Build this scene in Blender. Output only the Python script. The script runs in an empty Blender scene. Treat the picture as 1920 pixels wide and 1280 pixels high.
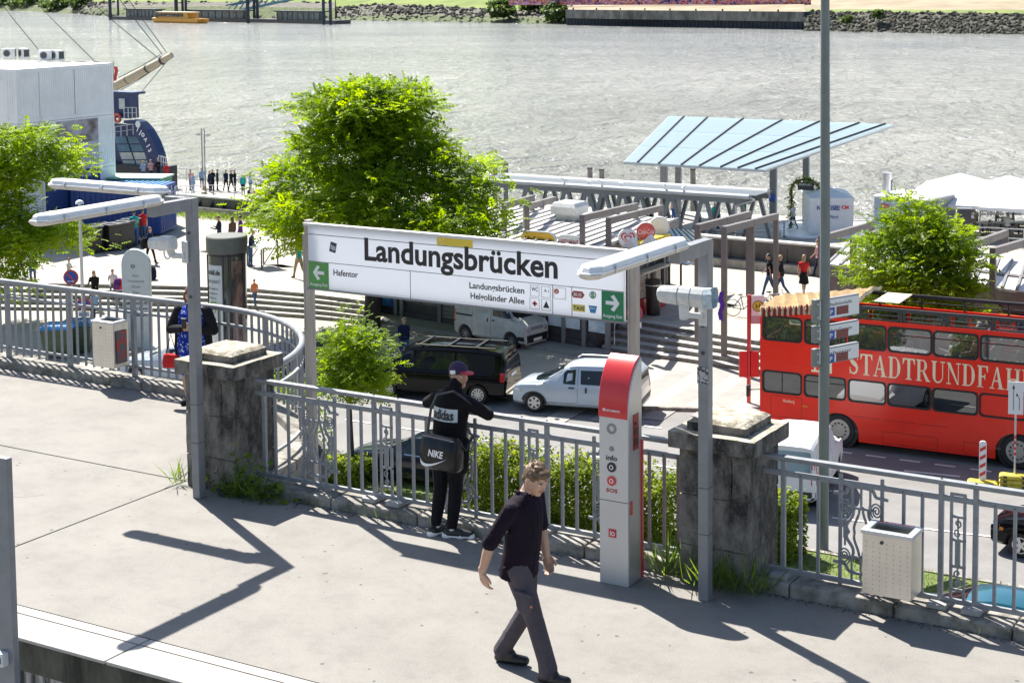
import bpy,bmesh,math,random
import numpy as np
from mathutils import Vector,Matrix,noise
from mathutils.bvhtree import BVHTree

# ------------------------------------------------------------------ camera, light, exposure
SC=bpy.context.scene
COL=SC.collection
RND=random.Random(11)
PI=math.pi
rad=math.radians
FPX,CAMH,PITCH,ROLL,PPY=3150.0,5.7,math.atan(0.088),rad(0.55),232.0
TH=rad(31.0)            # angle between the view and the run of the railing; X runs along railing and street, Y towards the river

def _turn(v):
    c,s=math.cos(TH),math.sin(TH)
    return Vector((c*v[0]-s*v[1],s*v[0]+c*v[1],v[2]))
_r=Vector((1,0,0));_f=Vector((0,math.cos(PITCH),-math.sin(PITCH)));_u=Vector((0,math.sin(PITCH),math.cos(PITCH)))
_r2=math.cos(ROLL)*_r - math.sin(ROLL)*_u
_u2=math.sin(ROLL)*_r + math.cos(ROLL)*_u
CR,CU,CF=_turn(_r2),_turn(_u2),_turn(_f)
cam_data=bpy.data.cameras.new('camera')
cam=bpy.data.objects.new('camera',cam_data)
COL.objects.link(cam)
cam.matrix_world=Matrix(((CR.x,CU.x,-CF.x,0),(CR.y,CU.y,-CF.y,0),(CR.z,CU.z,-CF.z,CAMH),(0,0,0,1)))
cam_data.sensor_width=36.0
cam_data.lens=FPX/1920*36.0
cam_data.shift_y=-(640-PPY)/1920
cam_data.clip_start=0.5
cam_data.clip_end=5000
SC.camera=cam

SUN_EL=rad(52.0)
SUN_XY=(-0.869,0.494)
sunv=Vector((SUN_XY[0]*math.cos(SUN_EL),SUN_XY[1]*math.cos(SUN_EL),math.sin(SUN_EL)))
world=bpy.data.worlds.new('World')
SC.world=world
world.use_nodes=True
wn=world.node_tree
sky=wn.nodes.new('ShaderNodeTexSky')
sky.sky_type='NISHITA'
sky.sun_disc=False
sky.sun_elevation=SUN_EL
sky.sun_rotation=math.atan2(SUN_XY[0],SUN_XY[1])
bg=wn.nodes['Background']
wn.links.new(sky.outputs[0],bg.inputs[0])
bg.inputs[1].default_value=0.07
sd=bpy.data.lights.new('sun','SUN')
sd.energy=5.0
sd.angle=rad(0.5)
sd.color=(1.0,0.95,0.87)
sun=bpy.data.objects.new('sun',sd)
COL.objects.link(sun)
sun.rotation_euler=sunv.to_track_quat('Z','Y').to_euler()
sun.location=(0,0,60)
SC.view_settings.view_transform='Standard'
SC.view_settings.look='None'
SC.view_settings.exposure=1.18
SC.view_settings.gamma=1.0
SC.view_settings.use_curve_mapping=False
SC.cycles.max_bounces=8
SC.cycles.transparent_max_bounces=16
SC.cycles.caustics_reflective=False
SC.cycles.caustics_refractive=False
SC.cycles.sample_clamp_indirect=6.0
SC.cycles.use_denoising=True

def _ray(px,py):
    return CF + ((px-960)/FPX)*CR + ((PPY-py)/FPX)*CU
def gp(px,py,z):        # where the sight line through a photo pixel meets level z
    d=_ray(px,py);k=(z-CAMH)/d.z
    return Vector((d.x*k,d.y*k,z))
def tp(px,py,t):        # where it meets the upright plane Y = t
    d=_ray(px,py);k=t/d.y
    return Vector((d.x*k,t,CAMH+d.z*k))

# ------------------------------------------------------------------ materials
MATS={}
def mat(name,col,rough=0.6,metal=0.0,var=0.12,scale=3.0,bump=0.0,bscale=60.0,spec=0.5,coat=0.0,col2=None,detail=5.0,stretch=None,contrast=(0.35,0.65)):
    if name in MATS:return MATS[name]
    m=bpy.data.materials.new(name);m.use_nodes=True
    nt=m.node_tree;b=nt.nodes['Principled BSDF']
    b.inputs['Roughness'].default_value=rough
    b.inputs['Metallic'].default_value=metal
    b.inputs['Specular IOR Level'].default_value=spec
    b.inputs['Coat Weight'].default_value=coat
    b.inputs['Coat Roughness'].default_value=0.05
    tc=nt.nodes.new('ShaderNodeTexCoord')
    src=tc.outputs['Object']
    if stretch:
        mp=nt.nodes.new('ShaderNodeMapping');mp.inputs['Scale'].default_value=stretch
        nt.links.new(src,mp.inputs[0]);src=mp.outputs[0]
    if var > 0 or col2:
        n=nt.nodes.new('ShaderNodeTexNoise');n.inputs['Scale'].default_value=scale;n.inputs['Detail'].default_value=detail
        n.inputs['Roughness'].default_value=0.65
        nt.links.new(src,n.inputs['Vector'])
        r=nt.nodes.new('ShaderNodeValToRGB')
        c1=tuple(max(0,c*(1-var)) for c in col);c2=col2 or tuple(min(1,c*(1+var)) for c in col)
        r.color_ramp.elements[0].position=contrast[0];r.color_ramp.elements[1].position=contrast[1]
        r.color_ramp.elements[0].color=(*c1,1);r.color_ramp.elements[1].color=(*c2,1)
        nt.links.new(n.outputs['Fac'],r.inputs[0]);nt.links.new(r.outputs[0],b.inputs['Base Color'])
    else:
        b.inputs['Base Color'].default_value=(*col,1)
    if bump > 0:
        n2=nt.nodes.new('ShaderNodeTexNoise');n2.inputs['Scale'].default_value=bscale;n2.inputs['Detail'].default_value=4
        nt.links.new(src,n2.inputs['Vector'])
        bp=nt.nodes.new('ShaderNodeBump');bp.inputs['Strength'].default_value=bump;bp.inputs['Distance'].default_value=0.02
        nt.links.new(n2.outputs['Fac'],bp.inputs['Height']);nt.links.new(bp.outputs[0],b.inputs['Normal'])
    MATS[name]=m
    return m

def glass(name,tint,refl=0.25,rough=0.02,trans=0.75,dif=0.6):
    if name in MATS:return MATS[name]
    m=bpy.data.materials.new(name);m.use_nodes=True
    nt=m.node_tree;nt.nodes.remove(nt.nodes['Principled BSDF'])
    out=nt.nodes['Material Output']
    tr=nt.nodes.new('ShaderNodeBsdfTransparent');tr.inputs[0].default_value=(*tint,1)
    gl=nt.nodes.new('ShaderNodeBsdfGlossy');gl.inputs['Roughness'].default_value=rough;gl.inputs['Color'].default_value=(0.95,0.97,1,1)
    df=nt.nodes.new('ShaderNodeBsdfDiffuse');df.inputs[0].default_value=(tint[0]*dif,tint[1]*dif,tint[2]*dif,1)
    fr=nt.nodes.new('ShaderNodeFresnel');fr.inputs[0].default_value=1.5
    ma=nt.nodes.new('ShaderNodeMath');ma.operation='ADD';ma.inputs[1].default_value=refl*0.3;ma.use_clamp=True
    m1=nt.nodes.new('ShaderNodeMixShader');m1.inputs[0].default_value=1-trans
    m2=nt.nodes.new('ShaderNodeMixShader')
    nt.links.new(tr.outputs[0],m1.inputs[1]);nt.links.new(df.outputs[0],m1.inputs[2])
    nt.links.new(fr.outputs[0],ma.inputs[0]);nt.links.new(ma.outputs[0],m2.inputs[0])
    nt.links.new(m1.outputs[0],m2.inputs[1]);nt.links.new(gl.outputs[0],m2.inputs[2])
    nt.links.new(m2.outputs[0],out.inputs[0])
    MATS[name]=m
    return m

def leafmat(name,ca,cb,scale=1.2):
    if name in MATS:return MATS[name]
    m=bpy.data.materials.new(name);m.use_nodes=True
    nt=m.node_tree;b=nt.nodes['Principled BSDF'];out=nt.nodes['Material Output']
    tc=nt.nodes.new('ShaderNodeTexCoord');n=nt.nodes.new('ShaderNodeTexNoise')
    n.inputs['Scale'].default_value=scale;n.inputs['Detail'].default_value=6
    nt.links.new(tc.outputs['Object'],n.inputs['Vector'])
    r=nt.nodes.new('ShaderNodeValToRGB');r.color_ramp.elements[0].position=0.35;r.color_ramp.elements[1].position=0.65
    r.color_ramp.elements[0].color=(*ca,1);r.color_ramp.elements[1].color=(*cb,1)
    nt.links.new(n.outputs['Fac'],r.inputs[0]);nt.links.new(r.outputs[0],b.inputs['Base Color'])
    b.inputs['Roughness'].default_value=0.5
    b.inputs['Specular IOR Level'].default_value=0.3
    tl=nt.nodes.new('ShaderNodeBsdfTranslucent')
    hs=nt.nodes.new('ShaderNodeHueSaturation');hs.inputs['Value'].default_value=2.35;hs.inputs['Saturation'].default_value=1.1
    hs.inputs['Hue'].default_value=0.485
    nt.links.new(r.outputs[0],hs.inputs['Color']);nt.links.new(hs.outputs[0],tl.inputs[0])
    mx=nt.nodes.new('ShaderNodeMixShader');mx.inputs[0].default_value=0.48
    nt.links.new(b.outputs[0],mx.inputs[1]);nt.links.new(tl.outputs[0],mx.inputs[2]);nt.links.new(mx.outputs[0],out.inputs[0])
    MATS[name]=m
    return m

# ------------------------------------------------------------------ mesh building
PM={}
class MB:
    def __init__(s,T=None):
        s.v=[];s.f=[];s.m=[];s.T=T
    def add(s,vs,fs,m=0):
        o=len(s.v)
        if s.T is not None:vs=[s.T @ Vector(p) for p in vs]
        s.v.extend(tuple(p) for p in vs)
        for f in fs:
            s.f.append([i+o for i in f]);s.m.append(m)
        return s
    def box(s,x0,x1,y0,y1,z0,z1,m=0):
        return s.add([(x0,y0,z0),(x1,y0,z0),(x1,y1,z0),(x0,y1,z0),(x0,y0,z1),(x1,y0,z1),(x1,y1,z1),(x0,y1,z1)],
              [(0,3,2,1),(4,5,6,7),(0,1,5,4),(1,2,6,5),(2,3,7,6),(3,0,4,7)],m)
    def rbox(s,c,sx,sy,sz,rz=0,m=0):      # box standing on c, turned about z
        T=Matrix.Translation(Vector(c)) @ Matrix.Rotation(rz,4,'Z')
        old=s.T;s.T=T if old is None else old @ T
        s.box(-sx/2,sx/2,-sy/2,sy/2,0,sz,m);s.T=old
        return s
    def bar(s,p0,p1,w,h,m=0,up=(0,0,1)):
        p0=Vector(p0);p1=Vector(p1);d=(p1-p0).normalized();u=Vector(up)
        x=d.cross(u)
        if x.length < 1e-4:x=d.cross(Vector((0,1,0)))
        x.normalize();u=x.cross(d)
        vs=[]
        for p in (p0,p1):
            for a,b in ((-1,-1),(1,-1),(1,1),(-1,1)):
                vs.append(p + x*(a*w/2) + u*(b*h/2))
        return s.add(vs,[(0,1,2,3),(7,6,5,4),(0,4,5,1),(1,5,6,2),(2,6,7,3),(3,7,4,0)],m)
    def tube(s,pts,r,n=8,m=0,closed=False,caps=True,flat=1.0):
        pts=[Vector(p) for p in pts];N=len(pts)
        rs=r if isinstance(r,(list,tuple)) else [r]*N
        vs=[];prev=None
        for i,p in enumerate(pts):
            a=pts[(i-1) % N] if (i > 0 or closed) else p
            b=pts[(i+1) % N] if (i < N-1 or closed) else p
            d=(b-a).normalized()
            if prev is None:
                x=d.cross(Vector((0,0,1)))
                if x.length < 1e-3:x=d.cross(Vector((0,1,0)))
            else:
                x=prev - d*prev.dot(d)
                if x.length < 1e-4:x=d.cross(Vector((0,0,1)))
            x.normalize();prev=x;y=d.cross(x)
            for k in range(n):
                t=2*PI*k/n + PI/n
                vs.append(p + x*(math.cos(t)*rs[i]) + y*(math.sin(t)*rs[i]*flat))
        fs=[]
        for i in range(N if closed else N-1):
            j=(i+1) % N
            for k in range(n):
                l=(k+1) % n
                fs.append((i*n+k,i*n+l,j*n+l,j*n+k))
        if caps and not closed:
            fs.append(tuple(range(n-1,-1,-1)));fs.append(tuple((N-1)*n+k for k in range(n)))
        return s.add(vs,fs,m)
    def cyl(s,p0,p1,r0,r1=None,n=12,m=0):
        return s.tube([p0,p1],[r0,r0 if r1 is None else r1],n,m)
    def lathe(s,prof,n=20,c=(0,0,0),axis='Z',m=0,caps=True):
        vs=[];fs=[];c=Vector(c)
        for r,z in prof:
            for k in range(n):
                t=2*PI*k/n
                a,b=math.cos(t)*r,math.sin(t)*r
                vs.append(c + (Vector((a,b,z)) if axis == 'Z' else Vector((a,z,b)) if axis == 'Y' else Vector((z,a,b))))
        for i in range(len(prof)-1):
            for k in range(n):
                l=(k+1) % n
                fs.append((i*n+k,i*n+l,(i+1)*n+l,(i+1)*n+k))
        if caps:
            fs.append(tuple(range(n-1,-1,-1)));fs.append(tuple((len(prof)-1)*n+k for k in range(n)))
        return s.add(vs,fs,m)
    def prism(s,poly,d0,d1,plane='xz',m=0):     # outline given in one plane, given thickness across it
        def q(a,b,d):return (a,d,b) if plane == 'xz' else (a,b,d) if plane == 'xy' else (d,a,b)
        n=len(poly)
        vs=[q(a,b,d0) for a,b in poly] + [q(a,b,d1) for a,b in poly]
        fs=[tuple(range(n)),tuple(range(2*n-1,n-1,-1))] + [(i,i+n,(i+1) % n + n,(i+1) % n) for i in range(n)]
        return s.add(vs,fs,m)
    def slab(s,pts,h,m=0):                        # 3-D outline pushed straight up by h
        n=len(pts);vs=[Vector(p) for p in pts] + [Vector(p)+Vector((0,0,h)) for p in pts]
        fs=[tuple(range(n-1,-1,-1)),tuple(range(n,2*n))] + [(i,(i+1) % n,(i+1) % n + n,i+n) for i in range(n)]
        return s.add(vs,fs,m)
    def ring(s,outer,inner,d0,d1,plane='xz',m=0):   # frame between two outlines of equal count
        def q(a,b,d):return (a,d,b) if plane == 'xz' else (a,b,d) if plane == 'xy' else (d,a,b)
        n=len(outer)
        vs=[q(*p,d0) for p in outer] + [q(*p,d0) for p in inner] + [q(*p,d1) for p in outer] + [q(*p,d1) for p in inner]
        fs=[]
        for i in range(n):
            j=(i+1) % n
            fs += [(i,j,n+j,n+i),(2*n+j,2*n+i,3*n+i,3*n+j),(j,i,2*n+i,2*n+j),(n+i,n+j,3*n+j,3*n+i)]
        return s.add(vs,fs,m)
    def loft(s,rings,m=0,caps=True,closed=True):
        n=len(rings[0]);vs=[p for r in rings for p in r];fs=[]
        for i in range(len(rings)-1):
            for k in range(n if closed else n-1):
                l=(k+1) % n
                fs.append((i*n+k,i*n+l,(i+1)*n+l,(i+1)*n+k))
        if caps:
            fs.append(tuple(range(n-1,-1,-1)));fs.append(tuple((len(rings)-1)*n+k for k in range(n)))
        return s.add(vs,fs,m)
    def ball(s,c,rx,ry=None,rz=None,n=12,k=8,m=0,T=None):
        ry=rx if ry is None else ry;rz=rx if rz is None else rz
        vs=[];fs=[];c=Vector(c)
        for i in range(k+1):
            ph=PI*i/k - PI/2
            for j in range(n):
                t=2*PI*j/n
                v=Vector((math.cos(ph)*math.cos(t)*rx,math.cos(ph)*math.sin(t)*ry,math.sin(ph)*rz))
                if T is not None:v=T @ v
                vs.append(c+v)
        for i in range(k):
            for j in range(n):
                l=(j+1) % n
                fs.append((i*n+j,i*n+l,(i+1)*n+l,(i+1)*n+j))
        return s.add(vs,fs,m)
    def mesh(s,name,fix=True):
        me=bpy.data.meshes.new(name)
        me.from_pydata(s.v,[],s.f)
        if fix:
            bm=bmesh.new();bm.from_mesh(me);bmesh.ops.remove_doubles(bm,verts=bm.verts,dist=1e-5)
            for i,f in enumerate(bm.faces):pass
            bmesh.ops.recalc_face_normals(bm,faces=bm.faces);bm.to_mesh(me);bm.free()
        return me
    def build(s,name,mats,parent=None,smooth=None,bev=0.0,world=False,fix=True):
        mats=mats if isinstance(mats,(list,tuple)) else [mats]
        me=bpy.data.meshes.new(name)
        vs=s.v
        if world and parent is not None:
            inv=PM[parent.name].inverted();vs=[tuple(inv @ Vector(p)) for p in vs]
        me.from_pydata(vs,[],s.f)
        for q in mats:me.materials.append(q)
        if len(mats) > 1:me.polygons.foreach_set('material_index',s.m)
        if fix:
            bm=bmesh.new();bm.from_mesh(me)
            bmesh.ops.recalc_face_normals(bm,faces=bm.faces);bm.to_mesh(me);bm.free()
        o=bpy.data.objects.new(name,me);COL.objects.link(o)
        if parent is not None:
            o.parent=parent;PM[o.name]=PM.get(parent.name,Matrix.Identity(4))
        else:
            PM[o.name]=Matrix.Identity(4)
        if smooth is not None:shade(me,smooth)
        if bev > 0:
            b=o.modifiers.new('bevel','BEVEL');b.width=bev;b.segments=2;b.limit_method='ANGLE';b.angle_limit=rad(40)
        return o

def shade(me,ang):
    me.polygons.foreach_set('use_smooth',[True]*len(me.polygons))
    if ang < 179:me.set_sharp_from_angle(angle=rad(ang))

def tag(o,label=None,cat=None,group=None,kind=None):
    if label:o['label']=label
    if cat:o['category']=cat
    if group:o['group']=group
    if kind:o['kind']=kind
    return o
def thing(name,label,cat,loc=(0,0,0),rz=0.0,group=None):
    o=bpy.data.objects.new(name,None);COL.objects.link(o)
    o.empty_display_size=0.2
    o.location=loc;o.rotation_euler=(0,0,rz)
    PM[o.name]=Matrix.Translation(Vector(loc)) @ Matrix.Rotation(rz,4,'Z')
    return tag(o,label,cat,group)
def struct(o):
    o['kind']='structure';return o
def stuff(o):
    o['kind']='stuff';return o
def dup(root,loc,rz=0.0,label=None,group=None):
    r=root.copy();COL.objects.link(r);r.location=loc;r.rotation_euler=(0,0,rz)
    PM[r.name]=Matrix.Translation(Vector(loc)) @ Matrix.Rotation(rz,4,'Z')
    if label:r['label']=label
    if group:r['group']=group
    for ch in list(root.children):
        c=ch.copy();COL.objects.link(c);c.parent=r
        for g in list(ch.children):
            d=g.copy();COL.objects.link(d);d.parent=c
    return r
def inst(me_obj,name,parent,loc,rot=(0,0,0),scale=(1,1,1)):   # another piece sharing the mesh of an alike piece
    o=bpy.data.objects.new(name,me_obj.data);COL.objects.link(o);o.parent=parent
    o.location=loc;o.rotation_euler=rot;o.scale=scale
    return o

TMP=bpy.data.scenes.new('workbench')
def evaluated(o):
    TMP.collection.objects.link(o)
    with bpy.context.temp_override(scene=TMP,view_layer=TMP.view_layers[0]):
        dg=bpy.context.evaluated_depsgraph_get()
        dg.update()
    me=bpy.data.meshes.new_from_object(o.evaluated_get(dg))
    TMP.collection.objects.unlink(o)
    return me

def text(body,h,parent,org,mt,xd=(1,0,0),yd=(0,0,1),width=None,name='lettering',bold=0.0,ext=0.0015,align='L',shear=0.0,world=True,serif=False):
    cu=bpy.data.curves.new('t','FONT');cu.body=body;cu.offset=bold;cu.extrude=0.0;cu.shear=shear;cu.resolution_u=3
    ob=bpy.data.objects.new('t',cu)
    me=evaluated(ob)
    bpy.data.objects.remove(ob);bpy.data.curves.remove(cu)
    n=len(me.vertices);a=np.empty(n*3);me.vertices.foreach_get('co',a);a=a.reshape(-1,3)
    k=h/0.729
    w=(a[:,0].max()-a[:,0].min())*k
    sx=1.0 if width is None else width/w
    x=(a[:,0]-a[:,0].min())*k*sx
    if align == 'C':x -= x.max()/2
    if align == 'R':x -= x.max()
    y=a[:,1]*k
    xd=Vector(xd).normalized();yd=Vector(yd).normalized();nd=xd.cross(yd)
    org=Vector(org)
    front=[org + xd*float(x[i]) + yd*float(y[i]) + nd*ext for i in range(n)]
    faces=[tuple(p.vertices) for p in me.polygons]
    bpy.data.meshes.remove(me)
    mb=MB();mb.add(front,faces)
    # edge walls give the letters a real thickness
    cnt={}
    for f in faces:
        for i in range(len(f)):
            e=(f[i],f[(i+1) % len(f)]);cnt[e]=1
    back=[p - nd*(ext*1.2) for p in front]
    o0=len(mb.v);mb.v.extend(tuple(p) for p in back)
    for (i,j) in cnt:
        if (j,i) not in cnt:
            mb.f.append([i,o0+i,o0+j,j]);mb.m.append(0)
    return mb.build(name,mt,parent,world=world,fix=False)

def circ(cx,cz,r,n=20,a0=0.0,a1=2*PI):
    return [(cx+r*math.cos(a0+(a1-a0)*i/n),cz+r*math.sin(a0+(a1-a0)*i/n)) for i in range(n)]
def rrect(x0,x1,z0,z1,r,k=4):
    out=[]
    for cx,cz,a in ((x1-r,z0+r,-PI/2),(x1-r,z1-r,0),(x0+r,z1-r,PI/2),(x0+r,z0+r,PI)):
        for i in range(k+1):
            t=a + PI/2*i/k
            out.append((cx+r*math.cos(t),cz+r*math.sin(t)))
    return out
def bezier(p0,p1,p2,p3,n=10):
    return [tuple((1-t)**3*a+3*(1-t)**2*t*b+3*(1-t)*t*t*c+t**3*d for a,b,c,d in zip(p0,p1,p2,p3)) for t in [i/n for i in range(n+1)]]

# common materials
C_GREY=mat('grey_paint',(0.23,0.235,0.245),0.45,var=0.1,scale=6)
C_RAIL=mat('railing_paint',(0.26,0.27,0.285),0.5,var=0.14,scale=9,bump=0.05)
C_RUSTY=mat('reddish_railing_paint',(0.24,0.19,0.2),0.55,var=0.15,scale=9)
C_WHITE=mat('white_paint',(0.78,0.78,0.77),0.4,var=0.04,scale=3)
C_WHITED=mat('aged_white_paint',(0.62,0.63,0.62),0.45,var=0.1,scale=5)
C_BLACK=mat('black_plastic',(0.018,0.018,0.02),0.4,var=0.2)
C_RUBBER=mat('rubber',(0.022,0.022,0.023),0.75,var=0.2,scale=10)
C_DARK=mat('dark_metal',(0.05,0.052,0.056),0.45,var=0.15)
C_STEEL=mat('stainless_steel',(0.66,0.63,0.58),0.3,metal=0.75,var=0.06,scale=5,bump=0.02,bscale=20)
C_ALU=mat('aluminium',(0.6,0.61,0.63),0.35,metal=0.8,var=0.05)
C_RED=mat('red_plastic',(0.62,0.03,0.035),0.32,var=0.06,coat=0.3)
C_INK=mat('black_print',(0.025,0.022,0.025),0.5,var=0.0)
C_PWHITE=mat('white_print',(0.85,0.85,0.85),0.5,var=0.0)
C_BROWN=mat('brown_grey_steel',(0.17,0.148,0.143),0.5,var=0.1,scale=5)
C_PANEL=mat('dark_brown_panel',(0.12,0.1,0.1),0.45,var=0.12)
C_CONC=mat('weathered_concrete',(0.27,0.255,0.235),0.85,var=0.25,scale=2.5,bump=0.25,bscale=40)
C_CHROME=mat('chrome',(0.75,0.75,0.76),0.15,metal=1.0,var=0.0)
C_BLUE=mat('signal_blue',(0.03,0.09,0.42),0.4,var=0.08)
C_GREEN=mat('sign_green',(0.06,0.3,0.1),0.4,var=0.03)
C_YELLOW=mat('yellow_sign',(0.8,0.6,0.06),0.45,var=0.05)
C_BARK=mat('bark',(0.055,0.045,0.036),0.9,var=0.35,scale=8,bump=0.6,bscale=25,stretch=(1,1,0.3))
C_GLASSD=mat('dark_car_glass',(0.008,0.014,0.018),0.05,var=0.0,spec=0.5,coat=0.25)
C_GLASST=glass('clear_glass',(0.78,0.86,0.87),0.35,0.02,0.85)
C_AMBER=mat('amber_lens',(0.7,0.22,0.02),0.25,var=0.0)
C_TAIL=mat('red_lens',(0.55,0.015,0.015),0.2,var=0.0,coat=0.5)
C_LENS=mat('headlamp_lens',(0.55,0.58,0.6),0.12,metal=0.5,var=0.1,scale=20)
# ------------------------------------------------------------------ setting: walkway
M_WALK=mat('fine_concrete',(0.236,0.224,0.205),0.85,var=0.09,scale=1.1,bump=0.12,bscale=160,detail=8)
def speckle(m,scale,amount,dark=0.55):
    """small darker grains and a few blots mixed over a material's own colour"""
    nt=m.node_tree;b=nt.nodes['Principled BSDF']
    lk=b.inputs['Base Color'].links[0];src=lk.from_socket
    tc=nt.nodes['Texture Coordinate']
    n=nt.nodes.new('ShaderNodeTexNoise');n.inputs['Scale'].default_value=scale;n.inputs['Detail'].default_value=3;n.inputs['Roughness'].default_value=0.8
    nt.links.new(tc.outputs['Object'],n.inputs['Vector'])
    r=nt.nodes.new('ShaderNodeValToRGB');r.color_ramp.elements[0].position=0.36;r.color_ramp.elements[1].position=0.5
    r.color_ramp.elements[0].color=(dark,dark,dark,1);r.color_ramp.elements[1].color=(1,1,1,1)
    nt.links.new(n.outputs['Fac'],r.inputs[0])
    mx=nt.nodes.new('ShaderNodeMix');mx.data_type='RGBA';mx.blend_type='MULTIPLY';mx.inputs[0].default_value=amount
    nt.links.new(src,mx.inputs[6]);nt.links.new(r.outputs[0],mx.inputs[7]);nt.links.new(mx.outputs[2],b.inputs['Base Color'])
speckle(M_WALK,70,0.6)
speckle(M_WALK,9,0.14,.6)
speckle(M_WALK,2.2,0.18,0.7)
M_EDGE=mat('pale_edge_stone',(0.44,0.415,0.38),0.85,var=0.08,scale=2,bump=0.2,bscale=60)
speckle(M_EDGE,30,0.2)
M_STAIN=mat('stained_wall',(0.035,0.036,0.024),0.9,col2=(0.16,0.15,0.12),scale=2.2,stretch=(1,1,0.35),bump=0.4,bscale=25,contrast=(0.42,0.72))
M_STREAK=mat('streaked_wall',(0.03,0.032,0.036),0.8,col2=(0.5,0.48,0.45),scale=5,stretch=(1.4,1,0.18),contrast=(0.45,0.62))
M_BRICK=mat('red_brick',(0.05,0.042,0.04),0.9,var=0.3,scale=6,bump=0.3)

walk=MB()
walk.box(-40,6,10.5,14.6,-1.4,-0.16)
pts=[(-40,17.5),(-15.05,17.5)] + [(-15.05+3.2*math.cos(a),14.3+3.2*math.sin(a)) for a in [PI/2*(1-i/14) for i in range(1,15)]]
walk.prism(pts + [(-11.85,14.6),(-40,14.6)],-1.4,-0.16,'xy')
walkway=struct(walk.build('walkway',mat('dark_joint_concrete',(0.06,0.057,0.053),0.9,var=0.2)))
for poly in ([(-12.86,10.485),(6,10.485),(6,14.115),(-12.86,14.115)],
             [(-40,10.485),(-12.885,10.485),(-12.885,14.11),(-40,14.11)],
             [(-40,14.135),(-11.9,14.135)] + [(-15.05+3.12*math.cos(a),14.3+3.12*math.sin(a)) for a in [PI/2*i/14 for i in range(0,15)]] + [(-40,17.42)]):
    MB().prism(poly,-0.15,0.0,'xy').build('paving_slab',M_WALK,walkway)
# platform edge strip and the stained wall under it
edge=MB()
edge.box(-40,6,9.95,10.2,-0.3,-0.012)
platform_edge=struct(edge.build('platform_edge',M_STAIN))
for i in range(12):
    x0=-28+i*3.0
    MB().box(x0,x0+2.985,9.93,10.33,-0.03,0.004).build('edge_stone',M_EDGE,platform_edge,bev=0.012)
    MB().box(x0,x0+2.985,10.345,10.47,-0.1,0.002).build('edge_stone',M_EDGE,platform_edge,bev=0.006)
struct(MB().box(-40,6,10.02,10.6,-8.6,-0.29).build('retaining_wall',M_STREAK))
struct(MB().box(-40,6,10.7,14.45,-8.6,-1.41).build('bridge_abutment_wall',mat('abutment_stone',(.06,.06,.06),.9,var=.2,scale=1.5,bump=.3)))
bw=[(-40,17.3),(-15.05,17.3)] + [(-15.05+3.0*math.cos(a),14.3+3.0*math.sin(a)) for a in [PI/2*(1-i/14) for i in range(1,15)]] + [(-12.05,14.46),(-40,14.46)]
struct(MB().prism(bw,-8.6,-1.42,'xy').build('balcony_wall',M_BRICK))

gum=MB()
for i in range(150):
    x,y,r=RND.uniform(-20,-1),RND.uniform(10.6,14.0),RND.uniform(.006,.02);gum.prism([(x+r*math.cos(k)*RND.uniform(.7,1.2),y+r*math.sin(k)) for k in (0,.9,1.8,2.7,3.6,4.5,5.4)],0,.0012,'xy')
for i in range(700):
    x,y,r=RND.uniform(-11.5,2),14.12-abs(RND.gauss(0,.05)),RND.uniform(.004,.014);gum.prism([(x+r*math.cos(k)*RND.uniform(.6,1.4),y+r*math.sin(k)) for k in (0,1.3,2.6,3.9,5.2)],0,.004,'xy')
for (x,y,a,n) in ((-14.5,12.6,.3,8),):
    for k in range(n):
        a += RND.gauss(0,.35);q=(x+.09*math.cos(a),y+.09*math.sin(a));gum.bar((x,y,.0004),(*q,.0004),.0035,.001);x,y=q
stuff(gum.build('gum_spots',mat('old_gum',(.1,.095,.09),.8,var=.3)))
# kerb stones the railing stands on
M_KERB=mat('mossy_kerb_stone',(0.13,0.12,0.1),0.9,col2=(0.36,0.34,0.3),scale=5,bump=0.35,bscale=45)
kerb=struct(MB().box(-11.95,4,14.16,14.52,-0.3,0.02).build('railing_kerb',M_KERB))
x=-11.93
while x < 3.5:
    w=RND.uniform(0.85,1.15)
    MB().box(x,x+w-0.012,14.125+RND.uniform(-.006,.006),14.56,-0.16,0.115+RND.uniform(-.008,.008)).build('kerb_stone',M_KERB,kerb,bev=0.02)
    x += w
ck=[(-22+i*0.95,17.2) for i in range(8)] + [(-15.05+2.95*math.cos(a),14.3+2.95*math.sin(a)) for a in [PI/2*(1-i/6) for i in range(0,7)]]
bk=struct(MB().box(-22,-15,17.1,17.3,-0.3,0.02).build('balcony_kerb',M_KERB))
for a,b in zip(ck[:-1],ck[1:]):
    a=Vector((*a,0));b=Vector((*b,0));d=(b-a).normalized()
    MB().bar(a+d*0.004+Vector((0,0,-0.02)),b-d*0.004+Vector((0,0,-0.02)),0.34,0.27).build('kerb_stone',M_KERB,bk,bev=0.02)

# ------------------------------------------------------------------ street level
ZS,ZP,ZQ,ZW=-8.6,-7.8,-11.6,-12.6
M_ROAD=mat('asphalt',(0.215,0.21,0.205),0.9,var=0.12,scale=0.8,bump=0.25,bscale=120,detail=8)
speckle(M_ROAD,40,0.3)
M_PAVE=mat('beige_paving',(0.38,0.352,0.298),0.88,var=0.08,scale=0.6,bump=0.1,bscale=40,detail=8)
speckle(M_PAVE,14,0.15,0.75)
M_BAND=mat('grey_paving_band',(0.29,0.28,0.26),0.88,var=0.1,scale=1.2)
M_COBBLE=mat('cobble_grey',(0.3,0.28,0.26),0.9,var=0.25,scale=9,bump=0.5,bscale=18)
M_STEP=mat('step_stone',(0.44,0.42,0.385),0.88,var=0.13,scale=2,bump=0.15)
M_RISER=mat('dark_riser_stone',(0.2,0.19,0.165),0.9,var=0.3,scale=5,bump=0.2)
M_GRASS=mat('lawn',(0.08,0.12,0.025),0.9,col2=(0.17,0.21,0.055),scale=6,bump=0.6,bscale=60)
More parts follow.
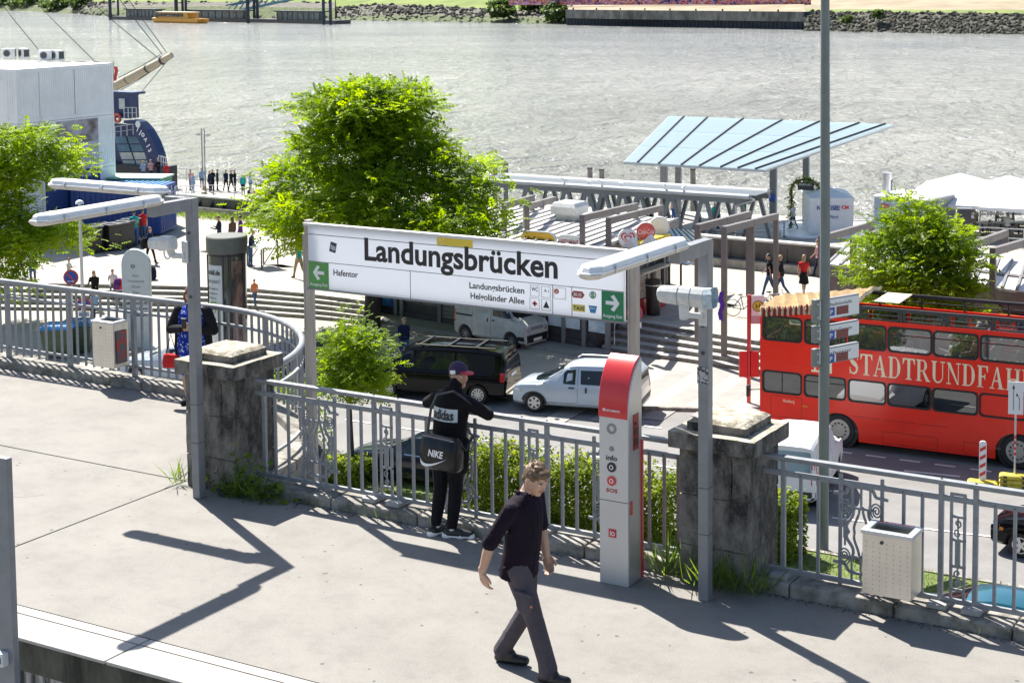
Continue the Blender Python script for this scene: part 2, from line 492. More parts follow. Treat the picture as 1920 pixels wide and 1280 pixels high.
M_LINE=mat('road_paint',(0.75,0.75,0.72),0.7,var=0.08,scale=8)

ground=struct(MB().box(-260,120,-40,70.8,ZS-0.6,ZS-0.012).build('ground',M_ROAD))
# parking forecourt with light and grey stripes in front of shops and steps
fp=[gp(1206,768,ZS),gp(1420,776,ZS),gp(1700,800,ZS),Vector((-2,57.2,ZS)),Vector((-33,58.5,ZS)),Vector((-62,58.5,ZS)),Vector((-90,58,ZS)),Vector((-90,43,ZS)),Vector((-46,43,ZS)),Vector((-40,47.6,ZS)),Vector((-33,48.2,ZS)),Vector((-27.5,48.0,ZS))]
forecourt=struct(MB().slab([p-Vector((0,0,.011)) for p in fp],0.02).build('forecourt',M_PAVE))
for i in range(7):
    a=gp(1010+i*95,792-i*4,ZS); 
    MB().slab([Vector((a.x+dx,a.y+dy,ZS+0.005)) for dx,dy in ((0,0),(0.75,0.1),(0.1,7.6),(-0.65,7.5))],0.008).build('paving_band',M_BAND,forecourt)
MB().slab([Vector(p) for p in ((-62,52.6,ZS+.005),(-40,52.6,ZS+.005),(-36,55.6,ZS+.005),(-36.5,56.0,ZS+.005),(-42,53.2,ZS+.005),(-62,53.2,ZS+.005))],0.008).build('paving_band',M_BAND,forecourt)
ks=struct(MB().box(-27,-26.9,47.9,48,ZS-.3,ZS-.2).build('street_kerb',M_KERB))
kp=[Vector((-40,47.5,0)),Vector((-33,48.1,0)),Vector((-27.5,47.9,0)),gp(1206,768,ZS),gp(1310,770,ZS),gp(1420,776,ZS),gp(1560,788,ZS),gp(1700,802,ZS)]
for a,b in zip(kp[:-1],kp[1:]):
    n=max(1,int((b-a).length/1.0))
    for i in range(n):
        p=a.lerp(b,i/n);q=a.lerp(b,(i+1)/n);p.z=q.z=ZS+0.01
        MB().bar(p,q-(q-p).normalized()*0.015,0.16,0.2).build('kerb_stone',M_KERB,ks)
# near pavement, grass verge and kerbs at the foot of the bridge
verge=struct(MB().box(-70,20,35.2,38.3,ZS-0.3,ZS+0.1).build('verge',M_GRASS))
np_=struct(MB().box(-70,20,34.9,36.3,ZS-.3,ZS+.112).build('footway',M_COBBLE))
for i in range(36):
    MB().box(-44+i*1.1,-44+i*1.1+1.085,38.3,38.46,ZS-.2,ZS+.13).build('kerb_stone',M_KERB,ks)
    MB().box(-44+i*1.1,-44+i*1.1+1.085,34.72,34.9,ZS-.2,ZS+.14).build('kerb_stone',M_KERB,ks)
marks=struct(MB().box(-60,-59.5,47,47.12,ZS-.004,ZS+.004).build('road_markings',M_LINE))
ang=math.atan2(0.16,4.44)
for i in range(14):
    MB().rbox((-24.2+i*1.03,47.02+i*0.038,ZS+0.002),0.6,0.11,0.006,ang).build('dash',M_LINE,marks)
    if i < 9:MB().rbox((-34+i*2.2,43.0+i*.06,ZS+0.002),1.0,0.1,0.006,ang).build('dash',M_LINE,marks)
MB().bar(gp(1560,970,ZS+.004),gp(1900,1010,ZS+.004),0.09,0.006).build('line',M_LINE,marks)
MB().bar(gp(1695,882,ZS+.004),gp(1800,893,ZS+.004),0.12,0.006).build('line',M_LINE,marks)

# ------------------------------------------------------------------ plaza terrace, broad steps
top_l=[(-70,523),(44,526),(228,530),(350,533),(470,537),(568,546),(622,553),(700,563)]
bot_l=[(-70,578),(30,582),(228,583),(350,586),(470,590),(568,597),(622,602),(700,612)]
TL=[gp(a,b,ZP) for a,b in top_l];BL=[gp(a,b,ZS) for a,b in bot_l]
top_r=[(1150,588),(1290,612),(1420,634),(1700,682),(2050,742)]
bot_r=[(1128,658),(1290,680),(1420,700),(1700,742),(2050,795)]
TR=[gp(a,b,ZP) for a,b in top_r];BR=[gp(a,b,ZS) for a,b in bot_r]
shopL,shopR=Vector((-41.2,57.6,0)),Vector((-30.3,55.9,0))
pz=[Vector((-140,57.5,0)),Vector((-70,57.4,0))] + TL + [Vector((-41.3,58.2,0)),Vector((-30.4,57.4,0))] + TR + [Vector((30,55,0)),Vector((30,71.0,0)),Vector((-32,71.3,0)),Vector((-67,73.6,0)),Vector((-140,74,0))]
plaza=struct(MB().slab([(p.x,p.y,ZS-0.3) for p in pz],ZP-ZS+0.3).build('plaza',M_PAVE))
def steps(T,B,n=5):
    st=struct(MB().slab([(p.x,p.y,ZS-.2) for p in B] + [(p.x,p.y,ZS-.2) for p in reversed(T)],0.19).build('plaza_steps',M_RISER))
    for k in range(n):
        f0=k/n;z=ZS + (ZP-ZS)*(k+1)/n
        for j in range(len(T)-1):
            ln=(B[j+1]-B[j]).length;q=max(1,int(ln/2.2))
            for e in range(q):
                a0,a1=e/q,(e+1)/q-0.012/ max(ln,.1)
                def at(f,a): 
                    p=B[j].lerp(T[j],f).lerp(B[j+1].lerp(T[j+1],f),a);return (p.x,p.y)
                A,Bq,Cq,D=at(f0,a0),at(f0,a1),at(min(1.0,f0+0.32),a1),at(min(1.0,f0+.32),a0)
                zz=ZS+(ZP-ZS)*k/n - .02
                b=MB();b.slab([(*A,zz),(*Bq,zz),(*Cq,zz),(*D,zz)],z-zz)
                b.m=[1,0,1,1,1,1]
                b.build('stone_step',[M_STEP,M_RISER],st)
    return st
steps(TL,BL);steps(TR,BR)
for (a,b,w) in (((-60,470),(360,455),.55),((200,500),(480,462),.6),((340,462),(560,505),.5),((470,500),(560,498),.9),((1205,545),(1380,575),.6),((240,478),(420,470),.35),((1250,600),(1420,560),.6)):
    p,q=gp(*a,ZP+.003),gp(*b,ZP+.003)
    MB().bar(p,q,w,0.008).build('paving_band',M_BAND,plaza)

# ------------------------------------------------------------------ flood wall
M_FLOOD=mat('dark_flood_wall',(0.105,0.095,0.09),0.85,var=0.25,scale=2,bump=0.2,stretch=(1,1,.5))
M_FLOODB=mat('pale_wall_foot',(0.3,0.28,0.25),0.9,var=0.3,scale=3,bump=0.4,bscale=20)
M_COPE=mat('wall_coping',(0.6,0.59,0.56),0.8,var=0.08)
fw=thing('flood_wall','long dark concrete flood wall with buttress fins and pale coping behind the plaza','wall',(-45,71.5,ZP))
fwp=[Vector((-130,74.5,0)),Vector((-67,73.3,0)),Vector((-48,72.4,0)),Vector((-32,71.0,0)),Vector((-10,70.2,0)),Vector((30,69.8,0))]
body,foot,cope=MB(),MB(),MB()
for a,b in zip(fwp[:-1],fwp[1:]):
    zt=-6.5 if a.x > -50 else -6.84
    z2=-6.5 if b.x > -50 else -6.84
    body.bar(Vector((a.x,a.y+.25,-9.5)),Vector((b.x,b.y+.25,-9.5)),0.3,2*(9.5+zt)-.02)
    foot.slab([(a.x,a.y-.28,ZP-.1),(b.x,b.y-.28,ZP-.1),(b.x,b.y+.12,ZP-.1),(a.x,a.y+.12,ZP-.1)],0.5)
    cope.bar(Vector((a.x,a.y+.25,zt+.02)),Vector((b.x,b.y+.25,zt+.02)),0.46,0.09)
    L=(b-a).length
    if a.x > -100 and b.x < 0 or a.x > -30:
        for i in range(int(min(L,42)/0.95)):
            p=a.lerp(b,i*0.95/L);d=(b-a).normalized()
            fb=MB(Matrix.Translation((p.x,p.y+.1,0)) @ Matrix.Rotation(math.atan2(d.y,d.x),4,'Z'))
            fb.prism([(0.02,zt-.03),(-.02,zt-.25),(-.06,zt-.6),(-.2,ZP+.42),(0.02,ZP+.42)],-.05,.05,'yz')
            fb.build('fin',M_FLOOD,fw,world=True)
body.build('wall_face',M_FLOOD,fw,world=True);foot.build('wall_foot',M_FLOODB,fw,world=True);cope.build('coping',M_COPE,fw,world=True)
struct(MB().slab([(-140,74.2,-13.4),(-67,73.6,-13.4),(-32,71.3,-13.4),(30,70.2,-13.4),(30,76,-13.4),(-140,79,-13.4)],4.6).build('lower_quay',M_COBBLE))

# ------------------------------------------------------------------ river
def water_mat():
    m=bpy.data.materials.new('river_water');m.use_nodes=True
    nt=m.node_tree;b=nt.nodes['Principled BSDF']
    b.inputs['Roughness'].default_value=0.11
    b.inputs['IOR'].default_value=1.33
    b.inputs['Specular IOR Level'].default_value=0.9
    tc=nt.nodes.new('ShaderNodeTexCoord')
    def nz(sc,rot,detail,stretch):
        mp=nt.nodes.new('ShaderNodeMapping');mp.vector_type='TEXTURE';mp.inputs['Rotation'].default_value=(0,0,rot);mp.inputs['Scale'].default_value=stretch
        n=nt.nodes.new('ShaderNodeTexNoise');n.inputs['Scale'].default_value=sc;n.inputs['Detail'].default_value=detail;n.inputs['Roughness'].default_value=0.6
        n.inputs['Distortion'].default_value=0.4
        nt.links.new(tc.outputs['Object'],mp.inputs[0]);nt.links.new(mp.outputs[0],n.inputs['Vector'])
        return n.outputs['Fac']
    a=nz(1.0,rad(27),6,(4.6,7,1));c=nz(1.0,rad(36),4,(1.0,2.2,1));big=nz(1.0,rad(20),4,(120,50,1))
    ad=nt.nodes.new('ShaderNodeMath');ad.operation='MULTIPLY_ADD';ad.inputs[1].default_value=0.36
    nt.links.new(c,ad.inputs[0]);nt.links.new(a,ad.inputs[2])
    bp=nt.nodes.new('ShaderNodeBump');bp.inputs['Strength'].default_value=1.0;bp.inputs['Distance'].default_value=4.0
    nt.links.new(ad.outputs[0],bp.inputs['Height']);nt.links.new(bp.outputs[0],b.inputs['Normal'])
    r=nt.nodes.new('ShaderNodeValToRGB');r.color_ramp.elements[0].position=0.35;r.color_ramp.elements[1].position=0.68
    r.color_ramp.elements[0].color=(0.25,0.258,0.243,1);r.color_ramp.elements[1].color=(0.4,0.403,0.375,1)
    nt.links.new(big,r.inputs[0]);nt.links.new(r.outputs[0],b.inputs['Base Color'])
    return m
M_WATER=water_mat()
water=MB()
gx=[-1500,-700,-400,-250,-150,-90,-40,0,60,150,400,900];gy=[72,110,160,240,340,480,700,1100,2000]
vs=[(a,b,ZW) for b in gy for a in gx];nx=len(gx)
water.add(vs,[(j*nx+i,j*nx+i+1,(j+1)*nx+i+1,(j+1)*nx+i) for j in range(len(gy)-1) for i in range(nx-1)])
struct(water.build('river',M_WATER,smooth=180))

# ------------------------------------------------------------------ far shore
def beyond(px,py,base,extra):        # point on the sight line, a given distance further back than base
    d=_ray(px,py);k=((base-Vector((0,0,CAMH))).dot(CF)+extra)
    p=Vector((0,0,CAMH)) + d*k
    return p
M_SHOREGRASS=mat('shore_grass',(0.12,0.18,0.03),0.95,col2=(0.2,0.24,0.06),scale=0.08,detail=8)
M_SHOREDRY=mat('dry_shore_grass',(0.26,0.215,0.14),0.95,col2=(0.36,0.29,0.2),scale=0.1)
M_REED=mat('reed_bank',(0.035,0.055,0.02),0.95,col2=(0.13,0.16,0.06),scale=0.6,detail=8)
M_ROCKS=mat('revetment_rock',(0.035,0.035,0.026),0.95,col2=(0.12,0.115,0.09),scale=0.9,detail=6,bump=1.0,bscale=1.0)
M_MUD=mat('pale_shore_gravel',(0.075,0.07,0.06),0.95,col2=(.17,.16,.13),scale=0.5,detail=8)
def band(name,rows,mt,kind='structure'):
    """a strip of shore: rows of world points, front to back"""
    b=MB();n=len(rows[0])
    for r in rows:b.v.extend(tuple(p) for p in r)
    for j in range(len(rows)-1):
        for i in range(n-1):b.f.append([j*n+i,j*n+i+1,(j+1)*n+i+1,(j+1)*n+i]);b.m.append(0)
    o=b.build(name,mt,fix=False);o['kind']=kind;return o
def rocks(name,row0,row1,n,size,mt):
    b=MB()
    for i in range(n):
        u=RND.random()*(len(row0)-1);j=int(u);f=u-j;h=RND.random()
        p=row0[j].lerp(row0[min(j+1,len(row0)-1)],f).lerp(row1[j].lerp(row1[min(j+1,len(row0)-1)],f),h)
        r=size*RND.uniform(.5,1.3)
        T=Matrix.Rotation(RND.uniform(0,6),3,Vector((RND.random()-.5,RND.random()-.5,RND.random()-.5)).normalized())
        b.ball(p,r*RND.uniform(.7,1.3),r*RND.uniform(.7,1.2),r*RND.uniform(.5,.9),5,3,0,T)
    o=b.build(name,mt,fix=False);o['kind']='stuff';return o
wl_r=[(1508,60),(1560,61),(1650,63),(1760,65),(1850,66),(1960,67),(2100,69)]
base=[gp(a,b,ZW-.3) for a,b in wl_r]
mid=[beyond(a,b-22,p,9) for (a,b),p in zip(wl_r,base)]
top=[beyond(a,y,p,17) for (a,b),y,p in zip(wl_r,(22,23,23,24,25,26,27),base)]
band('far_revetment',[base,mid,top],M_ROCKS)
rocks('revetment_stones',base,mid,900,0.85,M_ROCKS);rocks('revetment_stones',mid,top,700,0.8,M_ROCKS)
top2=[beyond(a,y,p,26) for (a,b),y,p in zip(wl_r,(17,18,18,19,19,20,21),base)]
far2=[beyond(a,-30,p,150) for (a,b),p in zip(wl_r,base)]
band('far_grass_edge',[top,top2],M_SHOREGRASS)
band('far_sand_bank',[top2,far2],M_SHOREDRY)
# quay wall with sheet piles
wq=[(1062,50),(1180,53),(1300,55),(1400,57),(1508,59)]
qb=[gp(a,b,ZW-.5) for a,b in wq]
qt=[beyond(a,y,p,0.0) for (a,b),y,p in zip(wq,(18.5,19.5,20.5,21.5,22.5),qb)]
qm=[p.lerp(q,0.49) for p,q in zip(qb,qt)]
M_QUAY=mat('old_quay_concrete',(0.1,0.095,0.08),0.9,col2=(0.34,0.33,0.3),scale=0.35,stretch=(1,1,.4),contrast=(.35,.8))
M_PILE=mat('rusty_blue_sheet_pile',(0.03,0.04,0.055),0.7,var=0.3,scale=0.5)
quay=thing('far_quay_wall','long stained concrete quay wall on dark sheet piles across the river','quay wall',qb[2])
ndir=(qb[-1]-qb[0]).cross(Vector((0,0,1))).normalized()
if ndir.y > 0:ndir=-ndir
b=MB()
for i in range(4):
    A,B_=qm[i],qm[i+1]
    b.add([A+ndir*.5,B_+ndir*.5,qt[i+1]+ndir*.5,qt[i]+ndir*.5,qt[i+1]-ndir*6,qt[i]-ndir*6,A-ndir*6,B_-ndir*6],[(0,1,2,3),(3,2,4,5),(0,3,5,6),(1,7,4,2)])
b.build('concrete_face',M_QUAY,quay,world=True,fix=False)
b=MB();N=64;prof=[]
L=qb[-1]-qb[0]
for i in range(N*4+1):
    t=i/(N*4);off=(0.0,0.0,-.45,-.45)[i % 4]
    prof.append((qb[0]+L*t+ndir*off,t))
vs=[]
for p,t in prof:
    zt=qm[0].z*(1-t)+qm[-1].z*t
    vs += [(p.x,p.y,ZW-2),(p.x,p.y,zt)]
b.add(vs,[(2*i,2*i+2,2*i+3,2*i+1) for i in range(N*4)])
b.build('sheet_piling',M_PILE,quay,world=True,fix=False)['kind']='stuff'
e=qt[-1];f0=qb[-1]
b=MB();b.add([f0,qt[-1],qt[-1]-ndir*14+Vector((2,0,0)),f0-ndir*14+Vector((2,0,-1))],[(0,1,2,3)]);b.build('end_face',M_PILE,quay,world=True,fix=False)
for i in range(9):
    p=qt[0].lerp(qt[-1],(i+.3)/9.2)
    MB().cyl(p+Vector((0,0,.0)),p+Vector((0,0,.7)),.35,.25,8).build('bollard',C_DARK,quay,world=True)
qk=[beyond(a,y,p,30) for (a,b_),y,p in zip(wq,(9.5,9.5,9.5,9,8.5),qb)]
band('quay_apron',[[p-ndir*1 for p in qt],qk],M_SHOREDRY)
def graffiti():
    m=bpy.data.materials.new('sprayed_colours');m.use_nodes=True;nt=m.node_tree;b=nt.nodes['Principled BSDF'];b.inputs['Roughness'].default_value=0.8
    tc=nt.nodes.new('ShaderNodeTexCoord');n=nt.nodes.new('ShaderNodeTexNoise');n.inputs['Scale'].default_value=0.3;n.inputs['Detail'].default_value=4;n.inputs['Distortion'].default_value=2
    mp=nt.nodes.new('ShaderNodeMapping');mp.inputs['Scale'].default_value=(1,1,1.6)
    nt.links.new(tc.outputs['Object'],mp.inputs[0]);nt.links.new(mp.outputs[0],n.inputs['Vector'])
    r=nt.nodes.new('ShaderNodeValToRGB');cr=r.color_ramp;cr.interpolation='CONSTANT'
    cols=[(0,(.02,.02,.05)),(.36,(.1,.12,.4)),(.43,(.55,.08,.06)),(.48,(.7,.25,.05)),(.52,(.6,.6,.65)),(.56,(.45,.1,.35)),(.61,(.65,.1,.1)),(.67,(.03,.03,.06))]
    cr.elements[0].position=0;cr.elements[0].color=(*cols[0][1],1);cr.elements[1].position=cols[1][0];cr.elements[1].color=(*cols[1][1],1)
    for p,c in cols[2:]:
        e=cr.elements.new(p);e.color=(*c,1)
    nt.links.new(n.outputs['Fac'],r.inputs[0]);nt.links.new(r.outputs[0],b.inputs['Base Color'])
    return m
g0,g1=beyond(955,9.5,qb[0],31),beyond(1520,8.5,qb[-1],31)
gw=tag(MB().bar(g0+Vector((0,0,1.6)),g1+Vector((0,0,1.6)),0.6,3.4).build('graffiti_wall',graffiti()),'long low wall covered in colourful spray paint on the far bank','wall')
bk2=[beyond(a,-40,p,160) for (a,b_),p in zip(wq,qb)]
band('far_meadow',[[p-ndir*1.2 for p in qk],bk2],M_SHOREGRASS)
# reedy bank in the middle
wm=[(628,40),(720,41),(820,43),(930,45),(1068,47)]
mb0=[gp(a,b,ZW-.3) for a,b in wm]
m1=[beyond(a,y,p,14) for (a,b_),y,p in zip(wm,(31,29,29,31,34),mb0)]
m2=[beyond(a,y,p,36) for (a,b_),y,p in zip(wm,(14,8,12,18,24),mb0)]
m3=[beyond(a,-40,p,130) for (a,b_),p in zip(wm,mb0)]
band('reed_bank',[mb0,m1],M_REED);band('rock_bank',[m1,m2],M_MUD);band('far_meadow',[m2,m3],M_SHOREGRASS)
rocks('bank_stones',m1,m2,500,1.0,M_ROCKS);rocks('bank_stones',mb0,m1,160,.8,M_ROCKS)
# left bank
wl=[(-260,17),(-60,20),(60,23),(140,27),(205,32),(420,36),(628,40)]
lb=[gp(a,b,ZW-.3) for a,b in wl]
l1=[beyond(a,y,p,16) for (a,b_),y,p in zip(wl,(7,9,12,19,15,12,16),lb)]
l2=[beyond(a,y,p,40) for (a,b_),y,p in zip(wl,(0,2,5,6,4,4,5),lb)]
l3=[beyond(a,-45,p,150) for (a,b_),p in zip(wl,lb)]
band('left_far_bank',[lb,l1],M_REED);band('rock_bank',[l1,l2],M_MUD);band('far_meadow',[l2,l3],M_SHOREGRASS)
rocks('bank_stones',lb[3:],l2[3:],700,1.1,M_ROCKS)
# ------------------------------------------------------------------ railings
RT=14.35
def post_x(px,py=870):return tp(px,py,RT).x
def scroll_panel(parent,x0,x1,y=RT):
    """wrought panel: four spirals, wavy top and bottom bars, lyre in the middle"""
    p=MB()
    cx=(x0+x1)/2;w=(x1-x0)/2
    for x in (x0+.03,x1-.03):
        p.bar((x,y,.06),(x,y,1.16),.03,.025)
    for s,z in ((1,1.0),(-1,.32)):
        pts=[(cx-w-.03,y-.012,z-.02*s),(cx-w*.62,y-.012,z-.01*s),(cx-w*.5,y-.012,z+.05*s),(cx-.05,y-.012,z+.06*s),(cx+.05,y-.012,z+.06*s),(cx+w*.5,y-.012,z+.05*s),(cx+w*.62,y-.012,z-.01*s),(cx+w+.03,y-.012,z-.02*s)]
        for a,b in zip(pts[:-1],pts[1:]):p.bar(a,b,.02,.026)
    for dx in (-.085,0,.085):
        p.bar((cx+dx,y,.17),(cx+dx,y,.42),.018,.018);p.bar((cx+dx,y,.88),(cx+dx,y,1.1),.018,.018)
    for s in (-1,1):
        pts=bezier((cx+s*.085,y,.9),(cx+s*.02,y,.74),(cx+s*.2,y,.72),(cx+s*.115,y,.63),8) + bezier((cx+s*.115,y,.63),(cx+s*.2,y,.55),(cx+s*.02,y,.52),(cx+s*.085,y,.4),8)[1:]
        p.tube(pts,.016,5)
        pts=bezier((cx+s*.012,y,.88),(cx+s*.015,y,.75),(cx+s*.085,y,.72),(cx+s*.06,y,.63),6) + bezier((cx+s*.06,y,.63),(cx+s*.085,y,.55),(cx+s*.015,y,.5),(cx+s*.012,y,.4),6)[1:]
        p.tube(pts,.013,5)
        p.bar((cx+s*(w-.075),y,.5),(cx+s*(w-.075),y,.78),.016,.016)
        p.bar((cx+s*(w-.075),y,.57),(cx+s*(w-.075),y,.72),.03,.02)
    for z in (.405,.865):p.bar((cx-w+.1,y-.01,z),(cx+w-.1,y-.01,z),.018,.022)
    pan=p.build('scroll_panel',C_RAIL,parent,world=True)
    for s in (-1,1):
        for z in (.865,.405):
            c=(cx+s*(w-.075),z);q=MB();pts=[]
            for i in range(34):
                t=i/33;a=t*2*PI*2.4+PI/2;r=.008+.062*t
                pts.append((c[0]+s*math.cos(a)*r*.82,y-.018,c[1]+math.sin(a)*r*1.15))
            q.tube(pts,.0085,5);q.build('spiral',C_RAIL,pan,world=True,smooth=60)
def ornament(parent,x0,x1,y=RT):
    p=MB()
    for x in (x0+.012,x1-.012):p.bar((x,y-.005,.17),(x,y-.005,1.13),.024,.024)
    for z in (1.13,.93,.72,.48,.27):p.bar((x0,y-.005,z),(x1,y-.005,z),.022,.022)
    p.bar(((x0+x1)/2,y-.004,.29),((x0+x1)/2,y-.004,.93),.014,.014)
    p.bar(((x0+x1)/2,y-.006,.49),((x0+x1)/2,y-.006,.71),.042,.03)
    pan=p.build('ornament_panel',C_RAIL,parent,world=True)
    cx=(x0+x1)/2
    for z,s in ((.825,1),(.375,-1)):
        q=MB()
        for k in (1,-1):
            pts=[(cx,y-.012,z)]
            for i in range(14):
                t=i/13;a=-PI/2+t*2*PI*.95;r=.036*(1-t*.65)
                pts.append((cx+s*k*math.cos(a)*r*.9,y-.012,z+k*(.045+math.sin(a)*r)))
            q.tube(pts,.008,5)
        q.build('s_scroll',C_RAIL,pan,world=True,smooth=60)
def railing(name,label,x0,x1,bals,posts,scrolls,orns,red_from=None):
    th=thing(name,label,'railing',((x0+x1)/2,RT,0.1),0,'railings along the walkway')
    hr=MB();hr.bar((x0,RT,1.232),(x1,RT,1.232),.075,.032);hr.bar((x0,RT,1.208),(x1,RT,1.208),.045,.018)
    hr.build('handrail',C_RAIL,th,world=True,bev=.006)
    MB().bar((x0,RT-.002,1.085),(x1,RT-.002,1.085),.035,.05).build('upper_rail',C_RAIL,th,world=True,bev=.004)
    MB().bar((x0,RT-.002,.165),(x1,RT-.002,.165),.035,.045).build('bottom_rail',C_RAIL,th,world=True,bev=.004)
    first=None
    for x in bals:
        m=C_RUSTY if red_from and x > red_from else C_RAIL
        if first is None or m is not C_RAIL:
            o=MB().box(-.014,.014,-.02,.006,.17,1.1).build('baluster',m,th)
            o.location=(x-th.location.x,0,-.1)
            if first is None:first=o
        else:
            inst(first,'baluster',th,(x-th.location.x,0,-.1))
        k=MB();k.tube([(x,RT-.028,1.085),(x,RT-.033,1.085)],.007,6);k.build('bolt',C_DARK,th,world=True)
    for x in posts:
        o=MB().box(x-.022,x+.022,RT-.022,RT+.022,.1,1.2).build('post',C_RAIL,th,world=True,bev=.004)
        MB().box(x-.085,x+.085,RT-.14,RT+.1,.11,.155).build('base_plate',mat('plate_concrete',(.36,.35,.33),.8),o,world=True,bev=.006)
        MB().cyl((x,RT-.001,1.246),(x,RT-.001,1.256),.012,.01,8).build('cap_bolt',C_DARK,o,world=True)
    for a,b in scrolls:scroll_panel(th,a,b)
    for a,b in orns:ornament(th,a,b)
    return th
X=post_x
railing('railing','grey wrought railing of the walkway between the two stone pillars',-12.0,-6.6,
        [X(519),X(543),X(655),X(679),X(776),X(801),X(923),X(949),X(1055),X(1082),-7.1,-6.94,-6.79],
        [X(498),X(703),X(748),X(979),X(1026)],[(X(567),X(633)),(X(832),X(896)),(X(1109),X(1109)+.46)],[(X(714),X(737)),(X(991),X(1010))],-7.3)
railing('railing','grey wrought railing right of the right stone pillar, carrying the litter bin',-5.95,1.0,
        [X(1502,960),X(1535,960),X(1695,960),X(1730,960),X(1867,970),X(1904,970)] + [-2.9+.17*i for i in range(3)],
        [X(1469,960),X(1765,960),X(1830,960),-2.0,-1.7],[(X(1570,960),X(1660,960)),(-3.42,-2.98)],[(X(1782,960),X(1812,960)),(-1.93,-1.78)])
# curved balcony railing
cr=thing('railing','curved grey railing with round handrail sweeping round the balcony on the left','railing',(-15,16,.1),0,'railings along the walkway')
def arc(r,n=16):return [(-15.05+r*math.cos(PI/2*(1-i/n)),14.3+r*math.sin(PI/2*(1-i/n))) for i in range(n+1)]
path=[(-26,17.25),(-20,17.25)] + arc(2.95)
for nm,z,r,fl in (('handrail',1.25,.04,1),('upper_rail',1.03,.025,1),('bottom_rail',.26,.024,1)):
    MB().tube([(a,b,z) for a,b in path],r,10 if nm == 'handrail' else 4).build(nm,C_RAIL,cr,world=True,smooth=50)
dist=0;fb=None;i=0
P2=[Vector((a,b,0)) for a,b in path]
seg=[(P2[k+1]-P2[k]).length for k in range(len(P2)-1)];tot=sum(seg)
s=0.06
while s < tot-.05 and i < 90:
    r=s;k=0
    while r > seg[k]:r -= seg[k];k += 1
    p=P2[k].lerp(P2[k+1],r/seg[k]);d=(P2[k+1]-P2[k])
    big=(i % 8 == 3)
    if big:
        MB().box(-.03,.03,-.03,.03,-.05,1.12).build('post',C_RAIL,cr).matrix_local=Matrix.Translation(p-cr.location+Vector((0,0,.1))) @ Matrix.Rotation(math.atan2(d.y,d.x),4,'Z')
    elif fb is None:
        fb=MB().box(-.014,.014,-.014,.014,.06,1.12).build('baluster',C_RAIL,cr);fb.location=p-cr.location+Vector((0,0,.1))
    else:
        inst(fb,'baluster',cr,p-cr.location+Vector((0,0,.1)),(0,0,math.atan2(d.y,d.x)))
    s += .158;i += 1

# ------------------------------------------------------------------ stone pillars
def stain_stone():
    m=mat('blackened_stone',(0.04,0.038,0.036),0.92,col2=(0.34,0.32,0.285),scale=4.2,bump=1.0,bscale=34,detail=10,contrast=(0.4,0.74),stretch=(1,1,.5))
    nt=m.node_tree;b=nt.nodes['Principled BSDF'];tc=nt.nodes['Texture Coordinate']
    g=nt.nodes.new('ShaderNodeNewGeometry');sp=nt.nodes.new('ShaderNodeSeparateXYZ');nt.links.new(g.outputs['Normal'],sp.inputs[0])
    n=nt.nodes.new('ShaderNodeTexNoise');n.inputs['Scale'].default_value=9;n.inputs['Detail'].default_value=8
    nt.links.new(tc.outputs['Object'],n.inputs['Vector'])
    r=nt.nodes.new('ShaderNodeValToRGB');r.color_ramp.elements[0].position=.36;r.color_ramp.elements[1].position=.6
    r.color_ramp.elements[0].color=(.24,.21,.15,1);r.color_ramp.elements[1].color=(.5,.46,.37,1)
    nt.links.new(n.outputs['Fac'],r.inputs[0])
    mr=nt.nodes.new('ShaderNodeMapRange');mr.inputs[1].default_value=.55;mr.inputs[2].default_value=.8  # upward faces get a sunlit beige painted into the colour
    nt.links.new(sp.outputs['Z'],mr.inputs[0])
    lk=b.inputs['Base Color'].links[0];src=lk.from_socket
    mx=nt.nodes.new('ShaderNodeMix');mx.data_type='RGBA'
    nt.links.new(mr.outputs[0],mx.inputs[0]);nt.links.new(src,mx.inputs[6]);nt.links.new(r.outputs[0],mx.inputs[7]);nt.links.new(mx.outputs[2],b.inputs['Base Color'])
    # fine lichen blotches
    w=nt.nodes.new('ShaderNodeTexNoise');w.inputs['Scale'].default_value=26;w.inputs['Detail'].default_value=6;w.inputs['Roughness'].default_value=.75
    nt.links.new(tc.outputs['Object'],w.inputs['Vector'])
    rr=nt.nodes.new('ShaderNodeValToRGB');rr.color_ramp.elements[0].position=.56;rr.color_ramp.elements[1].position=.72
    nt.links.new(w.outputs['Fac'],rr.inputs[0])
    m2=nt.nodes.new('ShaderNodeMix');m2.data_type='RGBA';mm=nt.nodes.new('ShaderNodeMath');mm.operation='MULTIPLY';mm.inputs[1].default_value=.75
    nt.links.new(rr.outputs[0],mm.inputs[0]);nt.links.new(mm.outputs[0],m2.inputs[0]);nt.links.new(mx.outputs[2],m2.inputs[6]);m2.inputs[7].default_value=(.33,.31,.28,1)
    nt.links.new(m2.outputs[2],b.inputs['Base Color'])
    return m
M_STONE=stain_stone()
def rough(b,amp,seed=0):
    """uneven hewn faces: cut the block finer and push the points about"""
    me=b.mesh('t');bm=bmesh.new();bm.from_mesh(me)
    bmesh.ops.subdivide_edges(bm,edges=bm.edges,cuts=7,use_grid_fill=True)
    for v in bm.verts:
        n=noise.noise_vector((v.co+Vector((seed*3.1,0,0)))*5)*amp + noise.noise_vector((v.co+Vector((0,seed*2.7,0)))*17)*amp*.5
        v.co += n
    out=MB();out.v=[tuple(v.co) for v in bm.verts];out.f=[[v.index for v in f.verts] for f in bm.faces];out.m=[0]*len(out.f)
    bm.free();bpy.data.meshes.remove(me);return out
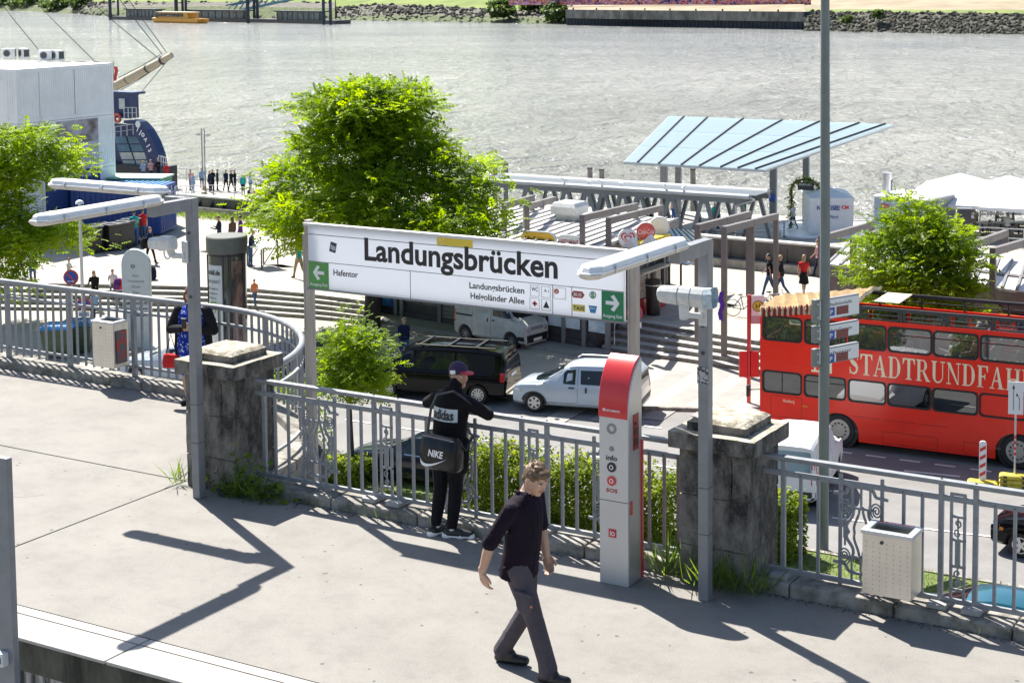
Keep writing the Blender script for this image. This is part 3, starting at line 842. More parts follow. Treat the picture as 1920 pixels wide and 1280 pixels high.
def pillar(name,label,cx,cy):
    th=thing(name,label,'pillar',(cx,cy,0),0,'stone pillars of the railing')
    h=.35;k=0
    for z0,z1,cut in ((-.05,.37,.1),(.37,.85,-.12),(.85,1.3,.18)):
        g=.004
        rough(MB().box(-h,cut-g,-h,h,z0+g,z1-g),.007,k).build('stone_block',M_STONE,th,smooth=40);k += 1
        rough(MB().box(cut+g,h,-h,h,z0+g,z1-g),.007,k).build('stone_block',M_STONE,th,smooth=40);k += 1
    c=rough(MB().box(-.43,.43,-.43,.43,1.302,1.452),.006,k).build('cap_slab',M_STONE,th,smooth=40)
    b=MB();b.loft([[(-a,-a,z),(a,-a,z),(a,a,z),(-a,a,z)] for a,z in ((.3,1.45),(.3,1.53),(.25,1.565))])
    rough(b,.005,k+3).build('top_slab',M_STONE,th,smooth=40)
    return th
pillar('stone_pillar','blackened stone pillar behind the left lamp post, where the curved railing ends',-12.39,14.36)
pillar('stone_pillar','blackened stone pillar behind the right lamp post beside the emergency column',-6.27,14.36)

# ------------------------------------------------------------------ platform lamps
def luminaire(parent,c,ang,L=1.8):
    """long boxy outdoor batten light: ribbed white housing, clips, clear underside"""
    T=Matrix.Translation(Vector(c)) @ Matrix.Rotation(ang,4,'Z')
    def outline(x0,x1,w,cham):
        return [(x0+cham,-w),(x1-cham,-w),(x1,-w+cham*.7),(x1,w-cham*.7),(x1-cham,w),(x0+cham,w),(x0,w-cham*.7),(x0,-w+cham*.7)]
    b=MB(T);rings=[]
    for z,w,e,ch in ((0.015,.113,0,.1),(.028,.115,0,.1),(.03,.106,.012,.1),(.068,.096,.03,.1),(.078,.084,.05,.08)):
        rings.append([(x,y,z) for x,y in outline(e,L-e,w,ch)])
    b.loft(rings);h=b.build('housing',mat('luminaire_white',(.8,.81,.82),.4,var=.05,scale=8),parent,world=True,)
    b=MB(T);b.loft([[(x,y,z) for x,y in outline(e,L-e,w,.06)] for z,w,e in ((-.03,.065,.05),(-.015,.095,.03),(.014,.107,.008))])
    b.build('diffuser',mat('yellowed_diffuser',(.55,.52,.47),.3,var=.12,scale=6),parent,world=True,smooth=30)
    for s in (-1,1):
        for t in (.2,.5,.82):
            b=MB(T);b.bar((L*t,s*.117,-.006),(L*t,s*.12,.038),.032,.008);b.bar((L*t,s*.12,.035),(L*t,s*.1,.06),.026,.008)
            b.build('clip',C_ALU,h,world=True)
def lamp(name,label,cx,cy,back,cap):
    th=thing(name,label,'lamp post',(cx,cy,0),0,'grey lamp posts on the walkway')
    b=MB();b.box(cx-.05,cx+.05,cy-.055,cy+.055,0,3.33);b.build('post',C_GREY,th,world=True,bev=.008)
    for z in (.62,1.05): 
        MB().box(cx-.052,cx+.052,cy-.057,cy+.05,z,z+.006).build('cover_seam',C_DARK,th,world=True)
    b=MB();b.box(cx-.05,cx+.05,cy-.65,cy-.056,3.2,3.332)
    b.build('arm',C_GREY,th,world=True,bev=.006)
    luminaire(th,(cx,cy-.48,3.345),-PI/2)
    if back:
        b=MB();b.box(cx-.4,cx-.051,cy-.045,cy+.055,3.2,3.332);b.build('arm',C_GREY,th,world=True,bev=.006)
        luminaire(th,(cx-.36,cy+.03,3.345),PI)
    for z in cap:
        MB().cyl((cx,cy-.058,z),(cx,cy-.064,z),.018,.018,10).build('lock',C_DARK,th,world=True)
    return th
lampL=lamp('lamp_post','grey square lamp post with two white tube lights, in front of left pillar',-12.33,13.74,True,(2.25,2.95))
lampR=lamp('lamp_post','grey square lamp post with one white tube light, in front of right pillar',-6.215,13.70,False,(2.3,2.55))
b=MB();b.box(-6.27,-6.16,13.640,13.643,2.02,2.17)
st_=b.build('sticker',mat('peeled_sticker',(.5,.5,.5),.6,col2=(.05,.05,.06),scale=45,contrast=(.48,.52)),lampR,world=True)
# bird spikes on the lamp arms
for th,cx,cy in ((lampL,-12.33,13.74),):
    b=MB()
    for i in range(26):
        x=cx-.06-RND.random()*.3;y=cy+RND.uniform(-.04,.05);b.bar((x,y,3.33),(x+RND.uniform(-.05,.05),y+RND.uniform(-.06,.06),3.44),.003,.003)
    b.build('bird_spikes',C_ALU,th,world=True)['kind']='stuff'

# ------------------------------------------------------------------ surveillance cameras
M_CAM=mat('camera_housing',(.6,.61,.6),.4,var=.1,scale=14)
speckle(M_CAM,40,.25,.6)
c1=thing('security_camera','white box surveillance camera on the left lamp post','camera',(-12.4,13.68,2.7),0,'surveillance cameras')
T=Matrix.Translation((-12.62,13.6,2.83)) @ Matrix.Rotation(rad(172),4,'Z') @ Matrix.Rotation(rad(5),4,'Y')
b=MB(T);b.loft([[(x,w*a,h*c) for a,c in ((-.8,-1),(.8,-1),(1,-.5),(1,.45),(.6,1),(-.6,1),(-1,.45),(-1,-.5))] for x,w,h in ((-.17,.05,.06),(-.15,.066,.075),(.02,.07,.08),(.04,.067,.07),(.2,.062,.06),(.22,.045,.045))])
hb=b.build('housing',M_CAM,c1,world=True,smooth=30,bev=.006)
b=MB(T);b.tube(bezier((.0,0,-.06),(.05,0,-.2),(-.1,0,-.2),(-.1,0,-.1),8),.008,6);b.build('cable',C_WHITED,c1,world=True,smooth=60)
b=MB();b.box(-12.42,-12.335,13.655,13.684,2.62,2.86);b.bar((-12.37,13.66,2.7),(-12.52,13.62,2.7),.05,.06);b.bar((-12.51,13.62,2.69),(-12.56,13.62,2.78),.06,.07)
b.build('bracket',M_CAM,c1,world=True,bev=.01)
c2=thing('security_camera','long white hooded surveillance camera on the right lamp post','camera',(-6.25,13.6,2.6),0,'surveillance cameras')
T=Matrix.Translation((-6.34,13.52,2.83)) @ Matrix.Rotation(rad(4),4,'Z') @ Matrix.Rotation(rad(1),4,'Y')
b=MB(T);b.loft([[(x,w*a,h*c) for a,c in ((-.55,-1),(.55,-1),(1,-.1),(.95,.5),(.5,1),(-.5,1),(-.95,.5),(-1,-.1))] for x,w,h in ((-.25,.05,.05),(-.22,.07,.072),(.0,.082,.085),(.2,.08,.085))])
b.build('housing',M_CAM,c2,world=True,smooth=30,bev=.006)
b=MB(T);b.loft([[(x,w*a,h*c+d) for a,c in ((-.6,-1),(.6,-1),(1,-.1),(.95,.5),(.55,1),(-.55,1),(-.95,.5),(-1,-.1))] for x,w,h,d in ((.201,.085,.088,0),(.29,.09,.09,.01))],caps=False)
b.build('hood',mat('pale_blue_hood',(.42,.52,.58),.4,var=.25,scale=22),c2,world=True,smooth=30)
for x in (-.05,.07):
    b=MB(T);b.loft([[(x+d,.084*a,.0875*c) for a,c in ((-.55,-1),(.55,-1),(1,-.1),(.95,.5),(.5,1),(-.5,1),(-.95,.5),(-1,-.1))] for d in (0,.004)]);b.build('seam',C_GREY,c2,world=True)
b=MB();b.box(-6.25,-6.17,13.62,13.645,2.55,2.72);b.bar((-6.21,13.63,2.64),(-6.33,13.52,2.66),.05,.05);b.cyl((-6.34,13.51,2.62),(-6.34,13.51,2.76),.04,.05,12)
b.build('bracket',M_CAM,c2,world=True,bev=.008)

# ------------------------------------------------------------------ emergency column
M_SILV=mat('silver_sheet',(.5,.5,.51),.38,metal=.55,var=.04)
ec=thing('emergency_call_column','tall silver help column with red curved hood, info and SOS buttons','help column',(-7.1,13.74,0))
x0,x1,y0,y1=-7.265,-6.955,13.62,13.9
front=[(y0,0.0),(y0,1.6)] + bezier((y0,1.6),(y0+.0,1.86),(y0+.1,2.06),(y1-.03,2.13),12)[1:]
prof=front + [(y1,2.12),(y1,0)]
MB().prism(prof,x0+.012,x1,'yz').build('body',M_SILV,ec,world=True,smooth=30,bev=.012)
of=[(y0-.012,1.6)] + bezier((y0-.012,1.6),(y0-.012,1.875),(y0+.09,2.08),(y1-.03,2.148),14)[1:]
hood=of + [(b_+(.03 if b_ > y0+.05 else .02),c-.02) for b_,c in reversed(of)]
MB().prism(hood,x0-.004,x1-.012,'yz').build('hood',C_RED,ec,world=True,smooth=30,bev=.006)
MB().box(x0+.004,x1-.004,y0-.006,y0+.01,.0,1.597).build('front_plate',mat('brushed_front',(.56,.56,.57),.42,metal=.4,var=.04,scale=2),ec,world=True,bev=.004)
MB().box(x0+.002,x1-.002,y0-.0075,y0,.8,.806).build('door_seam',C_DARK,ec,world=True)
MB().box(x1-.015,x1+.012,y1-.03,y1+.004,.02,1.35).build('edge_strip',C_RED,ec,world=True)
MB().box(x1-.004,x1+.006,y0+.09,y0+.2,1.28,1.62).build('side_panel',mat('deep_red',(.3,.02,.02),.4,var=.1),ec,world=True,bev=.003)
for z in (1.32,1.42):MB().box(x1+.005,x1+.009,y0+.105,y0+.185,z,z+.07).build('slot',mat('dark_red',(.09,.008,.01),.4),ec,world=True)
MB().cyl((x1+.005,y0+.13,1.53),(x1+.014,y0+.13,1.53),.014,.012,10).build('lens',C_BLACK,ec,world=True)
MB().box(x1-.002,x1+.008,y0+.03,y0+.07,.68,.81).build('latch',C_RED,ec,world=True,bev=.004)
cx=(x0+x1)/2-.02;yf=y0-.007
def disc(parent,name,c,r,mt,d=.006,n=24,ri=None):
    b=MB()
    if ri:b.ring(circ(c[0],c[2],r,n),circ(c[0],c[2],ri,n),c[1]-d,c[1]+.002,'xz')
    else:b.prism(circ(c[0],c[2],r,n),c[1]-d,c[1]+.002,'xz')
    return b.build(name,mt,parent,world=True)
disc(ec,'speaker_ring',(cx,yf,1.49),.05,mat('mid_grey',(.25,.25,.26),.5),.004,28,.027)
disc(ec,'microphone',(cx,yf,1.3),.024,mat('mid_grey2',(.24,.24,.25),.5),.004)
bt=disc(ec,'info_button',(cx,yf,1.125),.046,C_BLACK,.008);disc(bt,'button_ring',(cx,yf-.008,1.125),.022,C_PWHITE,.003);disc(bt,'button_core',(cx,yf-.011,1.125),.013,C_BLACK,.003)
bt=disc(ec,'sos_button',(cx,yf,.995),.046,C_RED,.008);disc(bt,'button_ring',(cx,yf-.008,.995),.022,C_PWHITE,.003);disc(bt,'button_core',(cx,yf-.011,.995),.013,C_RED,.003)
text('info',.05,ec,(cx,yf-.002,1.19),C_INK,width=.115,align='C',bold=.012)
text('SOS',.036,ec,(cx,yf-.002,.885),mat('red_print',(.5,.03,.03),.5,var=0),width=.115,align='C',bold=.012)
text('HOCHBAHN',.022,ec,(cx-.055,y0-.0165,1.655),C_PWHITE,width=.145,bold=.012)
disc(ec,'emblem',(cx-.075,y0-.013,1.667),.014,C_PWHITE,.003,16,.007)
fp_=MB().box(cx-.035,cx+.045,yf-.003,yf+.002,.455,.535).build('hose_plate',mat('sign_red',(.55,.04,.05),.5,var=.02),ec,world=True)
b=MB();b.ring(circ(cx+.012,.49,.02,14),circ(cx+.012,.49,.013,14),yf-.006,yf-.0025,'xz');b.box(cx-.018,cx-.012,yf-.006,yf-.0025,.47,.52);b.build('symbol',C_PWHITE,fp_,world=True)

# ------------------------------------------------------------------ litter bins
def bin_(name,label,x0,x1,y0,y1,z0,z1):
    th=thing(name,label,'litter bin',((x0+x1)/2,(y0+y1)/2,z0),0,'steel litter bins on the railings')
    t=.012
    b=MB();b.box(x0,x1,y0,y0+t,z0,z1);b.box(x0,x1,y1-t,y1,z0,z1);b.box(x0,x0+t,y0+t,y1-t,z0,z1);b.box(x1-t,x1,y0+t,y1-t,z0,z1);b.box(x0+t,x1-t,y0+t,y1-t,z0,z0+t)
    b.build('shell',C_STEEL,th,world=True,bev=.004)
    e=.014
    b=MB();b.ring([(x0-e,y0-e),(x1+e,y0-e),(x1+e,y1),(x0-e,y1)],[(x0+.05,y0+.06),(x1-.05,y0+.06),(x1-.05,y1-.04),(x0+.05,y1-.04)],z1,z1+.035,'xy')
    b.build('rim',mat('rim_steel',(.55,.57,.6),.35,metal=.6),th,world=True,bev=.006)
    MB().box(x0+.03,x1-.03,y0+.03,y1-.02,z1-.2,z1-.19).build('inner_lid',mat('dark_green_inner',(.03,.06,.04),.5),th,world=True)
    MB().cyl((x0+(x1-x0)*.4,y0-.008,z1-.06),(x0+(x1-x0)*.4,y0,z1-.06),.016,.016,10).build('lock',C_DARK,th,world=True)
    d=MB()
    for i in range(7):
        for j in range(11):
            x=x0+.035+(x1-x0-.07)*i/6;z=z0+.05+(z1-z0-.12)*j/10
            d.prism(circ(x,z,.0042,5),y0-.0035,y0+.001,'xz')
    d.build('dimples',mat('dimple_grey',(.28,.27,.26),.5),th,world=True)['kind']='stuff'
    b=MB();b.box(x0+.05,x1-.05,y1,RT-.02 if y0 < 15 else y1+.1,z0+.1,z0+.16);b.build('bracket',C_GREY,th,world=True)
    return th
bR=bin_('litter_bin','steel litter bin hung on the right railing, wide slot and red lettering',-4.80,-4.36,13.9,14.2,.26,.8)
text('Restmüll',.034,bR,(-4.74,14.155,.837),C_RED,xd=(1,0,0),yd=(0,1,.05),width=.32,bold=.012)
bL=bin_('litter_bin','steel litter bin hung on the curved railing on the left',-17.03,-16.63,16.86,17.16,.3,.92)
b=MB();b.box(-16.616,-16.61,16.9,17.1,.36,.82);b.build('side_stickers',mat('torn_stickers',(.5,.05,.04),.6,col2=(.12,.12,.14),scale=9,contrast=(.45,.5)),bL,world=True)

# ------------------------------------------------------------------ station name sign
M_PANEL=mat('sign_panel_white',(.8,.82,.86),.35,var=.02,scale=2)
def translucent_lift(m,k):       # translucence added to brighten the shaded face of an opaque board
    nt=m.node_tree;b=nt.nodes['Principled BSDF'];t=nt.nodes.new('ShaderNodeBsdfTranslucent');t.inputs[0].default_value=(.88,.9,.94,1)
    x=nt.nodes.new('ShaderNodeMixShader');x.inputs[0].default_value=k
    nt.links.new(b.outputs[0],x.inputs[1]);nt.links.new(t.outputs[0],x.inputs[2]);nt.links.new(x.outputs[0],nt.nodes['Material Output'].inputs[0])
translucent_lift(M_PANEL,.62)
M_POST=mat('weathered_sign_post',(.42,.37,.32),.7,var=.15,scale=4,stretch=(3,3,.5))
sg=thing('station_sign','long white station name board on two weathered posts, green exit arrows at both ends','station sign',(-9.4,14.5,-.2))
ST=14.46
for x,in ((-11.36,),(-7.355,)):
    b=MB();b.box(x-.035,x+.035,14.5,14.59,-.6,3.05 if x < -9 else 2.99)
    b.box(x-.06,x-.036,14.5,14.58,-.6,2.9);b.build('post',M_POST,sg,world=True,bev=.006)
def sx_(px,py):return tp(px,py,ST)
xl,xr,zb,zt=-11.31,-7.43,2.315,3.0
MB().box(xl,xr,ST,ST+.045,zb,zt).build('panel',M_PANEL,sg,world=True,bev=.003)
MB().box(xl-.05,xr+.02,ST-.02,ST+.06,zt,zt+.028).build('top_profile',mat('alu_top',(.7,.68,.64),.5,var=.06),sg,world=True)
MB().box(xl-.02,xr+.02,ST-.01,ST+.05,zb-.02,zb).build('bottom_profile',C_GREY,sg,world=True)
yf=ST-.0015
W=xr-xl
def px_x(px):return xl + (px-580)/(1170-580)*W if False else tp(px,0.085*(px-580)+480,ST).x
ln=MB();ln.box(xl,xr,yf-.001,ST,zt-.095,zt-.088);ln.box(xl,xr,yf-.001,ST,zb+.292,zb+.298)
for px,z1 in ((769,.294),(1036,.294),(1072,.294)):ln.box(px_x(px)-.003,px_x(px)+.003,yf-.001,ST,zb,zb+z1)
ln.build('panel_joints',C_DARK,sg,world=True)
MB().box(px_x(820),px_x(887),yf-.002,ST,zt-.086,zt-.006).build('yellow_strip',C_YELLOW,sg,world=True)
text('03',.05,sg,(px_x(824),yf-.003,zt-.07),mat('pale_yellow',(.85,.75,.3),.5,var=0),width=.06)
text('Landungsbrücken',.245,sg,(px_x(684),yf-.001,zb+.37),C_INK,width=px_x(1046)-px_x(684),bold=.026)
text('Hafentor',.068,sg,(px_x(625),yf-.001,zb+.165),C_INK,width=px_x(671)-px_x(625),bold=.018)
text('Landungsbrücken',.066,sg,(px_x(983),yf-.001,zb+.178),C_INK,width=px_x(983)-px_x(880),align='R',bold=.018)
text('Helgoländer Allee',.066,sg,(px_x(983),yf-.001,zb+.07),C_INK,width=px_x(983)-px_x(882),align='R',bold=.018)
def arrow_field(x0,x1,left,txt,mt):
    f=MB().box(x0,x1,yf-.003,ST,zb+.002,zb+.29).build('exit_field',mt,sg,world=True)
    cx=(x0+x1)/2;cz=zb+.175;s=-1 if left else 1;k=.05
    pts=[(-1.3,-.32),(.35,-.32),(-.35,-1.15),(.3,-1.45),(1.35,0),(.3,1.45),(-.35,1.15),(.35,.32),(-1.3,.32)]
    MB().prism([(cx+s*a*k*1.15,cz+c*k*1.15) for a,c in pts],yf-.005,yf-.0028,'xz').build('arrow',C_PWHITE,f,world=True)
    text(txt,.034,f,(cx,yf-.004,zb+.03),C_PWHITE,width=(x1-x0)*.88,align='C',bold=.008)
arrow_field(xl+.006,px_x(616),True,'Ausgang Exit',mat('bright_sign_green',(.1,.33,.08),.4,var=.02))
arrow_field(px_x(1128),xr-.002,False,'Ausgang Exit',mat('deep_sign_green',(.015,.22,.09),.4,var=.02))
def icon(px0,px1,z0,z1,mt,name='pictogram',bw=True):
    o=MB().box(px_x(px0),px_x(px1),yf-.002,ST,zb+z0,zb+z1).build(name,mt,sg,world=True);return o
grid=mat('pictogram_white',(.68,.69,.73),.4,var=.02)
def frame_(px0,px1,z0,z1):
    a,b_=px_x(px0),px_x(px1)
    MB().ring([(a,zb+z0),(b_,zb+z0),(b_,zb+z1),(a,zb+z1)],[(a+.004,zb+z0+.004),(b_-.004,zb+z0+.004),(b_-.004,zb+z1-.004),(a+.004,zb+z1-.004)],yf-.002,ST,'xz').build('pictogram_frame',mat('thin_grey',(.35,.35,.37),.5),sg,world=True)
for f in ((994,1011,.16,.275),(1015,1032,.16,.275),(1038,1061,.16,.275),(993,1011,.03,.145),(1015,1033,.03,.145)):frame_(*f)
text('WC',.042,sg,(px_x(996.5),yf-.001,zb+.215),C_INK,width=.075,bold=.012)
text('A i',.035,sg,(px_x(1020),yf-.001,zb+.215),C_INK,width=.055)
o=disc(sg,'emblem',(px_x(1043.5),yf,zb+.235),.027,mat('orange_print',(.6,.15,.06),.5,var=0),.002,18);text('g',.03,o,(px_x(1042.2),yf-.003,zb+.224),C_PWHITE,width=.02)
rc=MB();x=px_x(1002.5);rc.box(x-.026,x+.026,yf-.003,ST,zb+.078,zb+.098);rc.box(x-.01,x+.01,yf-.003,yf-.0005,zb+.062,zb+.114);rc.build('red_cross',C_RED,sg,world=True)
x=px_x(1024);tr=MB();tr.prism([(x-.036,zb+.055),(x+.036,zb+.055),(x,zb+.128)],yf-.003,ST,'xz');o=tr.build('triangle',C_INK,sg,world=True)
x=px_x(1083.5);z=zb+.225
o=MB().prism([(x-.075,z),(x-.05,z+.034),(x+.05,z+.034),(x+.075,z),(x+.05,z-.034),(x-.05,z-.034)],yf-.003,ST,'xz').build('bus_sign',mat('bus_red',(.4,.06,.06),.4,var=0),sg,world=True);text('BUS',.034,o,(x,yf-.004,z-.016),C_PWHITE,width=.088,align='C',bold=.015)
o=MB().box(px_x(1073.5),px_x(1097),yf-.003,ST,zb+.055,zb+.125).build('taxi_sign',mat('taxi_yellow',(.8,.68,.15),.45,var=0),sg,world=True);text('TAXI',.042,o,(px_x(1085.2),yf-.004,zb+.069),C_INK,width=.12,align='C',bold=.015)
x=px_x(1111.5);o=disc(sg,'train_sign',(x,yf,zb+.235),.038,mat('s_green',(.06,.28,.1),.4,var=0),.002,22);disc(o,'train_ring',(x,yf-.002,zb+.235),.031,C_PWHITE,.001,22);text('S',.05,o,(x,yf-.004,zb+.21),MATS['s_green'],width=.036,align='C',bold=.03)
x=px_x(1111.5);o=MB().prism([(x-.048,zb+.128),(x+.048,zb+.128),(x+.028,zb+.055),(x-.028,zb+.055)],yf-.003,ST,'xz').build('ferry_sign',mat('ferry_blue',(.04,.25,.5),.4,var=0),sg,world=True);text('Fähre',.02,o,(x,yf-.004,zb+.095),C_PWHITE,width=.055,align='C',bold=.01)
# small dark sticker with initials
T=Matrix.Translation((px_x(625),yf,zb+.47)) @ Matrix.Rotation(rad(12),4,'Y')
o=MB(T).box(-.042,.042,-.002,0,-.055,.055).build('sticker',mat('navy_print',(.05,.06,.1),.5,var=0),sg,world=True)
text('tqu',.06,o,(px_x(625)-.034,yf-.003,zb+.455),C_PWHITE,xd=(1,0,-.2),yd=(.2,0,1),width=.065,bold=.015)

# ------------------------------------------------------------------ near left post with latch
p=tp(22,860,9.2)
lp=thing('gate_post','grey steel post with a small latch box, cut by the picture edge at bottom left','post',(p.x-.06,9.2,-3))
MB().box(p.x-.24,p.x-.06,9.2,9.26,-3,p.z-.01).build('post',C_GREY,lp,world=True,bev=.008)
q=tp(14,1232,9.2);MB().box(q.x-.07,q.x+.02,9.13,9.199,q.z-.06,q.z+.055).build('latch',C_WHITED,lp,world=True,bev=.008)
MB().box(q.x-.01,q.x-.002,9.125,9.13,q.z-.03,q.z+.02).build('latch_slot',C_DARK,lp,world=True)

# ------------------------------------------------------------------ tall mast with direction signs (rises from the verge)
mb_=gp(1543,1030,ZS)
mast=thing('lamp_mast','tall tapering grey-green street mast rising past the top of the picture','mast',mb_)
MB().tube([mb_,mb_+Vector((0,0,8)),mb_+Vector((-.1,0,22))],[.14,.125,.08],16).build('pole',mat('mast_green_grey',(.2,.22,.205),.5,var=.08,scale=2),mast,world=True,smooth=60)
def boxsign(name,label,pxs,rows,lines,cat='direction sign'):
    (xa,ya),(xb,yb)=pxs
    a=tp(xa,ya,mb_.y-.28); 
    return a
yy=mb_.y-.2
SGN=[((1533,605),'Fischmarkt'),((1533,655),'Michel-Garage'),((1533,705),'Hafentor')]
def zof(py):return tp(1565,py,yy).z
for i,(ytop,ybot,txt) in enumerate(((552,606,'Fischauktionshalle'),(602,645,'Michel-Garage'),(645,690,'Hafentor'))):
    z1=zof(ytop+14);z0=zof(ybot)
    th=thing('direction_sign',('top white direction sign on the tall mast, arrow straight up','middle white direction sign on the tall mast, pointing left','lowest white direction sign on the tall mast')[i],'direction sign',(mb_.x,yy,z0),0,'parking direction signs on the mast')
    ang=rad(66);T=Matrix.Translation((mb_.x-.17,yy-.02,0)) @ Matrix.Rotation(ang,4,'Z')
    L=1.5
    b=MB(T);b.box(0,L,-.06,.06,z0,z1);b.build('case',C_GREY,th,world=True,bev=.012)
    b=MB(T);b.box(.1,L-.02,-.068,-.0605,z0+.03,z1-.03);b.build('face',C_PWHITE,th,world=True)
    b=MB(T);b.box(-.05,.1,-.075,.075,z0-.02,z1+.02);b.build('clamp',mat('mast_clamp',(.23,.25,.235),.5),th,world=True,bev=.015)
    for z in (z0+.1,z1-.1):
        b=MB(T);b.cyl((.03,-.076,z),(.03,-.084,z),.025,.025,8);b.build('bolt',C_ALU,th,world=True)
    def TP(x,y,z):return T @ Vector((x,y,z))
    xd=(T.to_3x3() @ Vector((1,0,0)))
    text(txt,.085,th,TP(.27,-.07,z1-.19),C_INK,xd=xd,width=.95)
    b=MB(T);zc=(z0+z1)/2-.05
    if i == 0:b.box(.17,.185,-.072,-.069,zc-.12,zc+.1);b.prism([(.145,zc+.09),(.21,zc+.09),(.1775,zc+.15)],-.072,-.069,'xz')
    elif i == 1:b.box(.15,.22,-.072,-.069,zc-.01,zc+.01);b.prism([(.13,zc),(.165,zc+.035),(.165,zc-.035)],-.072,-.069,'xz')
    else:b.box(.14,.2,-.072,-.069,zc-.01,zc+.01);b.prism([(.23,zc),(.195,zc+.035),(.195,zc-.035)],-.072,-.069,'xz')
    b.build('arrow',C_INK,th,world=True)
    b=MB(T);b.box(.4,.62,-.072,-.069,zc-.13,zc+.08);o=b.build('parking_field',C_BLUE,th,world=True)
    text('P',.11,o,TP(.46,-.073,zc-.085),C_PWHITE,xd=xd,width=.09,bold=.02)
    b=MB(T);b.box(.68,1.1,-.072,-.069,zc-.13,zc+.08);b.build('display',mat('sign_display',(.22,.05,.05),.4,var=.3,scale=20),th,world=True)
# ------------------------------------------------------------------ shop row under the terrace
M_ROOF=mat('zinc_roof',(.66,.65,.63),.6,metal=.0,var=.08,scale=.8)
M_RIB=mat('roof_rib',(.2,.2,.205),.55,var=.06)  # rib colour darkened to carry the shadows between the roof sheets
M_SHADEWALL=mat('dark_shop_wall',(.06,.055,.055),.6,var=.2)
M_FRAME=mat('shop_frame_grey',(.2,.2,.205),.5,var=.1)
M_SHUT=mat('roller_shutter',(.2,.18,.17),.55,var=.1)
def poster(parent,o,u,w,h,mt,name='poster'):
    b=MB();o=Vector(o);u=Vector(u).normalized();n=u.cross(Vector((0,0,1)))
    b.add([o,o+u*w,o+u*w+Vector((0,0,h)),o+Vector((0,0,h)),o+n*.03,o+u*w+n*.03,o+u*w+n*.03+Vector((0,0,h)),o+n*.03+Vector((0,0,h))],[(4,5,6,7),(0,4,7,3),(1,2,6,5),(3,7,6,2),(0,1,5,4)])
    return b.build(name,mt,parent,world=True)
def ribroof(parent,A,B,C,D,nr,rib=.045,name='roof'):
    """sheet roof A-B eave, D-C back edge, with standing ribs running from eave to back"""
    A,B,C,D=map(Vector,(A,B,C,D))
    b=MB();b.slab([A,B,C,D],.06);b.build(name,M_ROOF,parent,world=True)
    for i in range(nr+1):
        f=i/nr;p=A.lerp(B,f);q=D.lerp(C,f)
        b=MB();b.bar(p+Vector((0,0,.09)),q+Vector((0,0,.09)),.09,.06);b.build('roof_rib',M_RIB,parent,world=True)
E1,E2=Vector((-41.4,57.5,0)),Vector((-29.9,55.75,0))
sd_=(E2-E1).normalized();sn=sd_.cross(Vector((0,0,1)))      # sn points to the street
if sn.y > 0:sn=-sn
shop=thing('shop_row','low shop row with ribbed zinc roof and poster windows under the terrace','shop',(-35.5,57,ZS))
bk=[(-41.4,66.0),(-29.6,66.0)]
b=MB();b.slab([(*E1.xy,ZS),(*E2.xy,ZS),(-29.85,58.0,ZS),(-31.7,66,ZS),(-43.6,66,ZS)],3.38)
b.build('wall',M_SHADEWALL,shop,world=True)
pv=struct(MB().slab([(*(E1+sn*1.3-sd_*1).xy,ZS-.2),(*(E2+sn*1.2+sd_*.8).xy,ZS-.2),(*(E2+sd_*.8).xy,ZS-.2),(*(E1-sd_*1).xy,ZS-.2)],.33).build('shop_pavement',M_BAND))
F1,F2=E1+sn*.55-sd_*.3,E2+sn*.55+sd_*.35
ribroof(shop,(F1.x,F1.y,-4.68),(F2.x,F2.y,-4.68),(-31.4,66.3,-5.05),(-44.0,66.3,-5.05),24)
b=MB();b.bar((F1.x,F1.y,-4.88),(F2.x,F2.y,-4.88),.1,.42);b.bar((F2.x,F2.y,-4.9),(-31.4,66.3,-5.25),.08,.4);b.build('fascia',C_BROWN,shop,world=True)
def onf(u,z,off=.04):return Vector((*(E1+sd_*u+sn*off).xy,z))
LEN=(E2-E1).length
def ux(px,py=610):      # along the front for a photo column
    d=_ray(px,py);o=Vector((0,0,CAMH))
    n=Vector((sn.x,sn.y,0));k=(E1-o).dot(n)/d.dot(n);return ((o+d*k)-E1).dot(sd_)
for px in (703,746,757,828,1022,1060,1098,1142):
    u=ux(px);MB().bar(onf(u,ZS+.1,.08),onf(u,-4.8,.08),.16,.16).build('mullion',M_FRAME,shop,world=True)
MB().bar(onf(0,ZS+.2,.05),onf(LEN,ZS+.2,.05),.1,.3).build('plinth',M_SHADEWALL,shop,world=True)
def fpost(px0,px1,z0,z1,mt,off=.06,name='poster'): 
    u0,u1=ux(px0),ux(px1);return poster(shop,onf(u0,z0,off),sd_,u1-u0,z1-z0,mt,name)
P_BLUE=mat('sea_poster',(.02,.08,.28),.35,col2=(.1,.3,.6),scale=1.3)
P_DARK=mat('dark_ship_poster',(.03,.033,.04),.35,col2=(.12,.12,.14),scale=1.5,stretch=(.4,.4,3))
P_PALE=mat('pale_poster',(.66,.72,.76),.3,var=.1)
P_ICE=mat('ice_poster',(.35,.5,.6),.3,col2=(.75,.82,.85),scale=2.5)
fpost(720,745,ZS+.45,-5.2,P_BLUE)
o=fpost(761,792,ZS+.75,-6.6,P_DARK);text('SCHIFFSBEDARF',.13,o,onf(ux(764),-7.2,.1),C_PWHITE,xd=sd_,width=1.15)
o=fpost(794,825,ZS+.75,-6.6,P_DARK);text('SOUVENIRS',.13,o,onf(ux(798),-7.25,.1),C_PWHITE,xd=sd_,width=1.05)
for i in range(16):
    u0,u1=ux(830),ux(1018);z=ZS+.4+i*.16
    MB().bar(onf(u0,z,.05),onf(u1,z,.05),.03,.14).build('shutter_slat',M_SHUT,shop,world=True)
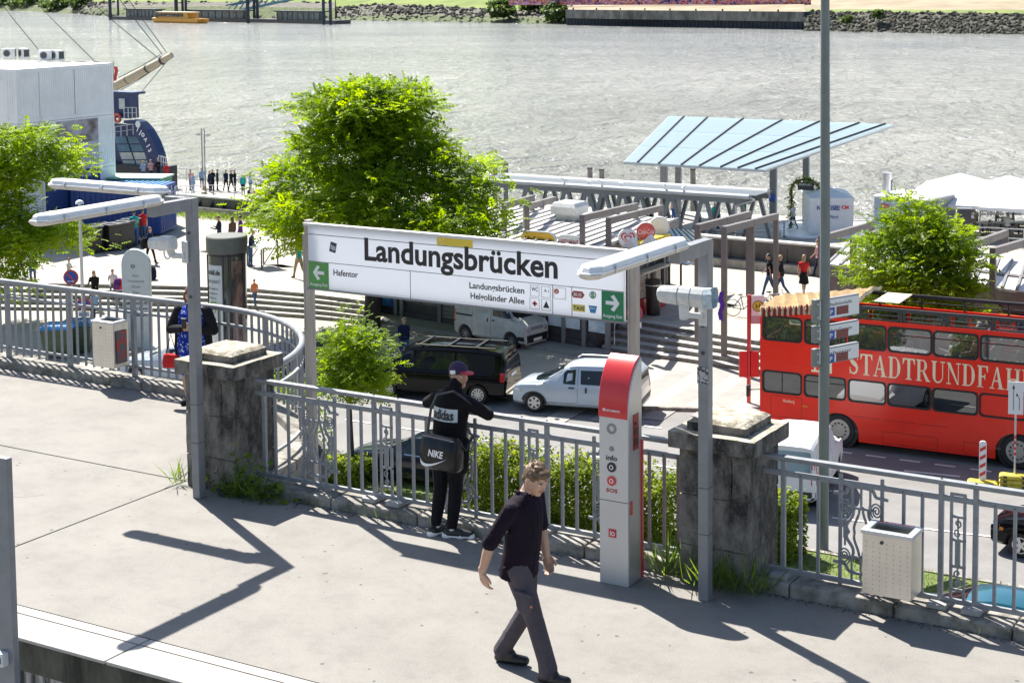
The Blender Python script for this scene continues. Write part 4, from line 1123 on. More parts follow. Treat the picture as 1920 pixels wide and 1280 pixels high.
for (a,c,mt,kind) in ((1031,1056,P_PALE,'orange'),(1063,1090,P_PALE,'lemon'),(1106,1138,P_ICE,'ice')):
    o=fpost(a,c,ZS+.75,-5.9,mt)
    if kind != 'ice':
        u=ux((a+c)/2);z=ZS+1.25;w=.34
        jar=[(-.28,0),(.28,0),(.34,.2),(.32,.75),(.2,.95),(-.2,.95),(-.32,.75),(-.34,.2)]
        def drink(poly,mt,off):
            b=MB();vs=[onf(u+x*.8,z+y*.8,off) for x,y in poly];b.add(vs+[v-Vector((sn.x,sn.y,0))*.01 for v in vs],[tuple(range(len(vs)))]);b.build('printed_drink',mt,o,world=True)
        drink(jar,mat('orange_juice',(.7,.28,.02),.4,var=.1) if kind == 'orange' else mat('lemon_drink',(.5,.5,.2),.4,var=.1),.1)
        drink([(-.16,.95),(.16,.95),(.3,1.5),(.05,1.15),(0,1.6),(-.06,1.15),(-.3,1.5)],mat('leaf_print',(.15,.3,.05),.5),.102)
# end wall with an ice cream window
ew=Vector((-29.72,58.3,0));ed=Vector((.02,1,0))
def onw(u,z,off=0):return Vector((ew.x+off,ew.y+u,z))
b=MB();b.box(-29.84,-29.76,58.2,61.4,ZP,-5.0);b.build('end_wall',M_FRAME,shop,world=True)
b=MB();b.box(-29.75,-29.6,58.25,61.3,ZP+.02,ZP+.62);kp_=b.build('red_counter_front',C_RED,shop,world=True)
def heart(parent,c,r,mt,u=(0,1,0),n=(1,0,0),rings=((1,'r'),(.78,'w'),(.55,'r'),(.34,'w'))):
    u=Vector(u);n=Vector(n);c=Vector(c)
    for i,(k,col) in enumerate(rings):
        vs=[]
        for j in range(24):
            t=2*PI*j/24;x=16*math.sin(t)**3;y=13*math.cos(t)-5*math.cos(2*t)-2*math.cos(3*t)-math.cos(4*t)
            vs.append(c+u*(x/17*r*k)+Vector((0,0,(y+1)/17*r*k))+n*(.012+.008*i))
        b=MB();b.add(vs+[v-n*.01 for v in vs],[tuple(range(24))]);b.build('heart_emblem',C_RED if col == 'r' else C_PWHITE,parent,world=True)
heart(kp_,(-29.58,60.5,ZP+.3),.24,None,rings=((1,'w'),(.72,'r'),(.45,'w')))
b=MB();b.box(-29.75,-29.68,58.3,59.7,ZP+.64,ZP+1.7);b.build('ice_freezer_front',mat('ice_products',(.5,.42,.36),.4,col2=(.75,.6,.5),scale=6,contrast=(.45,.55)),shop,world=True)
for i in range(3):
    MB().box(-29.76,-29.64,58.3,59.7,ZP+.9+i*.27,ZP+.93+i*.27).build('shelf',C_PWHITE,shop,world=True)
b=MB();b.box(-29.74,-29.7,59.8,61.2,ZP+.66,ZP+2.2);b.build('window',C_GLASSD,shop,world=True)
b=MB();b.box(-29.72,-29.25,58.6,61.1,ZP+1.72,ZP+1.8);b.build('serving_counter',mat('counter_beige',(.5,.46,.4),.5),shop,world=True)
for t in (58.25,59.75,61.3):MB().box(-29.78,-29.62,t-.05,t+.05,ZP,-5.1).build('mullion',M_FRAME,shop,world=True)
b=MB();b.box(-29.7,-29.3,58.4,61.2,-5.15,-4.78);o=b.build('yellow_sign',C_YELLOW,shop,world=True)
text('Eis & Crêpes',.2,o,(-29.29,58.9,-5.06),C_INK,xd=(0,1,0),width=1.7)
# roof things
def rt(px,py,z):return gp(px,py,z)
p=gp(985,427,-4.62);MB().tube([p,p+Vector((0,0,.95))],.11,10).build('vent_pipe',C_ALU,shop,world=True,smooth=40)
p=gp(1068,412,-4.85);b=MB();b.rbox(p-Vector((0,0,.2)),.9,.9,.5,.1);b.loft([[(p.x+a*k,p.y+c*k,p.z+z) for a,c in ((-1,-1),(1,-1),(1,1),(-1,1))] for k,z in ((.6,.28),(.62,.62),(.5,.8))]);b.build('roof_vent',C_WHITED,shop,world=True,bev=.03)
def roundsign(name,label,px,py,r,col,t):
    c=tp(px,py,t);th=thing(name,label,'sign',c,0,'signs on the shop roof')
    d=Vector((.5,-.85,0));u=Vector((.85,.5,0))
    b=MB();b.cyl(c-d*.1,c+d*.1,r,r,24);b.build('disc',C_WHITED,th,world=True)
    b=MB();b.cyl(c-Vector((0,0,r)),c-Vector((0,0,r+.7)),.05,.05,6);b.build('stand',C_GREY,th,world=True)
    b=MB();b.cyl(c+d*.1,c+d*.112,r*.95,r*.95,24);f=b.build('face',col,th,world=True)
    return th,c,d,u
th,c,d,u=roundsign('round_sign','round ice cream sign with red heart emblem on the shop roof',1177,446,.38,C_PWHITE,58.2)
heart(th,c+d*.11,.3,None,u=u,n=d)
th,c,d,u=roundsign('round_sign','round red soft drink sign with white script on the shop roof',1211,434,.38,C_RED,59.5)
text('Coca-Cola',.2,th,c-u*.32+d*.12-Vector((0,0,.08)),C_PWHITE,xd=u,yd=(0,0,1),width=.64,shear=.4)
th,c,d,u=roundsign('round_sign','plain white round drum sign at the end of the shop roof',1236,425,.42,C_PWHITE,61)
for i,(px,py) in enumerate(((1183,458),(1218,452))):
    c=tp(px,py,57.6+i);th=thing('spotlight',('white wedge spotlight under the heart sign','white wedge spotlight under the red drink sign')[i],'spotlight',c,0,'spotlights on the shop roof')
    b=MB();b.prism([(-.35,-.12),(.3,-.12),(.05,.25)],-.16,.16,'xz');b.build('housing',C_PWHITE,th);MB().cyl((.0,0,-.12),(.0,0,-.55),.03,.03,6).build('stand',C_GREY,th)
def tablet(name,label,px0,px1,py0,py1,t,mt,txt,tm):
    a=tp(px0,py1,t);c=tp(px1,py0,t);th=thing(name,label,'sign',(a.x,t,a.z),0,'signs on the shop roof')
    w,h=c.x-a.x,c.z-a.z
    b=MB();b.prism(rrect(0,w,0,h,h*.45,5),-.06,.06,'xz');b.build('board',mt,th)
    b=MB();b.ring(rrect(-.02,w+.02,-.02,h+.02,h*.46,5),rrect(.02,w-.02,.02,h-.02,h*.43,5),-.075,.075,'xz');b.build('rim',C_ALU,th)
    text(txt,h*.42,th,(.12,-.065,h*.33),tm,width=w*.82,world=False,shear=.25,bold=.01)
    for x in (w*.25,w*.75):MB().cyl((x,0,0),(x,0,-.5),.03,.03,6).build('stand',C_GREY,th)
tablet('shop_sign','rounded yellow shop sign reading Hafentor above the station board',979,1042,437,464,56.6,mat('sign_amber',(.75,.45,.05),.4,var=.04),'Hafentor',C_INK)
tablet('shop_sign','small rounded grey shop sign with red print beside the yellow one',1048,1088,443,468,56.4,C_WHITED,'RESTAURANT',mat('red_print',(.5,.03,.03),.5,var=0))
# striped awning of the kiosk end
aw=thing('awning','blue and white striped awning at the end of the shop row','awning',(-28.4,63.5,-5.6))
a0,a1=gp(1246,467,-5.75),gp(1336,452,-5.75);b0,b1=gp(1236,428,-5.05),gp(1300,432,-5.05)
N=15
M_AWB=mat('awning_blue',(.08,.3,.5),.8,var=.05)
for i in range(N):
    f0,f1=i/N,(i+1)/N
    q=[a0.lerp(a1,f0),a0.lerp(a1,f1),b0.lerp(b1,f1),b0.lerp(b1,f0)]
    MB().slab(q,.03).build('stripe',M_AWB if i % 2 else C_PWHITE,aw,world=True)
for p in (a1,a0):MB().cyl(p,Vector((p.x,p.y,ZP)),.03,.03,6).build('pole',C_ALU,aw,world=True)
# portal frames striding over the roofs
def portal(label,f,k,zb_f,zb_k,mid=None,w=.2):
    A,B=gp(*f,-3.62),gp(*k,-4.35)
    th=thing('portal_frame',label,'portal frame',(A.x,A.y,zb_f),0,'brown-grey portal frames over the shop and kiosks')
    d=(B-A).normalized()
    MB().bar(A-d*.1,B+d*.1,w,.26).build('beam',C_BROWN,th,world=True,bev=.01)
    MB().bar((A.x,A.y,zb_f),(A.x,A.y,A.z-.13),w,w,up=(d.x,d.y,0)).build('post',C_BROWN,th,world=True,bev=.01)
    MB().bar((B.x,B.y,zb_k),(B.x,B.y,B.z-.13),w,w,up=(d.x,d.y,0)).build('post',C_BROWN,th,world=True,bev=.01)
    if mid:
        P=A.lerp(B,mid);MB().bar((P.x,P.y,zb_k),(P.x,P.y,P.z-.13),w,w,up=(d.x,d.y,0)).build('post',C_BROWN,th,world=True,bev=.01)
    j=A.lerp(B,.5);MB().bar(j-d*.015,j+d*.015,w+.01,.27).build('joint',C_DARK,th,world=True)
    return th
portal('portal frame half hidden by the big tree, left end of the shop roof',(945,386),(998,371),-4.7,-5.05)
portal('portal frame over the shop roof beside the vent pipe',(988,388),(1039,374),-4.7,-5.05)
portal('portal frame over the shop roof right of the white roof vent',(1092,409),(1192,386),-4.7,-5.05)
portal('portal frame over the shop roof behind the round signs',(1141,414),(1239,390),-4.7,-5.05)
portal('portal frame just right of the awning, behind the lamp post',(1308,427),(1404,402),ZP,ZP)
portal('free standing portal frame by the bus stop with a purple rag tied to it',(1358,431),(1455,406),ZS+.3,ZP,.5)
portal('portal frame just right of the tall mast',(1540,448),(1635,421),-4.9,-5.1)
portal('portal frame behind the left side of the right tree',(1600,452),(1690,424),-4.9,-5.1)
portal('portal frame right of the tree, further back',(1815,463),(1886,437),-4.9,-5.1)
portal('portal frame at the picture edge over the kiosk with the round poster',(1862,472),(1960,443),ZP,-5.1)
p=gp(1358,431,-3.62);rg=tag(MB().loft([[(p.x-.12+dx,p.y-.13,z),(p.x+.03+dx,p.y-.15,z),(p.x+.04+dx,p.y-.11,z),(p.x-.11+dx,p.y-.1,z)] for dx,z in ((0,-5.9),(-.06,-6.15),(.02,-6.4),(-.08,-6.7),(-.02,-6.95))]).build('rag',mat('purple_cloth',(.1,.02,.35),.8)),'purple rag tied to the free standing portal frame','rag')

# ------------------------------------------------------------------ right hand kiosks
kr=thing('kiosk','long brown kiosk with ribbed zinc roof right of the mast, round red poster','kiosk',(-14,60,ZP))
e0,e1=gp(1552,497,-5.0),gp(2080,572,-5.0)
h0,h1=gp(1600,452,-5.2),gp(2080,515,-5.2)
ribroof(kr,e0,e1,h1,h0,20)
dn=(e1-e0).normalized()
b=MB();b.bar(e0-Vector((0,0,.22)),e1-Vector((0,0,.22)),.1,.42);b.bar(e0-Vector((0,0,.2)),h0-Vector((0,0,.2)),.1,.4);b.build('fascia',C_BROWN,kr,world=True)
g0_,g1_=e0.lerp(h0,.42),e1.lerp(h1,.42)
MB().bar(g0_+Vector((0,0,.06)),g1_+Vector((0,0,.06)),.35,.12).build('gutter',C_PANEL,kr,world=True)
inn=Vector((-dn.y,dn.x,0))
def onk(px,z,off=.0):
    n=inn;d=_ray(px,560);o=Vector((0,0,CAMH));w0=e0+inn*.5
    k=(w0-o).dot(n)/d.dot(n);q=o+d*k;return Vector((q.x,q.y,z))-inn*off
w0,w1=onk(1553,0),onk(2090,0)
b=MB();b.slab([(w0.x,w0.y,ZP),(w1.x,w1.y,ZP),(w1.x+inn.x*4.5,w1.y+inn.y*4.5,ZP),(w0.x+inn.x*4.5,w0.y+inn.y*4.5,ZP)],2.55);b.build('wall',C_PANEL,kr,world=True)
for px in (1554,1602,1612,1654,1745,1862,1872):
    a=onk(px,ZP,.06);MB().bar(a,Vector((a.x,a.y,-5.2)),.12,.12).build('mullion',C_BROWN,kr,world=True)
for (p0,p1,z0,z1,mt) in ((1556,1600,ZP+.1,-5.5,mat('kiosk_panel',(.16,.135,.135),.5)),(1752,1772,ZP+.2,-6.0,mat('poster_blue',(.02,.14,.4),.4,var=.15,scale=2)),(1878,2000,ZP+.2,-6.15,MATS['poster_blue'])):
    a,c=onk(p0,z0,.03),onk(p1,z0,.03);po=poster(kr,a,c-a,(c-a).length,z1-z0,mt)
a,c=onk(1878,-5.95,.12),onk(2000,-5.95,.12);MB().bar(a,c,.05,.16).build('yellow_bar',C_YELLOW,kr,world=True)
c=onk(1895,-6.55,.1);rr=tp(1917,590,c.y).x-tp(1895,590,c.y).x
n_=-inn;b=MB();b.cyl(c,c+n_*.01,.42,.42,24);o=b.build('round_poster',C_RED,kr,world=True)
text('HOP ON',.15,o,c+n_*.02-dn*.3+Vector((0,0,.06)),C_PWHITE,xd=dn,width=.6,bold=.015);text('HOP OFF',.15,o,c+n_*.02-dn*.33-Vector((0,0,.2)),C_PWHITE,xd=dn,width=.66,bold=.015)

# ------------------------------------------------------------------ stacked white containers, left
M_CONT=mat('white_container',(.8,.82,.85),.5,var=.05,scale=1)
cs=thing('container_office','three storey stack of white site containers with large posters on the side','container stack',(-68,64,ZP))
cx0,cx1,cy0,cy1=-74.5,-66.0,60.6,67.4
zz=[(-7.3,-4.48),(-4.46,-1.66),(-1.64,1.16)]
for z0,z1 in zz:
    b=MB();b.box(cx0,cx1,cy0,cy1,z0,z1);st=b.build('container',M_CONT,cs,world=True)
    fr=MB()
    for x,y in ((cx1,cy0),(cx1,cy1),(cx0,cy0)):
        fr.box(x-.09,x+.03,y-.07,y+.05,z0,z1)
    for z in (z0+.09,z1-.09):
        fr.box(cx1-.01,cx1+.02,cy0,cy1,z-.09,z+.09);fr.box(cx0,cx1,cy0-.02,cy0+.01,z-.09,z+.09)
    fr.build('corner_frame',M_CONT,st,world=True)
    rb=MB();n=44
    for i in range(n):
        y=cy0+.12+(cy1-cy0-.2)*i/n;rb.box(cx1,cx1+.018,y,y+(cy1-cy0)/n*.55,z0+.2,z1-.2)
    for i in range(50):
        x=cx0+.12+(cx1-cx0-.2)*i/50;rb.box(x,x+.09,cy0-.018,cy0,z0+.2,z1-.2)
    rb.build('profiled_sheet',M_CONT,st,world=True)
    for y in (cy0+1.5,cy0+4.0):MB().box(cx1,cx1+.022,y-.012,y+.012,z0+.2,z1-.2).build('panel_joint',C_GREY,st,world=True)
MB().box(-67.6,-66.7,cy0-.03,cy0,-1.5,.6).build('door',M_CONT,cs,world=True)
MB().box(cx0,cx1,cy0,cy1,-7.8,-7.29).build('skirting',C_CONC,cs,world=True)
o=MB().box(cx1+.01,cx1+.05,63.2,66.2,-2.95,-1.75).build('photo_poster',mat('misty_ship_print',(.14,.1,.1),.5,col2=(.55,.55,.62),scale=.9,detail=7),cs,world=True)
o=MB().box(cx1+.01,cx1+.05,63.2,66.2,-4.4,-2.98).build('photo_poster',mat('pale_print',(.45,.47,.56),.5,var=.12,scale=.8),cs,world=True)
o=MB().box(cx1+.012,cx1+.052,62.3,66.25,-6.5,-4.42).build('blue_poster',mat('navy_poster',(.015,.05,.2),.45,var=.1),cs,world=True)
text('HAFENRUNDFAHRT',.22,o,(cx1+.06,62.6,-4.85),C_PWHITE,xd=(0,1,0),width=3.2);text('Tel. 040-31 31 40',.18,o,(cx1+.06,64.2,-5.3),C_PWHITE,xd=(0,1,0),width=1.9);text('täglich',.18,o,(cx1+.06,62.6,-5.3),C_PWHITE,xd=(0,1,0),width=.9)
for i,(px,pb,lab) in enumerate(((17,112,'white air conditioner on the container roof, leftmost in view'),(45,112,'white air conditioner on the container roof, second from the left'),(86,116,'white air conditioner on the container roof, third from the left'),(109,116,'white air conditioner on the container roof, nearest its front corner'))):
    p=gp(px,pb-1,1.17);p.z=1.17
    if i == 0:
        ac=thing('air_conditioner',lab,'air conditioner',p,rad(35),'air conditioners on the container roof')
        b=MB();b.box(-.38,.38,-.2,.2,.06,.62);b.box(-.3,-.2,-.2,.2,0,.06);b.box(.2,.3,-.2,.2,0,.06);b.build('casing',C_WHITED,ac,bev=.015)
        b=MB();b.ring(circ(-.08,.34,.2,18),circ(-.08,.34,.17,18),-.21,-.2,'xz');b.prism(circ(-.08,.34,.16,18),-.206,-.199,'xz');b.build('fan_grille',C_DARK,ac)
        b=MB();b.box(.381,.386,-.16,.16,.14,.54);b.build('side_grille',C_DARK,ac)
    else:dup(ac,p,rad((35,-20,35,-15)[i]),lab)
for i in range(5): 
    b=MB();a=gp(60+i*28,117,1.17);c=gp(110+i*22,116+i*.5,1.17);b.tube([a,a.lerp(c,.5)+Vector((0,0,.05)),c],.03,5);b.build('roof_cable',C_BLACK,cs,world=True)
# blue and green containers
bc=thing('blue_container','blue ribbed shipping container lying behind the wheelie bins','container',(-60.5,66.0,ZP),rad(22))
b=MB();b.box(-5.7,-.75,0,2.45,.1,2.58);b.build('body',mat('container_blue',(.012,.06,.27),.45,var=.1),bc)
rf=MB();rs=MB()
for i in range(16):
    x=-5.65+i*.3;rf.box(x,x+.16,.02,2.43,2.579,2.62);rs.box(x,x+.15,-.035,0,.25,2.4)
for i in range(8):rs.box(-.75,-.715,.1+i*.29,.24+i*.29,.25,2.4)
rf.build('roof_ribs',mat('container_roof_blue',(.06,.24,.5),.45,var=.1),bc);rs.build('side_ribs',MATS['container_blue'],bc)
gc=thing('green_container','pale green roofed container behind the blue one','container',(-60.5,66.0,ZP),rad(22))
b=MB();b.box(-5.2,-1.75,2.75,4.6,.1,2.66);b.build('body',mat('container_green',(.06,.3,.17),.5,var=.1),gc)
b=MB();b.box(-5.3,-1.65,2.65,4.7,2.66,2.74);b.build('roof',mat('mint_tarp',(.4,.62,.48),.6,var=.08),gc)
# black lidded bins in rows
def wbin():
    b=MB();b.loft([[(x*w,y*w,z) for x,y in ((-.28,-.33),(.28,-.33),(.28,.33),(-.28,.33))] for w,z in ((.78,.06),(1,.95),(1.06,.95),(1.06,.99))])
    return b
i=0
for (px,pb,n) in ((178,474,2),(192,469,2),(210,470,2),(226,467,2),(238,463,2),(247,459,2)):
    p=gp(px,pb,ZP)
    lab='black plastic wheelie bin in the row by the blue container, number %s from the left' % ('one','two','three','four','five','six')[i]
    if i == 0:
        wb=thing('wheelie_bin',lab,'wheelie bin',p,rad(-20),'black wheelie bins by the blue container')
        q=MB();q.loft([[(x*w,y*w,z) for x,y in ((-.3,-.34),(.3,-.34),(.34,-.2),(.34,.3),(-.34,.3),(-.34,-.2))] for w,z in ((.75,.06),(1,1.3),(1.05,1.32))]);q.build('body',mat('bin_black',(.02,.021,.024),.45,var=.2),wb,bev=.02)
        q=MB();q.ring([(-.37,-.38),(.37,-.38),(.37,.36),(-.37,.36)],[(-.3,-.3),(.3,-.3),(.3,.28),(-.3,.28)],1.32,1.37,'xy');q.build('rim',mat('bin_rim',(.2,.21,.22),.4),wb)
        q=MB();q.box(-.3,.3,-.3,.28,1.28,1.33);q.build('lid',MATS['bin_black'],wb)
        for x in (-.25,.25): 
            q=MB();q.cyl((x-.04,.33,.12),(x+.04,.33,.12),.11,.11,10);q.build('wheel',C_RUBBER,wb)
    else:dup(wb,p,rad(-20+i*4),lab)
    i += 1
for px,pb,col,lab in ((112,668,(.03,.2,.5),'green wheelie bin with bright blue lid below the curved railing'),(148,660,(.05,.14,.25),'green wheelie bin with open dark blue lid below the curved railing')):
    p=gp(px,pb,ZS);th=thing('wheelie_bin',lab,'wheelie bin',p,rad(30),'recycling bins on the street')
    q=MB();q.loft([[(x*w*1.2,y*w*1.1,z) for x,y in ((-.5,-.45),(.5,-.45),(.5,.45),(-.5,.45))] for w,z in ((.8,.1),(1,1.1))]);q.build('body',mat('bin_green',(.05,.085,.05),.5,var=.15),th,bev=.03)
    q=MB();q.loft([[(x*w,y*w,z) for x,y in ((-.62,-.52),(.62,-.52),(.62,.52),(-.62,.52))] for w,z in ((1,1.1),(1,1.18),(.8,1.28))]);q.build('lid',mat('lid%d' % px,col,.35,var=.1),th,bev=.02)

# ------------------------------------------------------------------ street furniture
ac_=gp(430,652,ZS)
ad=thing('advertising_column','fat dark green glass advertising column with posters behind the left pillar','advertising column',ac_)
R0=.78
b=MB();b.lathe([(R0,3.78),(R0+.02,3.8),(R0+.02,4.38),(R0-.02,4.42),(.05,4.44)],36);b.build('drum',mat('column_green_grey',(.12,.125,.11),.45,var=.12,scale=2),ad,smooth=35)
b=MB();b.lathe([(R0-.04,3.68),(R0-.04,3.79)],36);b.build('collar',C_BLACK,ad)
b=MB();b.lathe([(R0-.05,.0),(R0-.05,3.7)],36);b.build('body',mat('column_body',(.03,.04,.036),.12,var=.1,coat=.5),ad,smooth=35)
def wrap(a0,a1,z0,z1,mt,r=R0-.04,name='poster'):
    b=MB();n=12;vs=[]
    for i in range(n+1):
        a=rad(a0+(a1-a0)*i/n);vs += [(r*math.cos(a),r*math.sin(a),z0),(r*math.cos(a),r*math.sin(a),z1)]
    b.add(vs,[(2*i,2*i+2,2*i+3,2*i+1) for i in range(n)]);return b.build(name,mt,ad,smooth=60,fix=False)
wrap(-125,-66,.3,3.35,mat('white_poster',(.6,.63,.63),.3,var=.06,scale=2))
wrap(-38,2,.2,3.5,mat('portrait_poster',(.04,.035,.03),.25,col2=(.42,.24,.18),scale=1.1,stretch=(1,1,.5),contrast=(.42,.62)))
for a in (-140,-63,-42,6):
    r=R0-.03;p=(r*math.cos(rad(a)),r*math.sin(rad(a)));MB().cyl((p[0],p[1],0),(p[0],p[1],3.7),.03,.03,6).build('glazing_bar',C_DARK,ad)
def curved_text(s,h,a0,a1,z,mt,bold=0):
    o=text(s,h,ad,(0,0,0),mt,world=False,width=rad(a1-a0)*(R0-.02),bold=bold)
    me=o.data
    for v in me.vertices:
        a=rad(a0)+v.co.x/(R0-.02);r=R0-.02-v.co.y*1.0
        v.co=(r*math.cos(a),r*math.sin(a),z+v.co.z)
curved_text('mobil.de',.2,-122,-72,2.98,C_INK,.02);curved_text('REX SMART!',.13,-120,-72,2.65,mat('grey_print',(.15,.15,.15),.5,var=0))
curved_text('99',.46,-112,-84,1.5,mat('lime_print',(.2,.42,.08),.5,var=0),.02)
for i in range(3):curved_text('Tarif monatlich nur',.09,-120,-78-i*4,2.4-i*.18,MATS['grey_print'])
b=wrap(-112,-86,.75,1.1,mat('face_print',(.5,.33,.25),.5,var=.1),R0-.035);b.name='printed_face'
b=wrap(-114,-90,1.05,1.3,mat('hair_print',(.06,.04,.03),.5),R0-.033);b.name='printed_hair'
t0=gp(260,652,ZS)
to=thing('drinking_water_stele','pale rounded drinking water stele with printed words beside the steps','stele',t0,rad(28))
w=.56
prof=[(-w,0),(w,0),(w,3.3)] + [(-.1+(w+.1)*math.cos(a),3.3+.6*math.sin(a)) for a in [PI/2*i/6 for i in range(1,7)]] + [(-.1+(-w+.1)*math.sin(a)*1.0,3.3+.6*math.cos(a)) for a in [PI/2*i/6 for i in range(1,6)]] + [(-w,3.25)]
MB().prism(prof,-.13,.13,'xz').build('slab',mat('stele_white',(.58,.62,.61),.4,var=.06),to,smooth=30,bev=.03)
for s,h,z,wd,bo in (('Aqua',.12,2.82,.28,0),('Trinkwasser',.12,2.6,.68,0),('Water',.12,2.38,.36,0),('Eau',.12,2.16,.25,0),('15./16. JULI 2017',.14,1.93,.92,.03),('HAMBURG WASSER FEST',.11,1.73,.92,.03),('Hamburger Ablieger',.11,1.53,.9,.02)):
    text(s,h,to,(0,-.132,z),MATS['grey_print'] if bo == 0 else C_INK,width=wd,align='C',world=False,bold=bo)
b=MB();b.box(-.24,.4,-.136,-.13,1.28,1.46);b.build('logo_field',mat('navy_print',(.05,.06,.1),.5,var=0),to)
b=MB();b.ring(circ(-.1,3.23,.085,18),circ(-.1,3.23,.06,18),-.134,-.129,'xz');b.box(-.17,-.03,-.134,-.13,3.215,3.245);b.build('round_logo',mat('navy_print',(.05,.06,.1),.5,var=0),to)
MB().prism([(.3,0),(.75,0),(.75,.06),(.3,.06)],-.35,.3,'xz').build('foot',C_WHITED,to)
# no stopping signs
def nostop(name,label,px,py,rpx,zpole,t,cross=False,extra=1):
    c=tp(px,py,t);r=tp(px+rpx,py,t).x-c.x
    r=rpx*abs((c-Vector((0,0,CAMH))).dot(CF))/FPX
    th=thing(name,label,'traffic sign',(c.x,t,zpole),rad(28),'no stopping signs')
    h=c.z-zpole
    MB().cyl((0,.05,0),(0,.05,h+r),.035,.035,8).build('pole',C_ALU,th)
    pl=MB();pl.prism(circ(0,h,r,24),-.012,.012,'xz');plate=pl.build('disc',C_RED,th)
    MB().prism(circ(0,h,r*.8,24),-.016,-.0125,'xz').build('blue_field',C_BLUE,plate)
    for s in ((1,-1) if cross else (1,)):
        b=MB();b.bar((-.57*r*s,-.018,h+.57*r),(.57*r*s,-.018,h-.57*r),.004,r*.2,up=(0,1,0)); 
        b=MB();q=Vector((.57*s,0,-.57)).normalized();pr=Vector((q.z,0,-q.x))*(r*.1)
        A,B_=Vector((0,0,h))-q*r*.8,Vector((0,0,h))+q*r*.8
        b.add([A-pr+Vector((0,-.018,0)),A+pr+Vector((0,-.018,0)),B_+pr+Vector((0,-.018,0)),B_-pr+Vector((0,-.018,0))],[(0,1,2,3)]);b.build('slash',C_RED,plate,fix=False)
    b=MB();b.box(-r*.5,r*.25,-.02,-.017,h-r*.55,h-r*.47);b.prism([(r*.2,h-r*.65),(r*.45,h-r*.51),(r*.2,h-r*.37)],-.02,-.017,'xz');b.build('white_arrow',C_PWHITE,plate)
    z=h-r-.06
    for k in range(extra):
        b=MB();b.box(-r*.85,r*.85,-.012,.012,z-r*.75,z);p2=b.build('extra_plate',C_PWHITE,th)
        b=MB();b.box(-r*.55,r*.4,-.016,-.0125,z-r*.45,z-r*.32);b.box(-r*.5,r*.5,-.016,-.0125,z-r*.22,z-r*.14);b.build('print',C_INK,p2);z -= r*.85
    return th
nostop('no_stopping_sign','no stopping sign in front of the seated people, left of the lamp pole',133,520,14.5,ZS,48.2)
nostop('no_stopping_sign','crossed no stopping sign low behind the curved railing',157,569,12.5,ZS,46.5,True,2)
nostop('no_stopping_sign','no stopping sign peeping out behind the right station sign post',1190,586,15,ZP,56.2)
# slim lamp with a white cap
p=gp(158,655,ZS);c=tp(156,384,p.y)
lm=thing('street_lamp','slim grey street lamp with small white cap between tree and stele','street lamp',p)
MB().tube([(0,0,0),(0,0,c.z-ZS)],[.075,.055],10).build('pole',C_ALU,lm,smooth=60)
b=MB();b.lathe([(.03,c.z-ZS),(.16,c.z-ZS+.02),(.14,c.z-ZS+.12),(.05,c.z-ZS+.17)],14);b.build('cap',C_PWHITE,lm,smooth=50)
# slanted information table on the plaza
p=gp(492,500,ZP);it=thing('information_board','slanted white information board on thin dark legs on the plaza','information board',p,rad(-20))
b=MB();b.loft([[(-.75,-.5,.95),(.75,-.5,.95),(.75,.55,1.25),(-.75,.55,1.25)],[(-.75,-.5,.99),(.75,-.5,.99),(.75,.55,1.29),(-.75,.55,1.29)]]);b.build('board',C_PWHITE,it)
for x in (-.65,.65):
    MB().bar((x,-.42,0),(x,-.42,.96),.05,.05).build('leg',C_DARK,it);MB().bar((x,.45,0),(x,.45,1.22),.05,.05).build('leg',C_DARK,it);MB().bar((x,-.4,.1),(x,.45,1.15),.03,.03).build('brace',C_DARK,it)
# bar table in front of the kiosk end
p=gp(1265,535,ZP);bt_=thing('standing_table','long standing table with two dark legs on the plaza by the kiosk','table',p,rad(-14))
b=MB();b.box(-.95,.95,-.3,.3,1.02,1.08);b.build('tabletop',mat('table_grey',(.42,.43,.42),.4,var=.15,scale=3),bt_)
for x in (-.3,.35):MB().tube([(x,0,0),(x,0,1.02)],.05,8).build('leg',C_DARK,bt_)
p=gp(1225,590,ZP);wb2=thing('black_barrel_bin','tall black rubbish bin at the kiosk corner on top of the steps','litter bin',p)
b=MB();b.lathe([(.26,0),(.32,1.35),(.3,1.42),(.1,1.45)],16);b.build('drum',C_BLACK,wb2,smooth=40)
b=MB();b.lathe([(.325,1.2),(.33,1.24)],16);b.build('band',C_ALU,wb2)
# hand rail by the shop end
for k,(a,c) in enumerate((((1152,655),(1148,597)),((1165,640),(1157,590)))):
    pass
h0=gp(1152,656,ZS);h1=gp(1178,596,ZP)
hr_=thing('stair_handrail','thin steel handrail at the shop end of the right steps','handrail',h0)
b=MB();b.tube([h0,h0+Vector((0,0,.95)),h1+Vector((0,0,.95)),h1],.028,8);b.build('rail',C_ALU,hr_,world=True,smooth=60)
# bus stop
p=gp(1404,755,ZS);bs=thing('bus_stop_sign','red bus stop mast with yellow H sign and red case at the steps','bus stop',p)
top_z=tp(1402,552,p.y).z-ZS
MB().bar((0,0,0),(0,0,top_z),.11,.11).build('pole',C_RED,bs,bev=.01)
u=Vector((math.cos(rad(30)),math.sin(rad(30)),0));v=u.cross(Vector((0,0,1)))
def bq(a0,a1,z0,z1,mt,nm,off=.02,par=bs):
    A,B_=u*a0+v*off,u*a1+v*off;b=MB();b.bar((A.x,A.y,(z0+z1)/2),(B_.x,B_.y,(z0+z1)/2),.05,z1-z0);return b.build(nm,mt,par)
fl=bq(.07,.5,top_z-.98,top_z-.02,C_PWHITE,'flag')
cc=u*.29+v*.048+Vector((0,0,top_z-.38))
b=MB();b.cyl(cc,cc+v*.008,.17,.17,24);o=b.build('yellow_disc',C_YELLOW,fl)
